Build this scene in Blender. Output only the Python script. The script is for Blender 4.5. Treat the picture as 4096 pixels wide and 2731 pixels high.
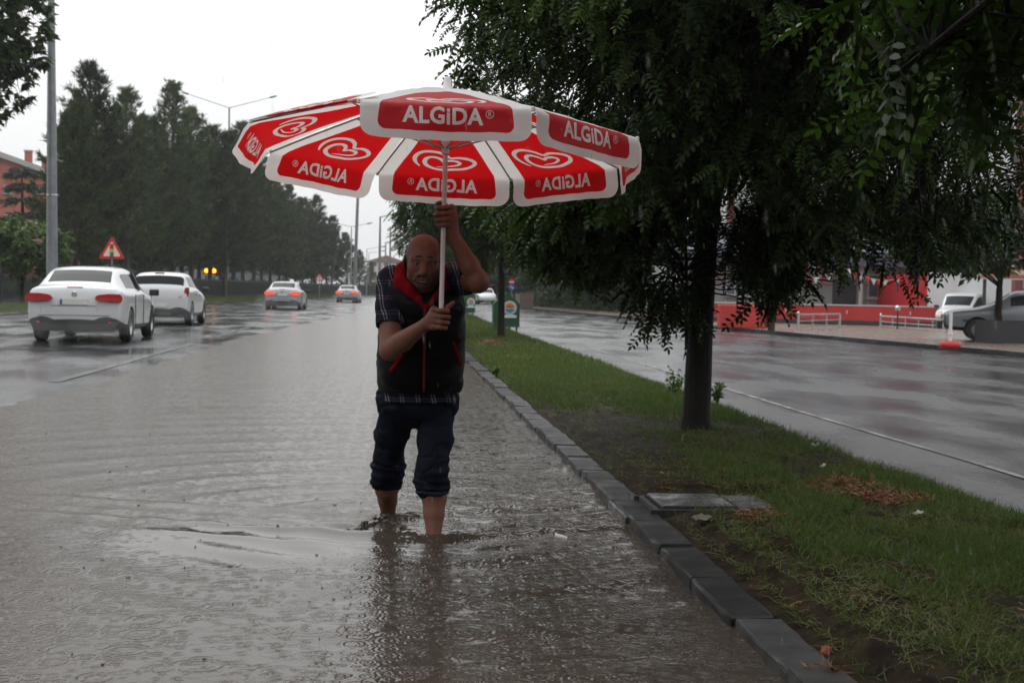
import bpy, bmesh, math, random
import numpy as np
from mathutils import Vector, Matrix, noise
from mathutils.geometry import delaunay_2d_cdt

for o in list(bpy.data.objects):
    bpy.data.objects.remove(o)
scene = bpy.context.scene
COL = scene.collection
R = math.radians
rng = np.random.default_rng(7)
random.seed(7)

# ------------------------------------------------------------------ camera
CAM_H, FPX = 1.18, 5500.0
YAW, PITCH, ROLL = R(5.0), math.atan(202 / 5500.0), R(1.0)
_cy, _sy, _cp, _sp = math.cos(YAW), math.sin(YAW), math.cos(PITCH), math.sin(PITCH)
_fw = np.array([_sy * _cp, _cy * _cp, -_sp]); _r0 = np.array([_cy, -_sy, 0.0]); _u0 = np.cross(_r0, _fw)
_ri = math.cos(ROLL) * _r0 + math.sin(ROLL) * _u0
_up = -math.sin(ROLL) * _r0 + math.cos(ROLL) * _u0
cam_data = bpy.data.cameras.new('camera')
cam = bpy.data.objects.new('camera', cam_data)
COL.objects.link(cam)
cam.matrix_world = Matrix(((_ri[0], _up[0], -_fw[0], 0), (_ri[1], _up[1], -_fw[1], 0),
                           (_ri[2], _up[2], -_fw[2], CAM_H), (0, 0, 0, 1)))
cam_data.sensor_width = 36.0
cam_data.lens = FPX / 4096 * 36.0
cam_data.clip_start, cam_data.clip_end = 0.05, 3000
cam_data.dof.use_dof = True
cam_data.dof.focus_distance = 6.4
cam_data.dof.aperture_fstop = 6.3
scene.camera = cam

# ------------------------------------------------------------------ sky and light: an even rain overcast
SUN_EL, SUN_AZ = R(58), R(-25)
world = bpy.data.worlds.new('World'); scene.world = world; world.use_nodes = True
wn, wl = world.node_tree.nodes, world.node_tree.links
wn.clear()
sky = wn.new('ShaderNodeTexSky'); sky.sky_type = 'NISHITA'; sky.sun_disc = False
sky.sun_elevation = SUN_EL; sky.sun_rotation = SUN_AZ; sky.air_density = 2.0; sky.dust_density = 6.0
hs = wn.new('ShaderNodeHueSaturation'); hs.inputs['Saturation'].default_value = 0.12
cn = wn.new('ShaderNodeTexNoise'); cn.inputs['Scale'].default_value = 1.6; cn.inputs['Detail'].default_value = 4
cr = wn.new('ShaderNodeValToRGB')
cr.color_ramp.elements[0].position = 0.3; cr.color_ramp.elements[0].color = (8.9, 9.1, 9.2, 1)
cr.color_ramp.elements[1].position = 0.7; cr.color_ramp.elements[1].color = (9.7, 9.75, 9.8, 1)
mx = wn.new('ShaderNodeMixRGB'); mx.inputs[0].default_value = 0.9          # the cloud deck hides most of the blue
bg = wn.new('ShaderNodeBackground'); bg.inputs['Strength'].default_value = 0.12
wo = wn.new('ShaderNodeOutputWorld')
wl.new(sky.outputs[0], hs.inputs['Color']); wl.new(hs.outputs[0], mx.inputs[1])
wl.new(cn.outputs['Fac'], cr.inputs[0]); wl.new(cr.outputs[0], mx.inputs[2])
# an overcast sky brightens towards the zenith
wt = wn.new('ShaderNodeTexCoord'); wz = wn.new('ShaderNodeSeparateXYZ'); wl.new(wt.outputs['Generated'], wz.inputs[0])
wc = wn.new('ShaderNodeMapRange'); wc.inputs[1].default_value = 0; wc.inputs[2].default_value = 1; wc.inputs[3].default_value = .80; wc.inputs[4].default_value = 2.0
wl.new(wz.outputs['Z'], wc.inputs[0])
wm = wn.new('ShaderNodeVectorMath'); wm.operation = 'SCALE'; wl.new(mx.outputs[0], wm.inputs[0]); wl.new(wc.outputs[0], wm.inputs['Scale'])
wl.new(wm.outputs[0], bg.inputs['Color']); wl.new(bg.outputs[0], wo.inputs['Surface'])
sun_d = bpy.data.lights.new('sun', 'SUN'); sun_d.energy = 0.5; sun_d.angle = R(25); sun_d.color = (1.0, 0.97, 0.93)
sun = bpy.data.objects.new('sun', sun_d); COL.objects.link(sun)
sun.rotation_euler = (R(90) - SUN_EL, 0, -SUN_AZ + math.pi)
scene.view_settings.view_transform = 'Standard'; scene.view_settings.look = 'None'
scene.view_settings.gamma = 1.0; scene.view_settings.exposure = 0.0; scene.view_settings.use_curve_mapping = False
scene.render.engine = 'CYCLES'
cy = scene.cycles
cy.use_denoising = True
try:
    cy.denoiser = 'OPENIMAGEDENOISE'
except Exception:
    pass
cy.max_bounces = 8; cy.diffuse_bounces = 3; cy.glossy_bounces = 3; cy.transmission_bounces = 5
cy.volume_bounces = 0; cy.transparent_max_bounces = 6; cy.sample_clamp_indirect = 6.0
cy.caustics_reflective = False; cy.caustics_refractive = False

# ------------------------------------------------------------------ helpers: a point of the place from a point of the photograph (4096 px wide)
def ray(u, v):
    return _fw * FPX + _ri * (u - 2048.0) - _up * (v - 1365.5)
def at(u, v, Y):
    d = ray(u, v); t = Y / d[1]
    return Vector((d[0] * t, Y, CAM_H + d[2] * t))
def gp(u, v, z=0.0):
    d = ray(u, v); t = (z - CAM_H) / d[2]
    return Vector((d[0] * t, d[1] * t, z))
def bend(Y):
    return 0.0006 * max(0.0, Y - 40.0) ** 2          # the avenue curves gently to the right

# ------------------------------------------------------------------ helpers: objects
def tag(o, label=None, cat=None, group=None, kind=None):
    for k, v in (('label', label), ('category', cat), ('group', group), ('kind', kind)):
        if v: o[k] = v
    return o
def empty(name, loc=(0, 0, 0), rz=0.0, label=None, cat=None, group=None, scale=1.0):
    o = bpy.data.objects.new(name, None); COL.objects.link(o)
    o.empty_display_size = 0.2
    o.location = loc; o.rotation_euler = (0, 0, rz); o.scale = (scale,) * 3
    return tag(o, label, cat, group)
def link(name, me, parent=None, loc=None):
    o = bpy.data.objects.new(name, me); COL.objects.link(o)
    if parent is not None: o.parent = parent
    if loc is not None: o.location = loc
    return o
def copy_tree(o, parent=None):
    c = o.copy(); COL.objects.link(c)
    if parent is not None: c.parent = parent
    for ch in list(o.children): copy_tree(ch, c)
    return c
def npmesh(name, V, Fc, mats=(), mi=None, smooth=False, attr=None):
    """mesh from arrays: V (n,3), Fc (m,k) or a list of such arrays"""
    me = bpy.data.meshes.new(name)
    V = np.asarray(V, np.float32)
    Fs = Fc if isinstance(Fc, list) and not isinstance(Fc[0], tuple) else [Fc]
    Fs = [np.asarray(f, np.int32) for f in Fs if len(f)]
    me.vertices.add(len(V)); me.vertices.foreach_set('co', V.ravel())
    tot = np.concatenate([np.full(len(f), f.shape[1], np.int32) for f in Fs])
    me.loops.add(int(tot.sum())); me.loops.foreach_set('vertex_index', np.concatenate([f.ravel() for f in Fs]))
    me.polygons.add(len(tot))
    me.polygons.foreach_set('loop_start', np.concatenate([[0], np.cumsum(tot)[:-1]]).astype(np.int32))
    if mi is not None: me.polygons.foreach_set('material_index', np.asarray(mi, np.int32))
    if smooth: me.polygons.foreach_set('use_smooth', np.ones(len(tot), bool))
    for m in (mats if isinstance(mats, (list, tuple)) else [mats]): me.materials.append(m)
    if attr is not None:
        for k, a in attr.items():
            at_ = me.attributes.new(k, 'FLOAT', 'POINT'); at_.data.foreach_set('value', np.asarray(a, np.float32))
    me.update(calc_edges=True)
    return me

class MB:
    """collects simple shapes into one mesh"""
    def __init__(s): s.v, s.f, s.m = [], [], []
    def add(s, vs, fs, m=0):
        b = len(s.v); s.v += [tuple(v) for v in vs]; s.f += [tuple(i + b for i in f) for f in fs]; s.m += [m] * len(fs)
        return s
    def box(s, c, d, m=0, rz=0.0, rx=0.0, ry=0.0, taper=1.0):
        M = Matrix.Rotation(rz, 3, 'Z') @ Matrix.Rotation(ry, 3, 'Y') @ Matrix.Rotation(rx, 3, 'X')
        vs = []
        for z in (-.5, .5):
            t = taper if z > 0 else 1.0
            for x, y in ((-.5, -.5), (.5, -.5), (.5, .5), (-.5, .5)):
                vs.append(Vector(c) + M @ Vector((x * d[0] * t, y * d[1] * t, z * d[2])))
        return s.add(vs, [(3, 2, 1, 0), (4, 5, 6, 7), (0, 1, 5, 4), (1, 2, 6, 5), (2, 3, 7, 6), (3, 0, 4, 7)], m)
    def tube(s, pts, rad, n=8, m=0, cap=True):
        pts = [Vector(p) for p in pts]
        if not isinstance(rad, (list, tuple)): rad = [rad] * len(pts)
        b = len(s.v); up = Vector((0, 0, 1)); u = None
        for i, p in enumerate(pts):
            t = (pts[min(i + 1, len(pts) - 1)] - pts[max(i - 1, 0)])
            t = t.normalized() if t.length > 1e-9 else Vector((0, 0, 1))
            if u is None:
                u = t.cross(up if abs(t.z) < .95 else Vector((1, 0, 0))).normalized()
            else:
                u = (u - t * u.dot(t)); u = u.normalized() if u.length > 1e-6 else t.orthogonal().normalized()
            w = t.cross(u)
            for k in range(n):
                a = 2 * math.pi * k / n
                s.v.append(tuple(p + (u * math.cos(a) + w * math.sin(a)) * rad[i]))
        for i in range(len(pts) - 1):
            for k in range(n):
                a, c = b + i * n + k, b + i * n + (k + 1) % n
                s.f.append((a, c, c + n, a + n)); s.m.append(m)
        if cap:
            s.f.append(tuple(b + k for k in reversed(range(n)))); s.m.append(m)
            e = b + (len(pts) - 1) * n
            s.f.append(tuple(e + k for k in range(n))); s.m.append(m)
        return s
    def lathe(s, prof, c=(0, 0, 0), n=16, m=0, axis='Z'):
        b = len(s.v)
        for r, z in prof:
            for k in range(n):
                a = 2 * math.pi * k / n
                p = (r * math.cos(a), r * math.sin(a), z)
                if axis == 'X': p = (p[2], p[0], p[1])
                if axis == 'Y': p = (p[0], p[2], p[1])
                s.v.append((c[0] + p[0], c[1] + p[1], c[2] + p[2]))
        for i in range(len(prof) - 1):
            for k in range(n):
                a, d = b + i * n + k, b + i * n + (k + 1) % n
                f = (a, d, d + n, a + n)
                s.f.append(f[::-1] if axis == 'Y' else f); s.m.append(m)
        return s
    def prism(s, poly, y0, y1, m=0, M=None):
        """poly in (x,z), thickness along y"""
        n = len(poly)
        vs = [(x, y0, z) for x, z in poly] + [(x, y1, z) for x, z in poly]
        if M is not None: vs = [M @ Vector(v) for v in vs]
        fs = [tuple(range(n)), tuple(range(2 * n - 1, n - 1, -1))]
        fs += [(i, i + n, (i + 1) % n + n, (i + 1) % n) for i in range(n)]
        return s.add(vs, fs, m)
    def mesh(s, name, mats, smooth=False, fix=True):
        me = bpy.data.meshes.new(name); me.from_pydata(s.v, [], s.f)
        for mt in (mats if isinstance(mats, (list, tuple)) else [mats]): me.materials.append(mt)
        me.polygons.foreach_set('material_index', s.m)
        if fix:
            b = bmesh.new(); b.from_mesh(me); bmesh.ops.recalc_face_normals(b, faces=b.faces); b.to_mesh(me); b.free()
        if smooth:
            me.polygons.foreach_set('use_smooth', [True] * len(me.polygons))
            me.set_sharp_from_angle(angle=R(40))
        me.update()
        return me
    def build(s, name, mats, parent=None, smooth=False, loc=None, fix=True):
        return link(name, s.mesh(name, mats, smooth, fix), parent, loc)

def bevel_box(d, bev=.01, seg=2):
    b = bmesh.new(); bmesh.ops.create_cube(b, size=1.0)
    bmesh.ops.scale(b, vec=d, verts=b.verts)
    bmesh.ops.bevel(b, geom=list(b.edges), offset=bev, segments=seg, affect='EDGES', profile=.5)
    return b

# ------------------------------------------------------------------ helpers: materials
MATS = {}
def pm(name, col, rough=.5, col2=None, scale=4.0, detail=5, lo=.35, hi=.65, bump=0.0, bscale=60.0, bdist=.01, metal=0.0, spec=.5,
       coat=0.0, trl=None, emit=None, est=0.0, rough2=None, coord='Object', stretch=None, attr=None, alpha=None):
    m = bpy.data.materials.new(name); m.use_nodes = True
    nt = m.node_tree; n, l = nt.nodes, nt.links
    p = n['Principled BSDF']; out = n['Material Output']
    p.inputs['Base Color'].default_value = (*col, 1); p.inputs['Roughness'].default_value = rough
    p.inputs['Metallic'].default_value = metal; p.inputs['Specular IOR Level'].default_value = spec
    p.inputs['Coat Weight'].default_value = coat; p.inputs['Coat Roughness'].default_value = .06
    tc = n.new('ShaderNodeTexCoord'); src = tc.outputs[coord]
    if stretch:
        mp = n.new('ShaderNodeMapping'); mp.inputs['Scale'].default_value = stretch
        l.new(src, mp.inputs[0]); src = mp.outputs[0]
    if col2 is not None or rough2 is not None:
        if attr:
            a = n.new('ShaderNodeAttribute'); a.attribute_name = attr; fac = a.outputs['Fac']
        else:
            t = n.new('ShaderNodeTexNoise'); t.inputs['Scale'].default_value = scale; t.inputs['Detail'].default_value = detail
            l.new(src, t.inputs['Vector'])
            mr = n.new('ShaderNodeMapRange'); mr.inputs[1].default_value = lo; mr.inputs[2].default_value = hi
            l.new(t.outputs['Fac'], mr.inputs[0]); fac = mr.outputs[0]
        if col2 is not None:
            x = n.new('ShaderNodeMixRGB'); x.inputs[1].default_value = (*col, 1); x.inputs[2].default_value = (*col2, 1)
            l.new(fac, x.inputs[0]); l.new(x.outputs[0], p.inputs['Base Color'])
            m['mixnode'] = x.name
        if rough2 is not None:
            q = n.new('ShaderNodeMapRange'); q.inputs[3].default_value = rough; q.inputs[4].default_value = rough2
            l.new(fac, q.inputs[0]); l.new(q.outputs[0], p.inputs['Roughness'])
    if bump:
        t = n.new('ShaderNodeTexNoise'); t.inputs['Scale'].default_value = bscale; t.inputs['Detail'].default_value = 6
        l.new(src, t.inputs['Vector'])
        b = n.new('ShaderNodeBump'); b.inputs['Strength'].default_value = bump; b.inputs['Distance'].default_value = bdist
        l.new(t.outputs['Fac'], b.inputs['Height']); l.new(b.outputs[0], p.inputs['Normal'])
    if trl is not None:
        tr = n.new('ShaderNodeBsdfTranslucent'); tr.inputs[0].default_value = (*trl[1], 1)
        x = n.new('ShaderNodeMixShader'); x.inputs[0].default_value = trl[0]
        l.new(p.outputs[0], x.inputs[1]); l.new(tr.outputs[0], x.inputs[2]); l.new(x.outputs[0], out.inputs[0])
    if emit is not None:
        p.inputs['Emission Color'].default_value = (*emit, 1); p.inputs['Emission Strength'].default_value = est
    MATS[name] = m
    return m
# ================================================================== GROUND, ROADS, KERBS, WATER
def vnoise(x, y, sc, seed=0.0):
    return noise.noise(Vector((x * sc[0] + seed, y * sc[1] - seed, seed * 1.7)))
def npnoise(X, Y, seed=0, octaves=3):
    """cheap smooth value noise on arrays, about -1..1"""
    out = np.zeros_like(X); amp = 1.0; tot = 0
    r = np.random.default_rng(seed); tab = r.uniform(-1, 1, (64, 64))
    for o in range(octaves):
        x, y = X * 2 ** o + o * 17.3, Y * 2 ** o + o * 9.1
        xi, yi = np.floor(x).astype(int), np.floor(y).astype(int)
        fx, fy = x - xi, y - yi; fx = fx * fx * (3 - 2 * fx); fy = fy * fy * (3 - 2 * fy)
        g = lambda a, b: tab[a % 64, b % 64]
        out += amp * ((g(xi, yi) * (1 - fx) + g(xi + 1, yi) * fx) * (1 - fy) + (g(xi, yi + 1) * (1 - fx) + g(xi + 1, yi + 1) * fx) * fy)
        tot += amp; amp *= .5
    return out / tot
def rows(y0, y1, d0, k):
    ys = [y0]
    while ys[-1] < y1:
        ys.append(ys[-1] + max(d0, abs(ys[-1]) * k))
    return np.array(ys)
def strip(name, mats, ys, xf, zf, bent=True, smooth=True, attr=None, parent=None):
    """a sheet following the avenue: xf(Y)-> array of local x, zf(x,y)-> z"""
    X = np.array([xf(y) for y in ys]); Yg = np.repeat(ys[:, None], X.shape[1], 1)
    Z = zf(X, Yg)
    B = np.array([bend(y) for y in ys])[:, None] if bent else 0
    V = np.stack([X + B, Yg, Z], -1).reshape(-1, 3)
    r, c = X.shape; i = np.arange(r * c).reshape(r, c)
    Fc = np.stack([i[:-1, :-1], i[:-1, 1:], i[1:, 1:], i[1:, :-1]], -1).reshape(-1, 4)
    return link(name, npmesh(name, V, Fc, mats, smooth=smooth, attr=attr), parent)

def wet_asphalt(name, dark, light, r0, r1, rip=.25):
    m = pm(name, dark, r0, col2=light, scale=.55, detail=6, lo=.35, hi=.7)
    nt = m.node_tree; n, l = nt.nodes, nt.links; p = n['Principled BSDF']
    p.inputs['Specular IOR Level'].default_value = .45
    tc = n.new('ShaderNodeTexCoord')
    # puddles: smooth where water stands, rougher where the stone shows through
    mp = n.new('ShaderNodeMapping'); mp.inputs['Scale'].default_value = (1.0, .35, 1)
    t = n.new('ShaderNodeTexNoise'); t.inputs['Scale'].default_value = .9; t.inputs['Detail'].default_value = 5
    l.new(tc.outputs['Object'], mp.inputs[0]); l.new(mp.outputs[0], t.inputs['Vector'])
    mr = n.new('ShaderNodeMapRange'); mr.inputs[1].default_value = .42; mr.inputs[2].default_value = .6
    mr.inputs[3].default_value = r0; mr.inputs[4].default_value = r1
    l.new(t.outputs['Fac'], mr.inputs[0]); l.new(mr.outputs[0], p.inputs['Roughness'])
    g = n.new('ShaderNodeTexNoise'); g.inputs['Scale'].default_value = 26; g.inputs['Detail'].default_value = 3
    l.new(tc.outputs['Object'], g.inputs['Vector'])
    q = n.new('ShaderNodeMapRange'); q.inputs[1].default_value = .42; q.inputs[2].default_value = .6
    q.inputs[3].default_value = rip; q.inputs[4].default_value = rip * 1.8
    l.new(t.outputs['Fac'], q.inputs[0])
    b = n.new('ShaderNodeBump'); b.inputs['Distance'].default_value = .006
    l.new(q.outputs[0], b.inputs['Strength']); l.new(g.outputs['Fac'], b.inputs['Height']); l.new(b.outputs[0], p.inputs['Normal'])
    return m
M_road = wet_asphalt('wet_asphalt', (.022, .023, .025), (.04, .04, .042), .13, .28, .14)
M_road2 = wet_asphalt('wet_side_asphalt', (.018, .019, .021), (.030, .031, .034), .16, .33, .65)
M_line = pm('worn_road_paint', (.15, .147, .138), .22, col2=(.03, .03, .03), scale=4, lo=.34, hi=.56)
M_soil = pm('wet_soil', (.010, .007, .005), .62, col2=(.028, .020, .013), scale=9, lo=.35, hi=.65, bump=.6, bscale=22, bdist=.02, rough2=.6, spec=.02)
M_verge = pm('verge_turf', (.030, .045, .016), .7, col2=(.055, .06, .026), scale=1.2, bump=.8, bscale=9, bdist=.06)
M_earth = pm('far_ground', (.05, .055, .035), .8, col2=(.075, .07, .055), scale=.08)
M_kerb = pm('wet_kerb_concrete', (.016, .016, .016), .55, col2=(.040, .040, .039), scale=7, lo=.3, hi=.72, bump=.5, bscale=55, bdist=.005, rough2=.40, spec=.15)
_n, _l = M_kerb.node_tree.nodes, M_kerb.node_tree.links
_oi = _n.new('ShaderNodeObjectInfo'); _mr = _n.new('ShaderNodeMapRange'); _mr.inputs[3].default_value = .55; _mr.inputs[4].default_value = 1.5
_vm = _n.new('ShaderNodeVectorMath'); _vm.operation = 'SCALE'; _l.new(_oi.outputs['Random'], _mr.inputs[0]); _l.new(_mr.outputs[0], _vm.inputs['Scale'])
_l.new(_n[M_kerb['mixnode']].outputs[0], _vm.inputs[0]); _l.new(_vm.outputs[0], _n['Principled BSDF'].inputs['Base Color'])
M_pave = pm('wet_pavement', (.13, .095, .078), .35, col2=(.19, .145, .12), scale=1.6, bump=.15, bscale=30, rough2=.2)
M_path = pm('wet_concrete_path', (.10, .095, .09), .35, col2=(.15, .14, .13), scale=.8, rough2=.22)

g = 800.0
ground = link('ground', npmesh('ground', [(-g, -g, -.42), (g, -g, -.42), (g, g, -.42), (-g, g, -.42)], [(0, 1, 2, 3)], M_earth))
tag(ground, kind='structure')

def shore(Y):
    return np.where(Y < 16, -3.5 - .05 * (16 - Y), np.where(Y < 30, -3.5, -3.5 + .045 * (Y - 30)))
def road_z(X, Y):
    s = shore(Y) - X
    z = np.where(s > 0, np.minimum(.034 * s, .062), np.maximum(.032 * s, -.16))
    return z + .010 * npnoise(X * .8, Y * .22, 3, 3) * np.clip(np.abs(s) * 2 + .3, 0, 1)
ys_road = rows(-14, 420, .35, .012)
tag(strip('road', M_road, ys_road, lambda y: np.linspace(-13.1, 1.24, 64), road_z), kind='structure')

# ---- flood water
legA = gp(1553, 2068); legB = gp(1735, 2150)          # where the shins enter the water
def water_z(X, Y):
    z = .0035 * npnoise(X * 1.1, Y * 1.6, 11, 3) * np.clip(1.6 - Y / 30, .25, 1)
    amp = np.clip((Y - 2.4) / 1.5, 0, 1)
    for (L, a, ph) in ((legA, 1.0, .3), (legB, 1.15, 0)):
        dx, dy = X - L.x, Y - L.y
        r = np.sqrt(dx * dx + dy * dy) + 1e-4
        # ring waves of earlier steps
        z += a * .0050 * np.cos(r * 21 + ph) * np.exp(-r * .75) * (1 - np.exp(-(r / .25) ** 2))
        z += a * .0030 * np.cos(r * 10.5 + ph * 2) * np.exp(-r * .28)
        # arms of the bow wave trailing behind the wading legs
        for sgn in (-1, 1):
            q = dy * .94 - sgn * dx * .34                # across the arm
            t = sgn * dx * .94 + dy * .34                # along it
            env = np.where(t > 0, np.exp(-t * .62) * np.clip(t / .12, 0, 1), 0)
            z += a * .021 * env * (np.exp(-((q + .03) / .055) ** 2) - .55 * np.exp(-((q - .09) / .07) ** 2) + .4 * np.exp(-((q + .30) / .06) ** 2))
        # water piled on the front of the shin, hollow behind
        z += a * .030 * np.exp(-(((r - .085) / .05) ** 2)) * np.clip(.5 - dy / (r * 2), 0, 1)
    z += .006 * np.exp(-((X + .55 - legA.x * .0) / .5) ** 2) * 0
    # drag and lapping along the kerb
    k = 1.2 - X
    z += .006 * np.cos(Y * 5.5 + 2.5 * npnoise(Y * .7, Y * 0, 5, 1)) * np.exp(-k * 5) * amp
    z += .004 * np.cos((k * .8 + Y) * 13) * np.exp(-k * 1.6) * np.clip(1 - np.abs(Y - 9.2) / 2.2, 0, 1)
    return z
M_water = bpy.data.materials.new('muddy_flood_water'); M_water.use_nodes = True
def _water():
    nt = M_water.node_tree; n, l = nt.nodes, nt.links; p = n['Principled BSDF']
    p.inputs['IOR'].default_value = 1.333; p.inputs['Specular IOR Level'].default_value = .5
    p.inputs['Roughness'].default_value = .27
    tc = n.new('ShaderNodeTexCoord')
    c = n.new('ShaderNodeTexNoise'); c.inputs['Scale'].default_value = .7; c.inputs['Detail'].default_value = 5
    x = n.new('ShaderNodeMixRGB'); x.inputs[1].default_value = (.044, .034, .026, 1); x.inputs[2].default_value = (.066, .053, .042, 1)
    l.new(tc.outputs['Object'], c.inputs['Vector']); l.new(c.outputs['Fac'], x.inputs[0]); l.new(x.outputs[0], p.inputs['Base Color'])
    def m(op, a, b=None, cl=False):
        q = n.new('ShaderNodeMath'); q.operation = op; q.use_clamp = cl
        for i, v in enumerate((a, b)):
            if v is None: continue
            if isinstance(v, (int, float)): q.inputs[i].default_value = v
            else: l.new(v, q.inputs[i])
        return q.outputs[0]
    # rings where drops have struck: each cell its own age
    def rings(scale, freq, dec, seed):
        mp = n.new('ShaderNodeMapping'); mp.inputs['Location'].default_value = (seed, seed * .7, 0)
        l.new(tc.outputs['Object'], mp.inputs[0])
        v = n.new('ShaderNodeTexVoronoi'); v.voronoi_dimensions = '2D'; v.inputs['Scale'].default_value = scale
        v.inputs['Randomness'].default_value = 1.0
        l.new(mp.outputs[0], v.inputs['Vector'])
        sx = n.new('ShaderNodeSeparateXYZ'); l.new(v.outputs['Color'], sx.inputs[0])
        rad = m('MULTIPLY', sx.outputs[0], .55)                         # ring radius in cell units
        d = m('SUBTRACT', v.outputs['Distance'], rad)
        env = m('POWER', 2.718, m('MULTIPLY', m('MULTIPLY', d, d), -dec))
        return m('MULTIPLY', m('MULTIPLY', m('SINE', m('MULTIPLY', d, freq)), env), m('SUBTRACT', 1.15, sx.outputs[0]))
    r1 = rings(4.2, 46, 55, 0.0); r2 = rings(8.5, 34, 40, 3.7); r3 = rings(15, 26, 24, 8.1)
    fine = n.new('ShaderNodeTexNoise'); fine.inputs['Scale'].default_value = 34; fine.inputs['Detail'].default_value = 3
    l.new(tc.outputs['Object'], fine.inputs['Vector'])
    med = n.new('ShaderNodeTexNoise'); med.inputs['Scale'].default_value = 9; med.inputs['Detail'].default_value = 3
    l.new(tc.outputs['Object'], med.inputs['Vector'])
    h = m('ADD', m('ADD', m('MULTIPLY', r1, 1.15), m('MULTIPLY', r2, 1.0)), m('MULTIPLY', r3, .7))
    h = m('ADD', h, m('ADD', m('MULTIPLY', fine.outputs['Fac'], 1.0), m('MULTIPLY', med.outputs['Fac'], 2.6)))
    b = n.new('ShaderNodeBump'); b.inputs['Strength'].default_value = .55; b.inputs['Distance'].default_value = .0022
    # smooth patches in the lee of the legs
    l.new(h, b.inputs['Height']); l.new(b.outputs[0], p.inputs['Normal'])
    # the lee of the legs is sheltered from chop
    sp = n.new('ShaderNodeSeparateXYZ'); l.new(tc.outputs['Object'], sp.inputs[0])
    ex = m('DIVIDE', m('SUBTRACT', sp.outputs[0], legA.x - .62), .85); ey = m('DIVIDE', m('SUBTRACT', sp.outputs[1], legB.y - .12), .60)
    rr = m('SQRT', m('ADD', m('MULTIPLY', ex, ex), m('MULTIPLY', ey, ey)))
    sm = n.new('ShaderNodeMapRange'); sm.interpolation_type = 'SMOOTHSTEP'
    sm.inputs[1].default_value = .55; sm.inputs[2].default_value = 1.25; sm.inputs[3].default_value = .07; sm.inputs[4].default_value = .55
    l.new(rr, sm.inputs[0]); l.new(sm.outputs[0], b.inputs['Strength'])
    s2 = n.new('ShaderNodeMapRange'); s2.interpolation_type = 'SMOOTHSTEP'
    s2.inputs[1].default_value = .55; s2.inputs[2].default_value = 1.25; s2.inputs[3].default_value = .06; s2.inputs[4].default_value = .20
    l.new(rr, s2.inputs[0])
    # by the kerb, sheltered by the trees, the surface is less torn and shows crisper ripples
    def sstep(src, a, b_):
        q = n.new('ShaderNodeMapRange'); q.interpolation_type = 'SMOOTHSTEP'; q.inputs[1].default_value = a; q.inputs[2].default_value = b_; l.new(src, q.inputs[0]); return q.outputs[0]
    wob = m('ADD', sp.outputs[0], m('MULTIPLY', m('SUBTRACT', med.outputs['Fac'], .5), .8))
    shel = m('MULTIPLY', sstep(wob, -.35, .45), m('SUBTRACT', 1.0, sstep(sp.outputs[1], 9.5, 14.0)))
    l.new(m('SUBTRACT', s2.outputs[0], m('MULTIPLY', shel, .125), True), p.inputs['Roughness'])
    l.new(m('ADD', sm.outputs[0], m('MULTIPLY', shel, .40), True), b.inputs['Strength'])
_water()
ys_w = rows(1.6, 130, .016, .0042)
wat = strip('flood_water', M_water, ys_w, lambda y: np.linspace(float(shore(np.array(y))) - 1.3, 1.225, 190), water_z)
tag(wat, kind='structure')

# ---- kerb between the flooded lane and the median: single stones as far as they can be told apart
kerb = empty('kerb'); tag(kerb, kind='structure')
kerb_meshes = []
for k in range(4):
    b = bevel_box((.165, .652, .34), .012, 2)
    rk = random.Random(k); bmesh.ops.subdivide_edges(b, edges=[e for e in b.edges if e.calc_length() > .2], cuts=5)
    for v in b.verts:
        v.co += Vector((rk.uniform(-.004, .004), rk.uniform(-.003, .003), rk.uniform(-.004, .004)))
    me = bpy.data.meshes.new('kerb_stone'); b.to_mesh(me); b.free(); me.materials.append(M_kerb); kerb_meshes.append(me)
y = 1.4; i = 0
while y < 36:
    o = link('kerb_stone', kerb_meshes[i % 4], kerb)
    o.location = (1.2975 + random.uniform(-.006, .006) + bend(y), y + .33, -.120 + random.uniform(-.011, .009))
    o.rotation_euler = (random.uniform(-.009, .009), random.uniform(-.035, .035), random.uniform(-.007, .007))
    y += .668; i += 1
mb = MB()
while y < 240:
    L = .66 if y < 70 else 4.0
    mb.box((1.2975 + bend(y), y + L / 2, -.120), (.165, L - .014, .34), rz=-math.atan(.0012 * max(0, y - 40))); y += L
tag(mb.build('kerb_run', M_kerb, kerb), kind='stuff')

# ---- planted median
def med_edge(y): return 3.38 + .10 * math.sin(y * .9) + .07 * math.sin(y * 2.3 + 1) + .05 * math.sin(y * .31)
def med_z(X, Y):
    t = np.clip((3.5 - X) / .45, 0, 1); t = t * t * (3 - 2 * t)
    bump = .020 * npnoise(X * 2.2, Y * 1.4, 21, 4) + .012 * npnoise(X * 7, Y * 6, 22, 2)
    pc = gp(2760, 1985, .09); fl = np.exp(-(((X - pc.x) / .52) ** 4 + ((Y - pc.y) / .40) ** 4)); bump = bump * (1 - fl) - .050 * fl
    return np.where(X < 1.52, .036 + bump * .4 + np.clip((X - 1.39) / .13, 0, 1) * .026, -.06 + t * (.155 + bump) + (1 - t) * .0)
tag(strip('median_soil', M_soil, rows(-14, 240, .07, .010), lambda y: np.concatenate([[1.374, 1.41], np.linspace(1.46, med_edge(y) + .22, 34)]), med_z), kind='structure')

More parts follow.
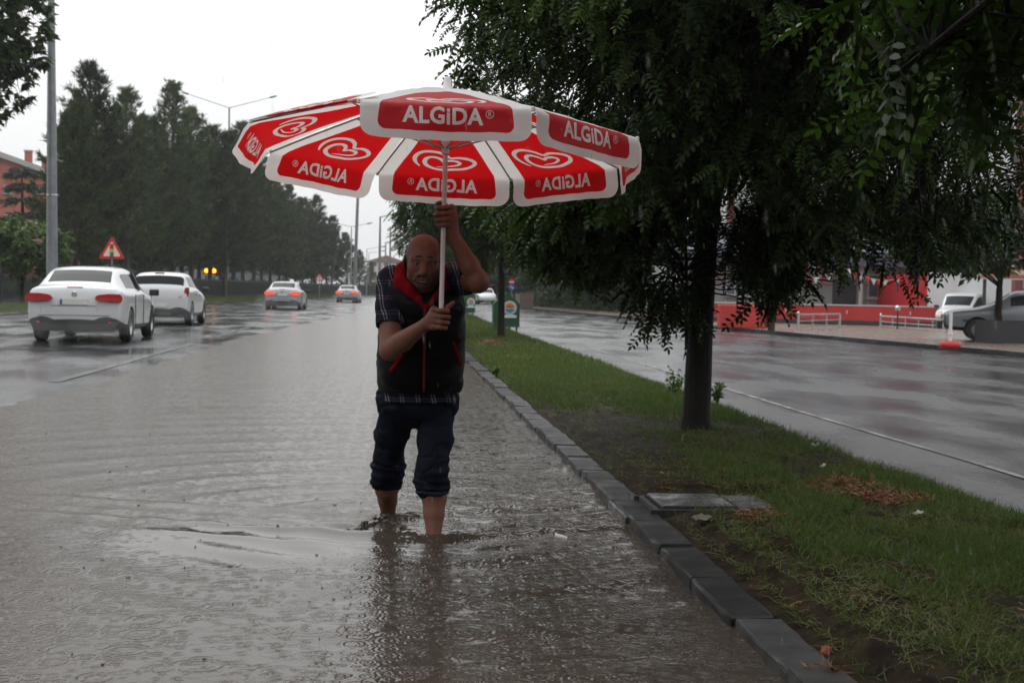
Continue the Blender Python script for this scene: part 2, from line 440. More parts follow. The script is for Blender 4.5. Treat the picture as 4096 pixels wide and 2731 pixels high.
# ---- side road on the right, and the pavement beyond it
PAVE = [(-30, 15.2), (15, 13.7), (28, 12.9), (38, 11.9), (48, 11.1), (60, 10.6), (94, 6.95), (240, 6.0)]
def pave_edge(y):
    for (a, xa), (b, xb) in zip(PAVE, PAVE[1:]):
        if y <= b: return xa + (xb - xa) * max(0, (y - a)) / (b - a)
    return PAVE[-1][1]
tag(strip('side_road', M_road2, rows(-14, 240, .3, .012), lambda y: np.linspace(3.12, pave_edge(y) + .05, 40),
          lambda X, Y: -.012 + .008 * npnoise(X * .7, Y * .3, 31, 3) - .006 * np.clip((3.7 - X) / .5, 0, 1)), kind='structure')
tag(strip('side_pavement', M_pave, rows(-14, 240, .5, .02), lambda y: pave_edge(y) + .17 + np.array([0, .5, 2, 5, 9, 14, 22, 40, 70, 110]),
          lambda X, Y: .085 + .006 * npnoise(X * .5, Y * .5, 33, 2) + 0 * X), kind='structure')
pk = empty('pavement_kerb'); tag(pk, kind='structure')
mbs = MB(); y = 14.0; i = 0
pkm = MB().box((0, 0, 0), (.15, .98, .24)).mesh('kerb_stone', M_kerb)
while y < 120:
    x0, x1 = pave_edge(y) + bend(y), pave_edge(y + 1) + bend(y + 1)
    rz = -math.atan((x1 - x0) / 1.0)
    if y < 66 and not (33.2 < y < 36.5):
        o = link('kerb_stone', pkm, pk); o.location = ((x0 + x1) / 2 + .085, y + .5, -.026 + random.uniform(-.008, .004)); o.rotation_euler = (0, 0, rz)
    else: mbs.box(((x0 + x1) / 2 + .085, y + .5, -.03 if y > 40 else -.07), (.15, .98, .24), rz=rz)
    y += 1.0
tag(mbs.build('kerb_run', M_kerb, pk), kind='stuff')

# ---- left side: kerb line, verge, path, second carriageway
tag(strip('verge', M_verge, rows(-14, 420, .5, .02), lambda y: np.linspace(-18.2, -13.1, 12),
          lambda X, Y: .10 + .03 * npnoise(X, Y * .6, 41, 3)), kind='structure')
tag(strip('service_strip', M_path, rows(-14, 420, 1, .03), lambda y: np.linspace(-19.6, -18.15, 4), lambda X, Y: .09 + 0 * X), kind='structure')
tag(strip('tree_belt_ground', M_verge, rows(-14, 420, 1, .03), lambda y: np.linspace(-24.5, -19.55, 8),
          lambda X, Y: .11 + .03 * npnoise(X * .6, Y * .4, 43, 2)), kind='structure')
tag(strip('far_carriageway', M_road, rows(-14, 420, 1, .03), lambda y: np.linspace(-41, -24.45, 8), lambda X, Y: .05 + 0 * X), kind='structure')
tag(strip('far_field', M_verge, rows(-14, 420, 3, .05), lambda y: np.linspace(-180, -40.9, 8), lambda X, Y: .06 + 0 * X), kind='structure')

# ---- painted lines
M_edge = pm('worn_edge_paint', (.26, .255, .21), .34, col2=(.05, .05, .048), scale=2.5, lo=.36, hi=.54, bump=.6, bscale=26, bdist=.006)
def line(name, x, y0, y1, w, zf, step=2.0, label=None):
    n_ = max(2, int((y1 - y0) / step) + 1); ys = np.linspace(y0, y1, n_)
    o = strip(name, M_edge if name == 'edge_line' else M_line, ys, lambda y: np.array([x - w / 2, x, x + w / 2]), lambda X, Y: zf(X, Y) + .006)
    tag(o, kind='structure'); return o
for x, a, b in ((-3.95, 16.5, 28.0), (-3.98, 31.5, 40), (-5.75, 30.5, 58), (-8.0, 13.5, 21.5), (-8.0, 30, 38), (-8.0, 46, 54), (-8.0, 62, 70),
                (-5.1, 66, 74), (-4.6, 82, 90), (-12.6, 6, 120)):
    line('lane_line', x, a, b, .13, road_z, step=.5)
line('edge_line', 4.22, 6, 30, .06, lambda X, Y: -.012 + .008 * npnoise(X * .7, Y * .3, 31, 3) - .006 * np.clip((3.7 - X) / .5, 0, 1), step=.4)
# ================================================================== TREES, GRASS
def leaf_mat(name, a, b, tr, rough=.42, trf=.35):
    m = pm(name, a, rough, col2=b, attr='tone', trl=(trf, tr), spec=.16)
    return m
M_leaf = leaf_mat('robinia_leaf', (.010, .018, .006), (.055, .095, .016), (.05, .11, .012), .42, .28)
M_leaf2 = leaf_mat('dark_broad_leaf', (.022, .038, .016), (.055, .085, .03), (.05, .10, .02))
M_leaf3 = leaf_mat('fresh_broad_leaf', (.04, .07, .02), (.11, .17, .04), (.07, .14, .02))
M_needle = leaf_mat('pine_needle', (.014, .024, .009), (.075, .108, .030), (.03, .05, .012), .55, .2)
def vary(m, lo, hi):
    n, l = m.node_tree.nodes, m.node_tree.links; oi = n.new('ShaderNodeObjectInfo'); mr = n.new('ShaderNodeMapRange'); mr.inputs[3].default_value = lo; mr.inputs[4].default_value = hi
    vm = n.new('ShaderNodeVectorMath'); vm.operation = 'SCALE'; l.new(oi.outputs['Random'], mr.inputs[0]); l.new(mr.outputs[0], vm.inputs['Scale']); l.new(n[m['mixnode']].outputs[0], vm.inputs[0]); l.new(vm.outputs[0], n['Principled BSDF'].inputs['Base Color'])
vary(M_needle, .55, 1.7)
M_cedar = leaf_mat('cedar_needle', (.02, .032, .024), (.04, .055, .036), (.02, .04, .02), .55, .15)
M_bark = pm('wet_dark_bark', (.010, .009, .008), .6, col2=(.020, .017, .015), scale=7, stretch=(1, 1, .2), bump=.9, bscale=30, bdist=.02, spec=.12)
M_pbark = pm('pine_bark', (.030, .022, .017), .75, col2=(.055, .042, .033), scale=4, stretch=(1, 1, .3), bump=.8, bscale=14, bdist=.03)

def frames(D, roll, r):
    """orthonormal frames with x along D, rolled"""
    D = D / np.linalg.norm(D, axis=1, keepdims=True)
    up = np.tile([0, 0, 1.0], (len(D), 1)); up[np.abs(D[:, 2]) > .97] = [1, 0, 0]
    Yv = np.cross(up, D); Yv /= np.linalg.norm(Yv, axis=1, keepdims=True)
    Z = np.cross(D, Yv)
    c, s = np.cos(roll)[:, None], np.sin(roll)[:, None]
    return np.stack([D, c * Yv + s * Z, -s * Yv + c * Z], 1)          # rows are the axes
def stamp(T, Fc, P, Fr, S):
    """copies of template T (n,3) with faces Fc at P with frames Fr and sizes S"""
    V = np.einsum('nk,mkj->mnj', T, Fr) * S[:, None, None] + P[:, None, :]
    k = np.arange(len(P))[:, None, None] * len(T)
    return V.reshape(-1, 3), (Fc[None] + k).reshape(-1, Fc.shape[1])

def compound_leaf(n=5, L=1.0, w=.2, l=.095, curve=.25, r=None):
    """pinnate leaf: n pairs of oval leaflets and an end one on a drooping stalk"""
    r = r or random.Random(1); V, Fs = [], []
    def leaflet(p, d, nrm, ln, wd):
        d = Vector(d).normalized(); q = d.cross(Vector(nrm)).normalized(); b = len(V); p = Vector(p)
        for t, s in ((0, .12), (.3, .92), (.68, .86), (1, .05), (.68, -.86), (.3, -.92)):
            V.append(p + d * ln * t + q * wd * s + Vector(nrm) * (-.18 * ln * abs(t - .3)))
        Fs.append((b, b + 1, b + 2, b + 3, b + 4, b + 5))
    for i in range(n):
        t = .18 + .72 * i / (n - 1); z = -curve * t * t
        for s in (-1, 1):
            dr = r.uniform(-.55, -.1)
            leaflet((t * L, 0, z), (.35 + r.uniform(-.15, .15), s, dr), (r.uniform(-.1, .1), r.uniform(-.2, .2), 1), l * 2.2 * r.uniform(.8, 1.1), l * .5)
    leaflet((.92 * L, 0, -curve), (1, 0, -.5), (.3, 0, 1), l * 2.2, l * .5)
    b = len(V); V += [Vector((0, -.006, 0)), Vector((0, .006, 0)), Vector((.5, .005, -curve * .25)), Vector((.95, .003, -curve)), Vector((.95, -.003, -curve)), Vector((.5, -.005, -curve * .25))]
    Fs.append((b, b + 1, b + 2, b + 3, b + 4, b + 5))
    return np.array([tuple(v) for v in V]), np.array(Fs)
LEAVES = [compound_leaf(6, curve=c, r=random.Random(i)) for i, c in enumerate((.15, .3, .5))]
COARSE = compound_leaf(3, w=.3, l=.19, curve=.3, r=random.Random(9))

def farthest(P, k, r):
    idx = [int(r.integers(len(P)))]; d = np.linalg.norm(P - P[idx[0]], axis=1)
    for _ in range(k - 1):
        j = int(d.argmax()); idx.append(j); d = np.minimum(d, np.linalg.norm(P - P[j], axis=1))
    return P[idx]
def leafy_tree(name, label, base, trunk_r, fork, pts, nb, per, lsize, mat, seed, cat='tree', group=None, coarse=None, templates=None,
               lean=(0, 0), droop=.55, bark=None, young=None, twig_r=.006, tone=None):
    """a tree from crown points: trunk, boughs to bough centres, twigs, compound leaves. base: world point; pts relative to it"""
    r = np.random.default_rng(seed); bark = bark or M_bark
    t = empty(name, base, label=label, cat=cat, group=group)
    mb = MB(); top = Vector((lean[0], lean[1], fork))
    zs = [-.12, .0, .12, fork * .35, fork * .7, fork]
    rr = [1.45, 1.25, 1.05, .95, .86, .80]
    wob = [Vector((0, 0, 0))] * 3 + [Vector((r.normal() * .02, r.normal() * .02, 0)) for _ in range(3)]
    mb.tube([Vector((lean[0] * (z / fork) if z > 0 else 0, lean[1] * (z / fork) if z > 0 else 0, z)) + w for z, w in zip(zs, wob)], [trunk_r * k for k in rr], 14)
    B = farthest(pts, nb, r)
    leader = Vector((lean[0] * 1.3, lean[1] * 1.3, fork + (pts[:, 2].max() - fork) * .6))
    mb.tube([top, (top + leader) / 2 + Vector((r.normal() * .1, r.normal() * .1, 0)), leader], [trunk_r * .78, trunk_r * .5, trunk_r * .2], 8)
    lm = MB(); path_pts = []; path_rad = []
    for b in B:
        b = Vector(b); f = r.uniform(0, .55); st = top.lerp(leader, f) if b.z > fork else top + Vector((0, 0, -.1 * r.random()))
        mid = st.lerp(b, .5) + Vector((r.normal() * .12, r.normal() * .12, .13 * (b - st).length))
        q = [st, st.lerp(mid, .55) + Vector((0, 0, .04)), mid, mid.lerp(b, .6) + Vector((r.normal() * .06, r.normal() * .06, .03)), b]
        R0 = trunk_r * r.uniform(.28, .42)
        lm.tube(q, [R0, R0 * .8, R0 * .62, R0 * .4, R0 * .18], 6)
        path_pts += [tuple(q[2].lerp(q[3], w)) for w in (0, .33, .66)] + [tuple(q[3].lerp(q[4], w)) for w in (0, .25, .5, .75, 1)]
        path_rad += [R0 * k for k in (.62, .54, .47, .4, .35, .29, .24, .18)]
    B = np.array(path_pts); near = np.argmin(((pts[:, None, :] - B[None]) ** 2).sum(-1) + r.uniform(0, .25, (len(pts), len(B))), 1)
    for p, j in zip(pts, near):
        if coarse is not None and coarse(p + np.array(base)): continue
        b = Vector(B[j]); p = Vector(p); ln_ = (p - b).length; m = b.lerp(p, .35) + Vector((0, 0, .10 * ln_)) + Vector(r.normal(0, .10 * ln_, 3)); m2 = b.lerp(p, .72) + Vector((0, 0, .08 * ln_)) + Vector(r.normal(0, .07 * ln_, 3))
        lm.tube([b, m, m2, p], [min(twig_r * 1.5, path_rad[j]), twig_r * 1.1, twig_r * .8, twig_r * .4], 3, cap=False)
    mb.build('trunk', bark, t, smooth=True); lm.build('boughs', bark, t, fix=False)
    # leaves
    P = np.repeat(pts, per, 0); n = len(P)
    ctr = pts.mean(0)
    out = P - np.array([lean[0], lean[1], ctr[2]]); out[:, 2] *= .2
    out /= np.linalg.norm(out, axis=1, keepdims=True) + 1e-6
    D = out * .5 + r.normal(0, .75, (n, 3)); D[:, 2] = D[:, 2] * .45 - droop
    P = P + r.normal(0, .06, (n, 3))
    Fr = frames(D, r.normal(0, .5, n), r); S = lsize * r.uniform(.7, 1.25, n)
    wz = (P + np.array(base))
    big = np.array([bool(coarse(q)) for q in wz]) if coarse is not None else np.zeros(n, bool)
    Vs, Fs, tn, off = [], [], [], 0
    tl = (tone(P, r) if tone else np.clip(r.beta(1.3, 3.2, n) + .45 * (young(P) if young is not None else 0) * r.random(n), 0, 1))
    tmpl = templates or LEAVES
    for k, (T, Fc) in enumerate(tmpl + [COARSE]):
        sel = big if k == len(tmpl) else (~big & (np.arange(n) % len(tmpl) == k))
        if not sel.any(): continue
        if k == len(tmpl):
            keep = r.random(n) < .55; sel = sel & keep
        v, f = stamp(T, Fc, P[sel], Fr[sel], S[sel] * (1.9 if k == len(tmpl) else 1))
        Vs.append(v); Fs.append(f + off); off += len(v); tn.append(np.repeat(tl[sel], len(T)))
    groups = {}
    for f in Fs: groups.setdefault(f.shape[1], []).append(f)
    link('crown', npmesh('crown', np.concatenate(Vs), [np.concatenate(g) for g in groups.values()], mat, attr={'tone': np.concatenate(tn)}), t)
    return t

def blob_points(n, c, rad, r, noise_s=1.3, thr=-.25, shell=.45, flat_bottom=None, keep=None):
    out = []
    off = r.uniform(0, 50, 3)
    while len(out) < n:
        d = r.normal(0, 1, 3); d /= np.linalg.norm(d); q = r.random() ** shell
        p = np.array(c) + d * np.array(rad) * q
        if flat_bottom is not None and p[2] < flat_bottom(p): continue
        if keep is not None and not keep(p): continue
        if noise.noise(Vector(p * noise_s + off)) < thr: continue
        out.append(p)
    return np.array(out)

# ---- the tree beside the man, and its neighbours along the median
def to_px(p):
    d = np.array(p) - np.array([0, 0, CAM_H]); z = d @ _fw
    return (2048 + FPX * (d @ _ri) / z, 1365.5 - FPX * (d @ _up) / z) if z > .1 else (-1e5, -1e5)
b1 = gp(2783, 1715, .09); B1 = np.array(b1)
r_ = np.random.default_rng(101)
def low1(p):
    dx = p[0]; lo = 1.42 + .28 * math.exp(-(dx / .55) ** 2) + .20 * math.sin(dx * 3.1 + p[1] * 2) + .12 * math.sin(dx * 7 + p[1] * 5)
    return lo
pts1 = blob_points(3500, (.35, -.35, 3.55), (2.6, 2.9, 2.75), r_, .9, -.22, .5, low1)
extra = blob_points(26, (-.30, -.1, 1.12), (.26, .3, .24), r_, 2.0, -.4, .7)
low = blob_points(330, (-.98, -.1, 1.85), (.62, .7, .62), r_, 1.6, -.3, .6)
low = low[low[:, 2] > 1.22 + .12 * np.sin(low[:, 0] * 9)]
low2 = blob_points(95, (.52, -.2, 1.52), (.40, .5, .52), r_, 1.6, -.3, .6)
pts1 = np.concatenate([pts1, extra, low, low2])
leafy_tree('robinia_tree', 'dark leafy tree with a straight black trunk in the muddy grass right of the man', b1, .108, 2.15, pts1, 26, 6, .23, M_leaf, 5,
           group='trees along the grassy median', coarse=lambda q: q[2] > 4.3, lean=(.09, .05), young=lambda P: (P[:, 0] < -1.0) * 1.0)
b0 = Vector((3.1, 1.7, .09))
pts0 = blob_points(2000, (.0, .5, 3.75), (2.55, 2.7, 2.2), np.random.default_rng(102), .9, -.25, .5,
                   lambda p: 1.62 + .2 * math.sin(p[0] * 3 + p[1] * 2.2) + .10 * max(0, 3.2 - p[1]))
pts0 = np.concatenate([pts0, blob_points(26, (-1.38, 2.45, 1.98), (.36, .40, .40), np.random.default_rng(104), 2, -.5, .6)])
leafy_tree('robinia_tree', 'near tree whose large blurred leaves hang into the top right corner', b0, .11, 2.4, pts0, 20, 6, .25, M_leaf, 6,
           group='trees along the grassy median', coarse=lambda q: q[2] > 3.4, young=lambda P: (P[:, 1] > 1.2) * .5 + (P[:, 1] > 2.0) * .5)
b2 = gp(2003, 1352, .09)
pts2 = blob_points(1500, (.15, 0, 3.6), (2.75, 2.6, 2.0), np.random.default_rng(103), .8, -.2, .5,
                   lambda p: 1.75 + .25 * math.sin(p[0] * 2.3 + p[1]))
leafy_tree('robinia_tree', 'leafy tree behind the man\'s raised arm with its trunk before the larger green board', b2, .085, 2.1, pts2, 18, 6, .30, M_leaf, 7,
           group='trees along the grassy median', young=lambda P: (P[:, 2] < 3.2) * .5)
for k, (yy, dx) in enumerate(((52, 2.3), (74, 2.3), (97, 2.2))):
    pk_ = blob_points(420, (0, 0, 3.5), (2.5, 2.5, 1.9), np.random.default_rng(110 + k), .8, -.2, .5)
    leafy_tree('robinia_tree', ['leafy median tree third in the row beyond the man', 'leafy median tree fourth in the row beyond the man', 'farthest leafy median tree in the row beyond the man'][k],
               Vector((dx + bend(yy), yy, .08)), .09, 2.0, pk_, 10, 4, .42, M_leaf, 20 + k, group='trees along the grassy median', twig_r=.01)
for k, yy in enumerate((-9.0, -17.5)):  # unseen trees added behind the viewer to keep light off the man
    pk_ = blob_points(260, (0, 0, 4.0), (3.3, 3.6, 2.6), np.random.default_rng(130 + k), .8, -.3, .6)
    leafy_tree('robinia_tree', ['unseen leafy tree added just behind the viewer for shade', 'second unseen leafy tree added behind the viewer for shade'][k], Vector((2.5, yy, .08)), .1, 2.0, pk_, 10, 6, .5, M_leaf, 40 + k,
               group='trees along the grassy median', coarse=lambda q: True, twig_r=.01)

# ---- simple broadleaf trees farther off: leaves as folded blades in clumps
BLADE = (np.array([(0, 0, 0), (.45, .26, .05), (1, 0, -.12), (.45, -.26, .05)], float), np.array([(0, 1, 2, 3)]))
def bushy(name, label, base, c, rad, n, per, ls, mat, seed, trunk_r=.12, group=None, cat='tree', thr=-.2, ns=.9, flat=None, fork=None, droop=.25):
    r = np.random.default_rng(seed)
    pts = blob_points(n, c, rad, r, ns, thr, .42, flat)
    def tone(P, rr): return np.clip(rr.beta(2, 3, len(P)) + .0, 0, 1)
    return leafy_tree(name, label, base, trunk_r, fork or max(.6, c[2] - rad[2] * .8), pts, 10, per, ls, mat, seed, cat, group, templates=[BLADE], tone=tone, droop=droop, twig_r=.012)

bushy('broadleaf_tree', 'bright green bushy tree before the salmon building at the far left', gp(80, 1235, .1) + Vector((-2.0, 8, 0)), (0, 0, 2.75), (2.3, 2.0, 1.55), 320, 14, .30, M_leaf3, 51, .1)
# the tree growing in the dark planter on the right
bp = at(3992, 1330, 33.6); bp.z = .5
bushy('planter_tree', 'small branching tree growing in the dark planter beside the parked cars', bp, (-.75, .2, 2.35), (2.35, 1.8, 1.05), 620, 14, .23, M_leaf2, 52, .10, fork=.95, thr=-.15)

# ---- pines
def pine_meshes(seed, H=15.0, W=3.4, z0=2.6, tips=True):
    r = np.random.default_rng(seed); br = MB()
    lean = r.normal(0, .25, 2)
    trunk = MB().tube([(lean[0] * t, lean[1] * t, H * t) for t in (-.01, .02, .3, .6, .85, 1)], [.24, .2, .16, .11, .05, .015], 9)
    P, D, S = [], [], []
    z = z0
    while z < H - .25:
        f = (z - z0) / (H - z0)
        L0 = W * (min(1, .55 + f * 2.2) * (1 - f) ** .72 + .06)
        nbr = int(r.integers(4, 7)); a0 = r.uniform(0, 6.28)
        for k in range(nbr):
            L = L0 * r.uniform(.6, 1.2)
            a = a0 + 6.283 * k / nbr + r.normal(0, .25)
            el = R(12 + 38 * f) + r.normal(0, .12)
            dr = np.array([math.cos(a) * math.cos(el), math.sin(a) * math.cos(el), math.sin(el)])
            st = np.array([lean[0] * z / H, lean[1] * z / H, z])
            tipup = np.array([0, 0, .22 * L])
            pa = lambda t: st + dr * L * t + tipup * t * t
            br.tube([pa(0), pa(.5), pa(1)], [.045 * (1 - f) + .012, .025, .008], 4, cap=False)
            ns = max(2, int(L * 2.6))
            for s in range(ns):
                t = .28 + .72 * (s + r.random()) / ns
                q = pa(t); side = np.array([-math.sin(a), math.cos(a), .25]) * (1 if r.random() < .5 else -1)
                sd = dr * .65 + side * r.uniform(.2, 1.0); sl = L * .30 * (1.15 - t) + .28
                for c in range(3):
                    P.append(q + sd * sl * (c + .4) / 2.4 + r.normal(0, .05, 3)); D.append(sd + np.array([0, 0, .55]) + r.normal(0, .15, 3)); S.append(r.uniform(.75, 1.2) * (.40 if f < .8 else .30))
            P.append(pa(1.0)); D.append(dr + np.array([0, 0, .9])); S.append(.42)
        z += r.uniform(.30, .52) * (1.1 - .45 * f)
    for c in range(9):
        P.append(np.array([lean[0], lean[1], H - .9 + c * .13])); D.append(np.array([0, 0, 1.0]) + r.normal(0, .2, 3)); S.append(.36)
    P, D, S = np.array(P), np.array(D), np.array(S)
    nb = 11; n = len(P)
    D = D / np.linalg.norm(D, axis=1, keepdims=True)
    DD = np.repeat(D, nb, 0) + r.normal(0, .42, (n * nb, 3))
    PP = np.repeat(P, nb, 0) + r.normal(0, .05, (n * nb, 3)); SS = np.repeat(S, nb) * r.uniform(.6, 1.2, n * nb)
    T = np.array([(0, .07, 0), (0, -.07, 0), (1, 0, 0)], float); Fc = np.array([(0, 1, 2)])
    V, Fs = stamp(T, Fc, PP, frames(DD, r.uniform(0, 6.28, n * nb), r), SS)
    tone = np.repeat(np.clip(np.repeat(r.beta(1.6, 3, n), nb) + r.normal(0, .08, n * nb), 0, 1), 3)
    return (trunk.mesh('trunk', M_pbark, True), br.mesh('boughs', M_pbark, fix=False), npmesh('crown', V, Fs, M_needle, attr={'tone': tone}))
PINES = [pine_meshes(s, 15, w, z) for s, w, z in ((1, 3.6, 2.6), (2, 3.1, 3.0), (3, 3.9, 2.2), (4, 2.7, 2.8))]
def pine(k, x, Y, H, rz, label, group='pines in the belt beyond the avenue', zb=.1, wide=1.0):
    t = empty('pine_tree', (x, Y, zb), rz, label, 'tree', group)
    s = H / 15.0; t.scale = (s * wide, s * wide, s)
    for nm, me in zip(('trunk', 'boughs', 'crown'), PINES[k]): link(nm, me, t)
    return t
def pine_px(k, u, Y, v, label, wide=1.0):
    p = at(u, v, Y)
    return pine(k, p.x, Y, p.z - .1, random.uniform(0, 6.28), label, wide=wide)
PL = [  # variant, photo x, distance, photo y of the tip
    (0, 372, 84, 272, 'tall pine whose thin tip stands highest beside the grey lamp post'),
    (2, 300, 82, 420, 'broad pine right behind the tall grey lamp post'),
    (1, 515, 96, 368, 'dark pine standing behind the traffic light warning triangle'),
    (3, 697, 108, 345, 'slender pine with a bare narrow tip left of the twin lamp'),
    (2, 600, 103, 470, 'broad low pine between the narrow tipped pines'),
    (0, 772, 116, 448, 'pine just left of the twin armed lamp column'),
    (1, 845, 122, 512, 'pine directly under the twin armed lamp heads'),
    (2, 935, 131, 498, 'pine at the left tip of the umbrella'),
    (1, 905, 117, 535, 'pine standing in front of the twin armed lamp column'),
    (0, 1020, 140, 590, 'pine hidden partly behind the left edge of the umbrella'),
    (1, 1085, 150, 680, 'pine under the left valance of the umbrella'),
    (3, 1150, 158, 742, 'small pointed pine under the second umbrella panel'),
    (2, 1215, 168, 795, 'pine beyond the silver car with its lights on'),
    (0, 1262, 176, 790, 'pointed pine left of the tall bare lamp column'),
    (1, 1330, 186, 868, 'pine behind the tall bare lamp column'),
    (2, 1395, 196, 935, 'hazy pine right of the tall bare lamp column'),
    (0, 1440, 206, 1003, 'hazy pine second from the end of the belt'),
    (1, 1484, 216, 1052, 'hazy low pine at the far end of the belt'),
]
for k, u, Y, v, lb in PL: pine_px(k, u, Y, v, lb, 1.15)
# a second row behind them closes the belt
BACK = ['behind the tall pine beside the grey lamp post', 'left of the traffic light warning triangle', 'right above the traffic light warning triangle', 'behind the slender bare tipped pine', 'left of the twin armed lamp column',
        'right of the twin armed lamp column', 'left of the umbrella tip', 'just under the left umbrella tip', 'behind the left edge of the umbrella', 'under the second valance of the umbrella', 'above the silver saloon',
        'left of the tall bare column and farther off', 'hazy, right behind the tall bare column']
for j, (u, Y, v) in enumerate(((330, 96, 560), (450, 104, 520), (560, 112, 560), (650, 120, 560), (735, 128, 600), (800, 134, 600), (890, 142, 610), (975, 150, 660), (1050, 158, 720), (1120, 168, 770), (1185, 176, 820), (1250, 186, 850), (1310, 196, 900))):
    pine_px(j % 4, u, Y, v, 'half hidden back row pine ' + BACK[j], 1.2)
# the big pine whose bough hangs in at the top left
p = at(-150, 1240, 46); q = at(-95, 150, 46)
bushy('dark_tree', 'large dark tree at the left edge whose boughs hang beside the grey lamp post', Vector((p.x, 46, .1)), (q.x - p.x, 0, q.z + .5), (2.35, 2.2, 3.6), 620, 15, .30, M_leaf2, 58, .2, ns=.7, thr=-.12, fork=4.0)
# layered cedar before the salmon building
def cedar(base, H, label):
    r = np.random.default_rng(77); t = empty('cedar_tree', base, label=label, cat='tree')
    MB().tube([(0, 0, -.1), (.1, 0, H * .5), (0, 0, H)], [.28, .18, .05], 8).build('trunk', M_bark, t, smooth=True)
    P, D = [], []; lm = MB()
    for z in np.linspace(H * .3, H * .98, 7):
        L = 3.3 * (1.15 - z / H) + .5
        for k in range(7):
            a = r.uniform(0, 6.28); l = L * r.uniform(.6, 1.1)
            pa = lambda q: np.array([math.cos(a) * l * q, math.sin(a) * l * q, z + .35 * q - .75 * q * q])
            lm.tube([pa(0), pa(.5), pa(1)], [.05, .03, .01], 4, cap=False)
            for s in range(16):
                q = r.uniform(.25, 1); P.append(pa(q) + r.normal(0, .16, 3) * np.array([1, 1, .3])); D.append(np.array([math.cos(a), math.sin(a), -.5]))
    lm.build('boughs', M_bark, t, fix=False)
    P, D = np.array(P), np.array(D); nb = 10; n = len(P) * nb
    V, Fs = stamp(np.array([(0, .08, 0), (0, -.08, 0), (1, 0, 0)], float), np.array([(0, 1, 2)]), np.repeat(P, nb, 0) + r.normal(0, .08, (n, 3)),
                  frames(np.repeat(D, nb, 0) + r.normal(0, .4, (n, 3)), r.uniform(0, 6, n), r), r.uniform(.35, .7, n))
    link('crown', npmesh('crown', V, Fs, M_cedar, attr={'tone': np.repeat(r.random(n), 3)}), t)
    return t
p = at(85, 1200, 112); p.z = .1
cedar(p, at(85, 680, 112).z, 'layered dark cedar standing before the salmon building')

# ---- trees on the right beyond the side road
RT = [(2130, 118, 930, 3.6, 'dark bushy tree behind the no entry sign'), (2230, 104, 890, 4.0, 'dark bushy tree behind the brown wall'),
      (2330, 92, 830, 4.2, 'bushy tree right of the brown wall'), (2440, 84, 800, 4.2, 'bushy tree left of the dark lamp post with a red foot'),
      (2560, 80, 860, 4.0, 'greyish bushy tree beside the dark lamp post with a red foot'), (2680, 76, 900, 3.4, 'low bushy tree just left of the black trunk'),
      (1985, 132, 960, 3.4, 'dark bushy tree far behind the green boards'), (2060, 150, 900, 4.2, 'tall hazy tree at the far end of the side road')]
for k, (u, Y, v, w, lb) in enumerate(RT):
    p = at(u, 1200, Y); p.z = .1; h = at(u, v, Y).z
    bushy('broadleaf_tree', lb, p, (0, 0, h * .56), (w, w * .8, h * .47), 240, 13, .55, M_leaf2, 200 + k, .16, group='trees beyond the side road', ns=.5)

# ---- unseen trees added round the viewer to block low sky and shade the man
for k, yy in enumerate(range(-70, 44, 9)):
    pine(k % 4, -21.5 + random.uniform(-1, 1), yy, random.uniform(13, 16), random.uniform(0, 6.28), 'unseen pine added outside the picture to block low sky', 'pines outside the picture', wide=1.25)
pk_ = blob_points(420, (0, 0, 3.9), (2.9, 3.0, 2.5), np.random.default_rng(140), .8, -.35, .6)  # dense crown added out of view to cover the sky higher up
leafy_tree('robinia_tree', 'unseen leafy tree added closest behind the viewer for shade', Vector((2.7, -4.2, .08)), .1, 2.0, pk_, 10, 6, .5, M_leaf, 47, group='trees along the grassy median', coarse=lambda q: True, twig_r=.01)
for k, (x_, y_) in enumerate(((17.5, -26), (17.2, -15), (17.0, -4), (17.4, 8), (-3.5, -34), (3, -38), (9, -33), (-10, -36))):  # street trees put in out of view to cut light from behind
    bushy('broadleaf_tree', 'unseen broad street tree added for shade, ' + ['far behind on the pavement', 'behind on the pavement', 'level with the viewer on the pavement', 'a little ahead on the pavement', 'at the near end of the avenue', 'at the end of the median', 'at the end of the side road', 'left at the end of the avenue'][k], Vector((x_, y_, .08)), (0, 0, 5.0), (3.8, 3.8, 4.0), 150, 12, .75, M_leaf2, 260 + k, .2, group='street trees outside the picture', ns=.4)
# ================================================================== VEHICLES
def paint(name, col, rough=.28, col2=None): return pm(name, col, rough, col2=col2, scale=3, coat=.6, spec=.5)
M_white = paint('white_car_paint', (.46, .47, .48)); M_silver = paint('silver_car_paint', (.24, .25, .26), .3); M_grey = paint('grey_car_paint', (.17, .185, .20), .3)
M_glass = pm('car_glass', (.014, .017, .020), .10, spec=.06); M_blackp = pm('black_plastic', (.012, .012, .013), .5)
M_tyre = pm('wet_tyre_rubber', (.012, .012, .013), .5, bump=.3, bscale=40); M_rim = pm('alloy_rim', (.35, .36, .37), .3, metal=.8)
M_tail = pm('tail_lamp_red', (.22, .006, .01), .15, coat=.8); M_brake = pm('lit_tail_lamp', (.5, .02, .02), .2, emit=(1, .05, .03), est=1.5)
M_taillow = pm('tail_lamp_glow', (.26, .006, .01), .25, emit=(1, .02, .02), est=.05)
M_head = pm('lit_head_lamp', (.9, .85, .7), .1, emit=(1, .78, .45), est=26); M_lens = pm('lamp_lens', (.5, .52, .54), .1, coat=1)
M_plate = pm('number_plate_white', (.55, .53, .5), .35); M_plateb = pm('number_plate_blue', (.03, .06, .25), .35); M_mark = pm('plate_mark', (.08, .07, .07), .5)
M_chrome = pm('chrome', (.6, .6, .6), .15, metal=1.0); M_reflect = pm('glowing_red_reflector', (.4, .01, .01), .2, emit=(1, .02, .02), est=.2)  # the reflector is given a faint glow of its own
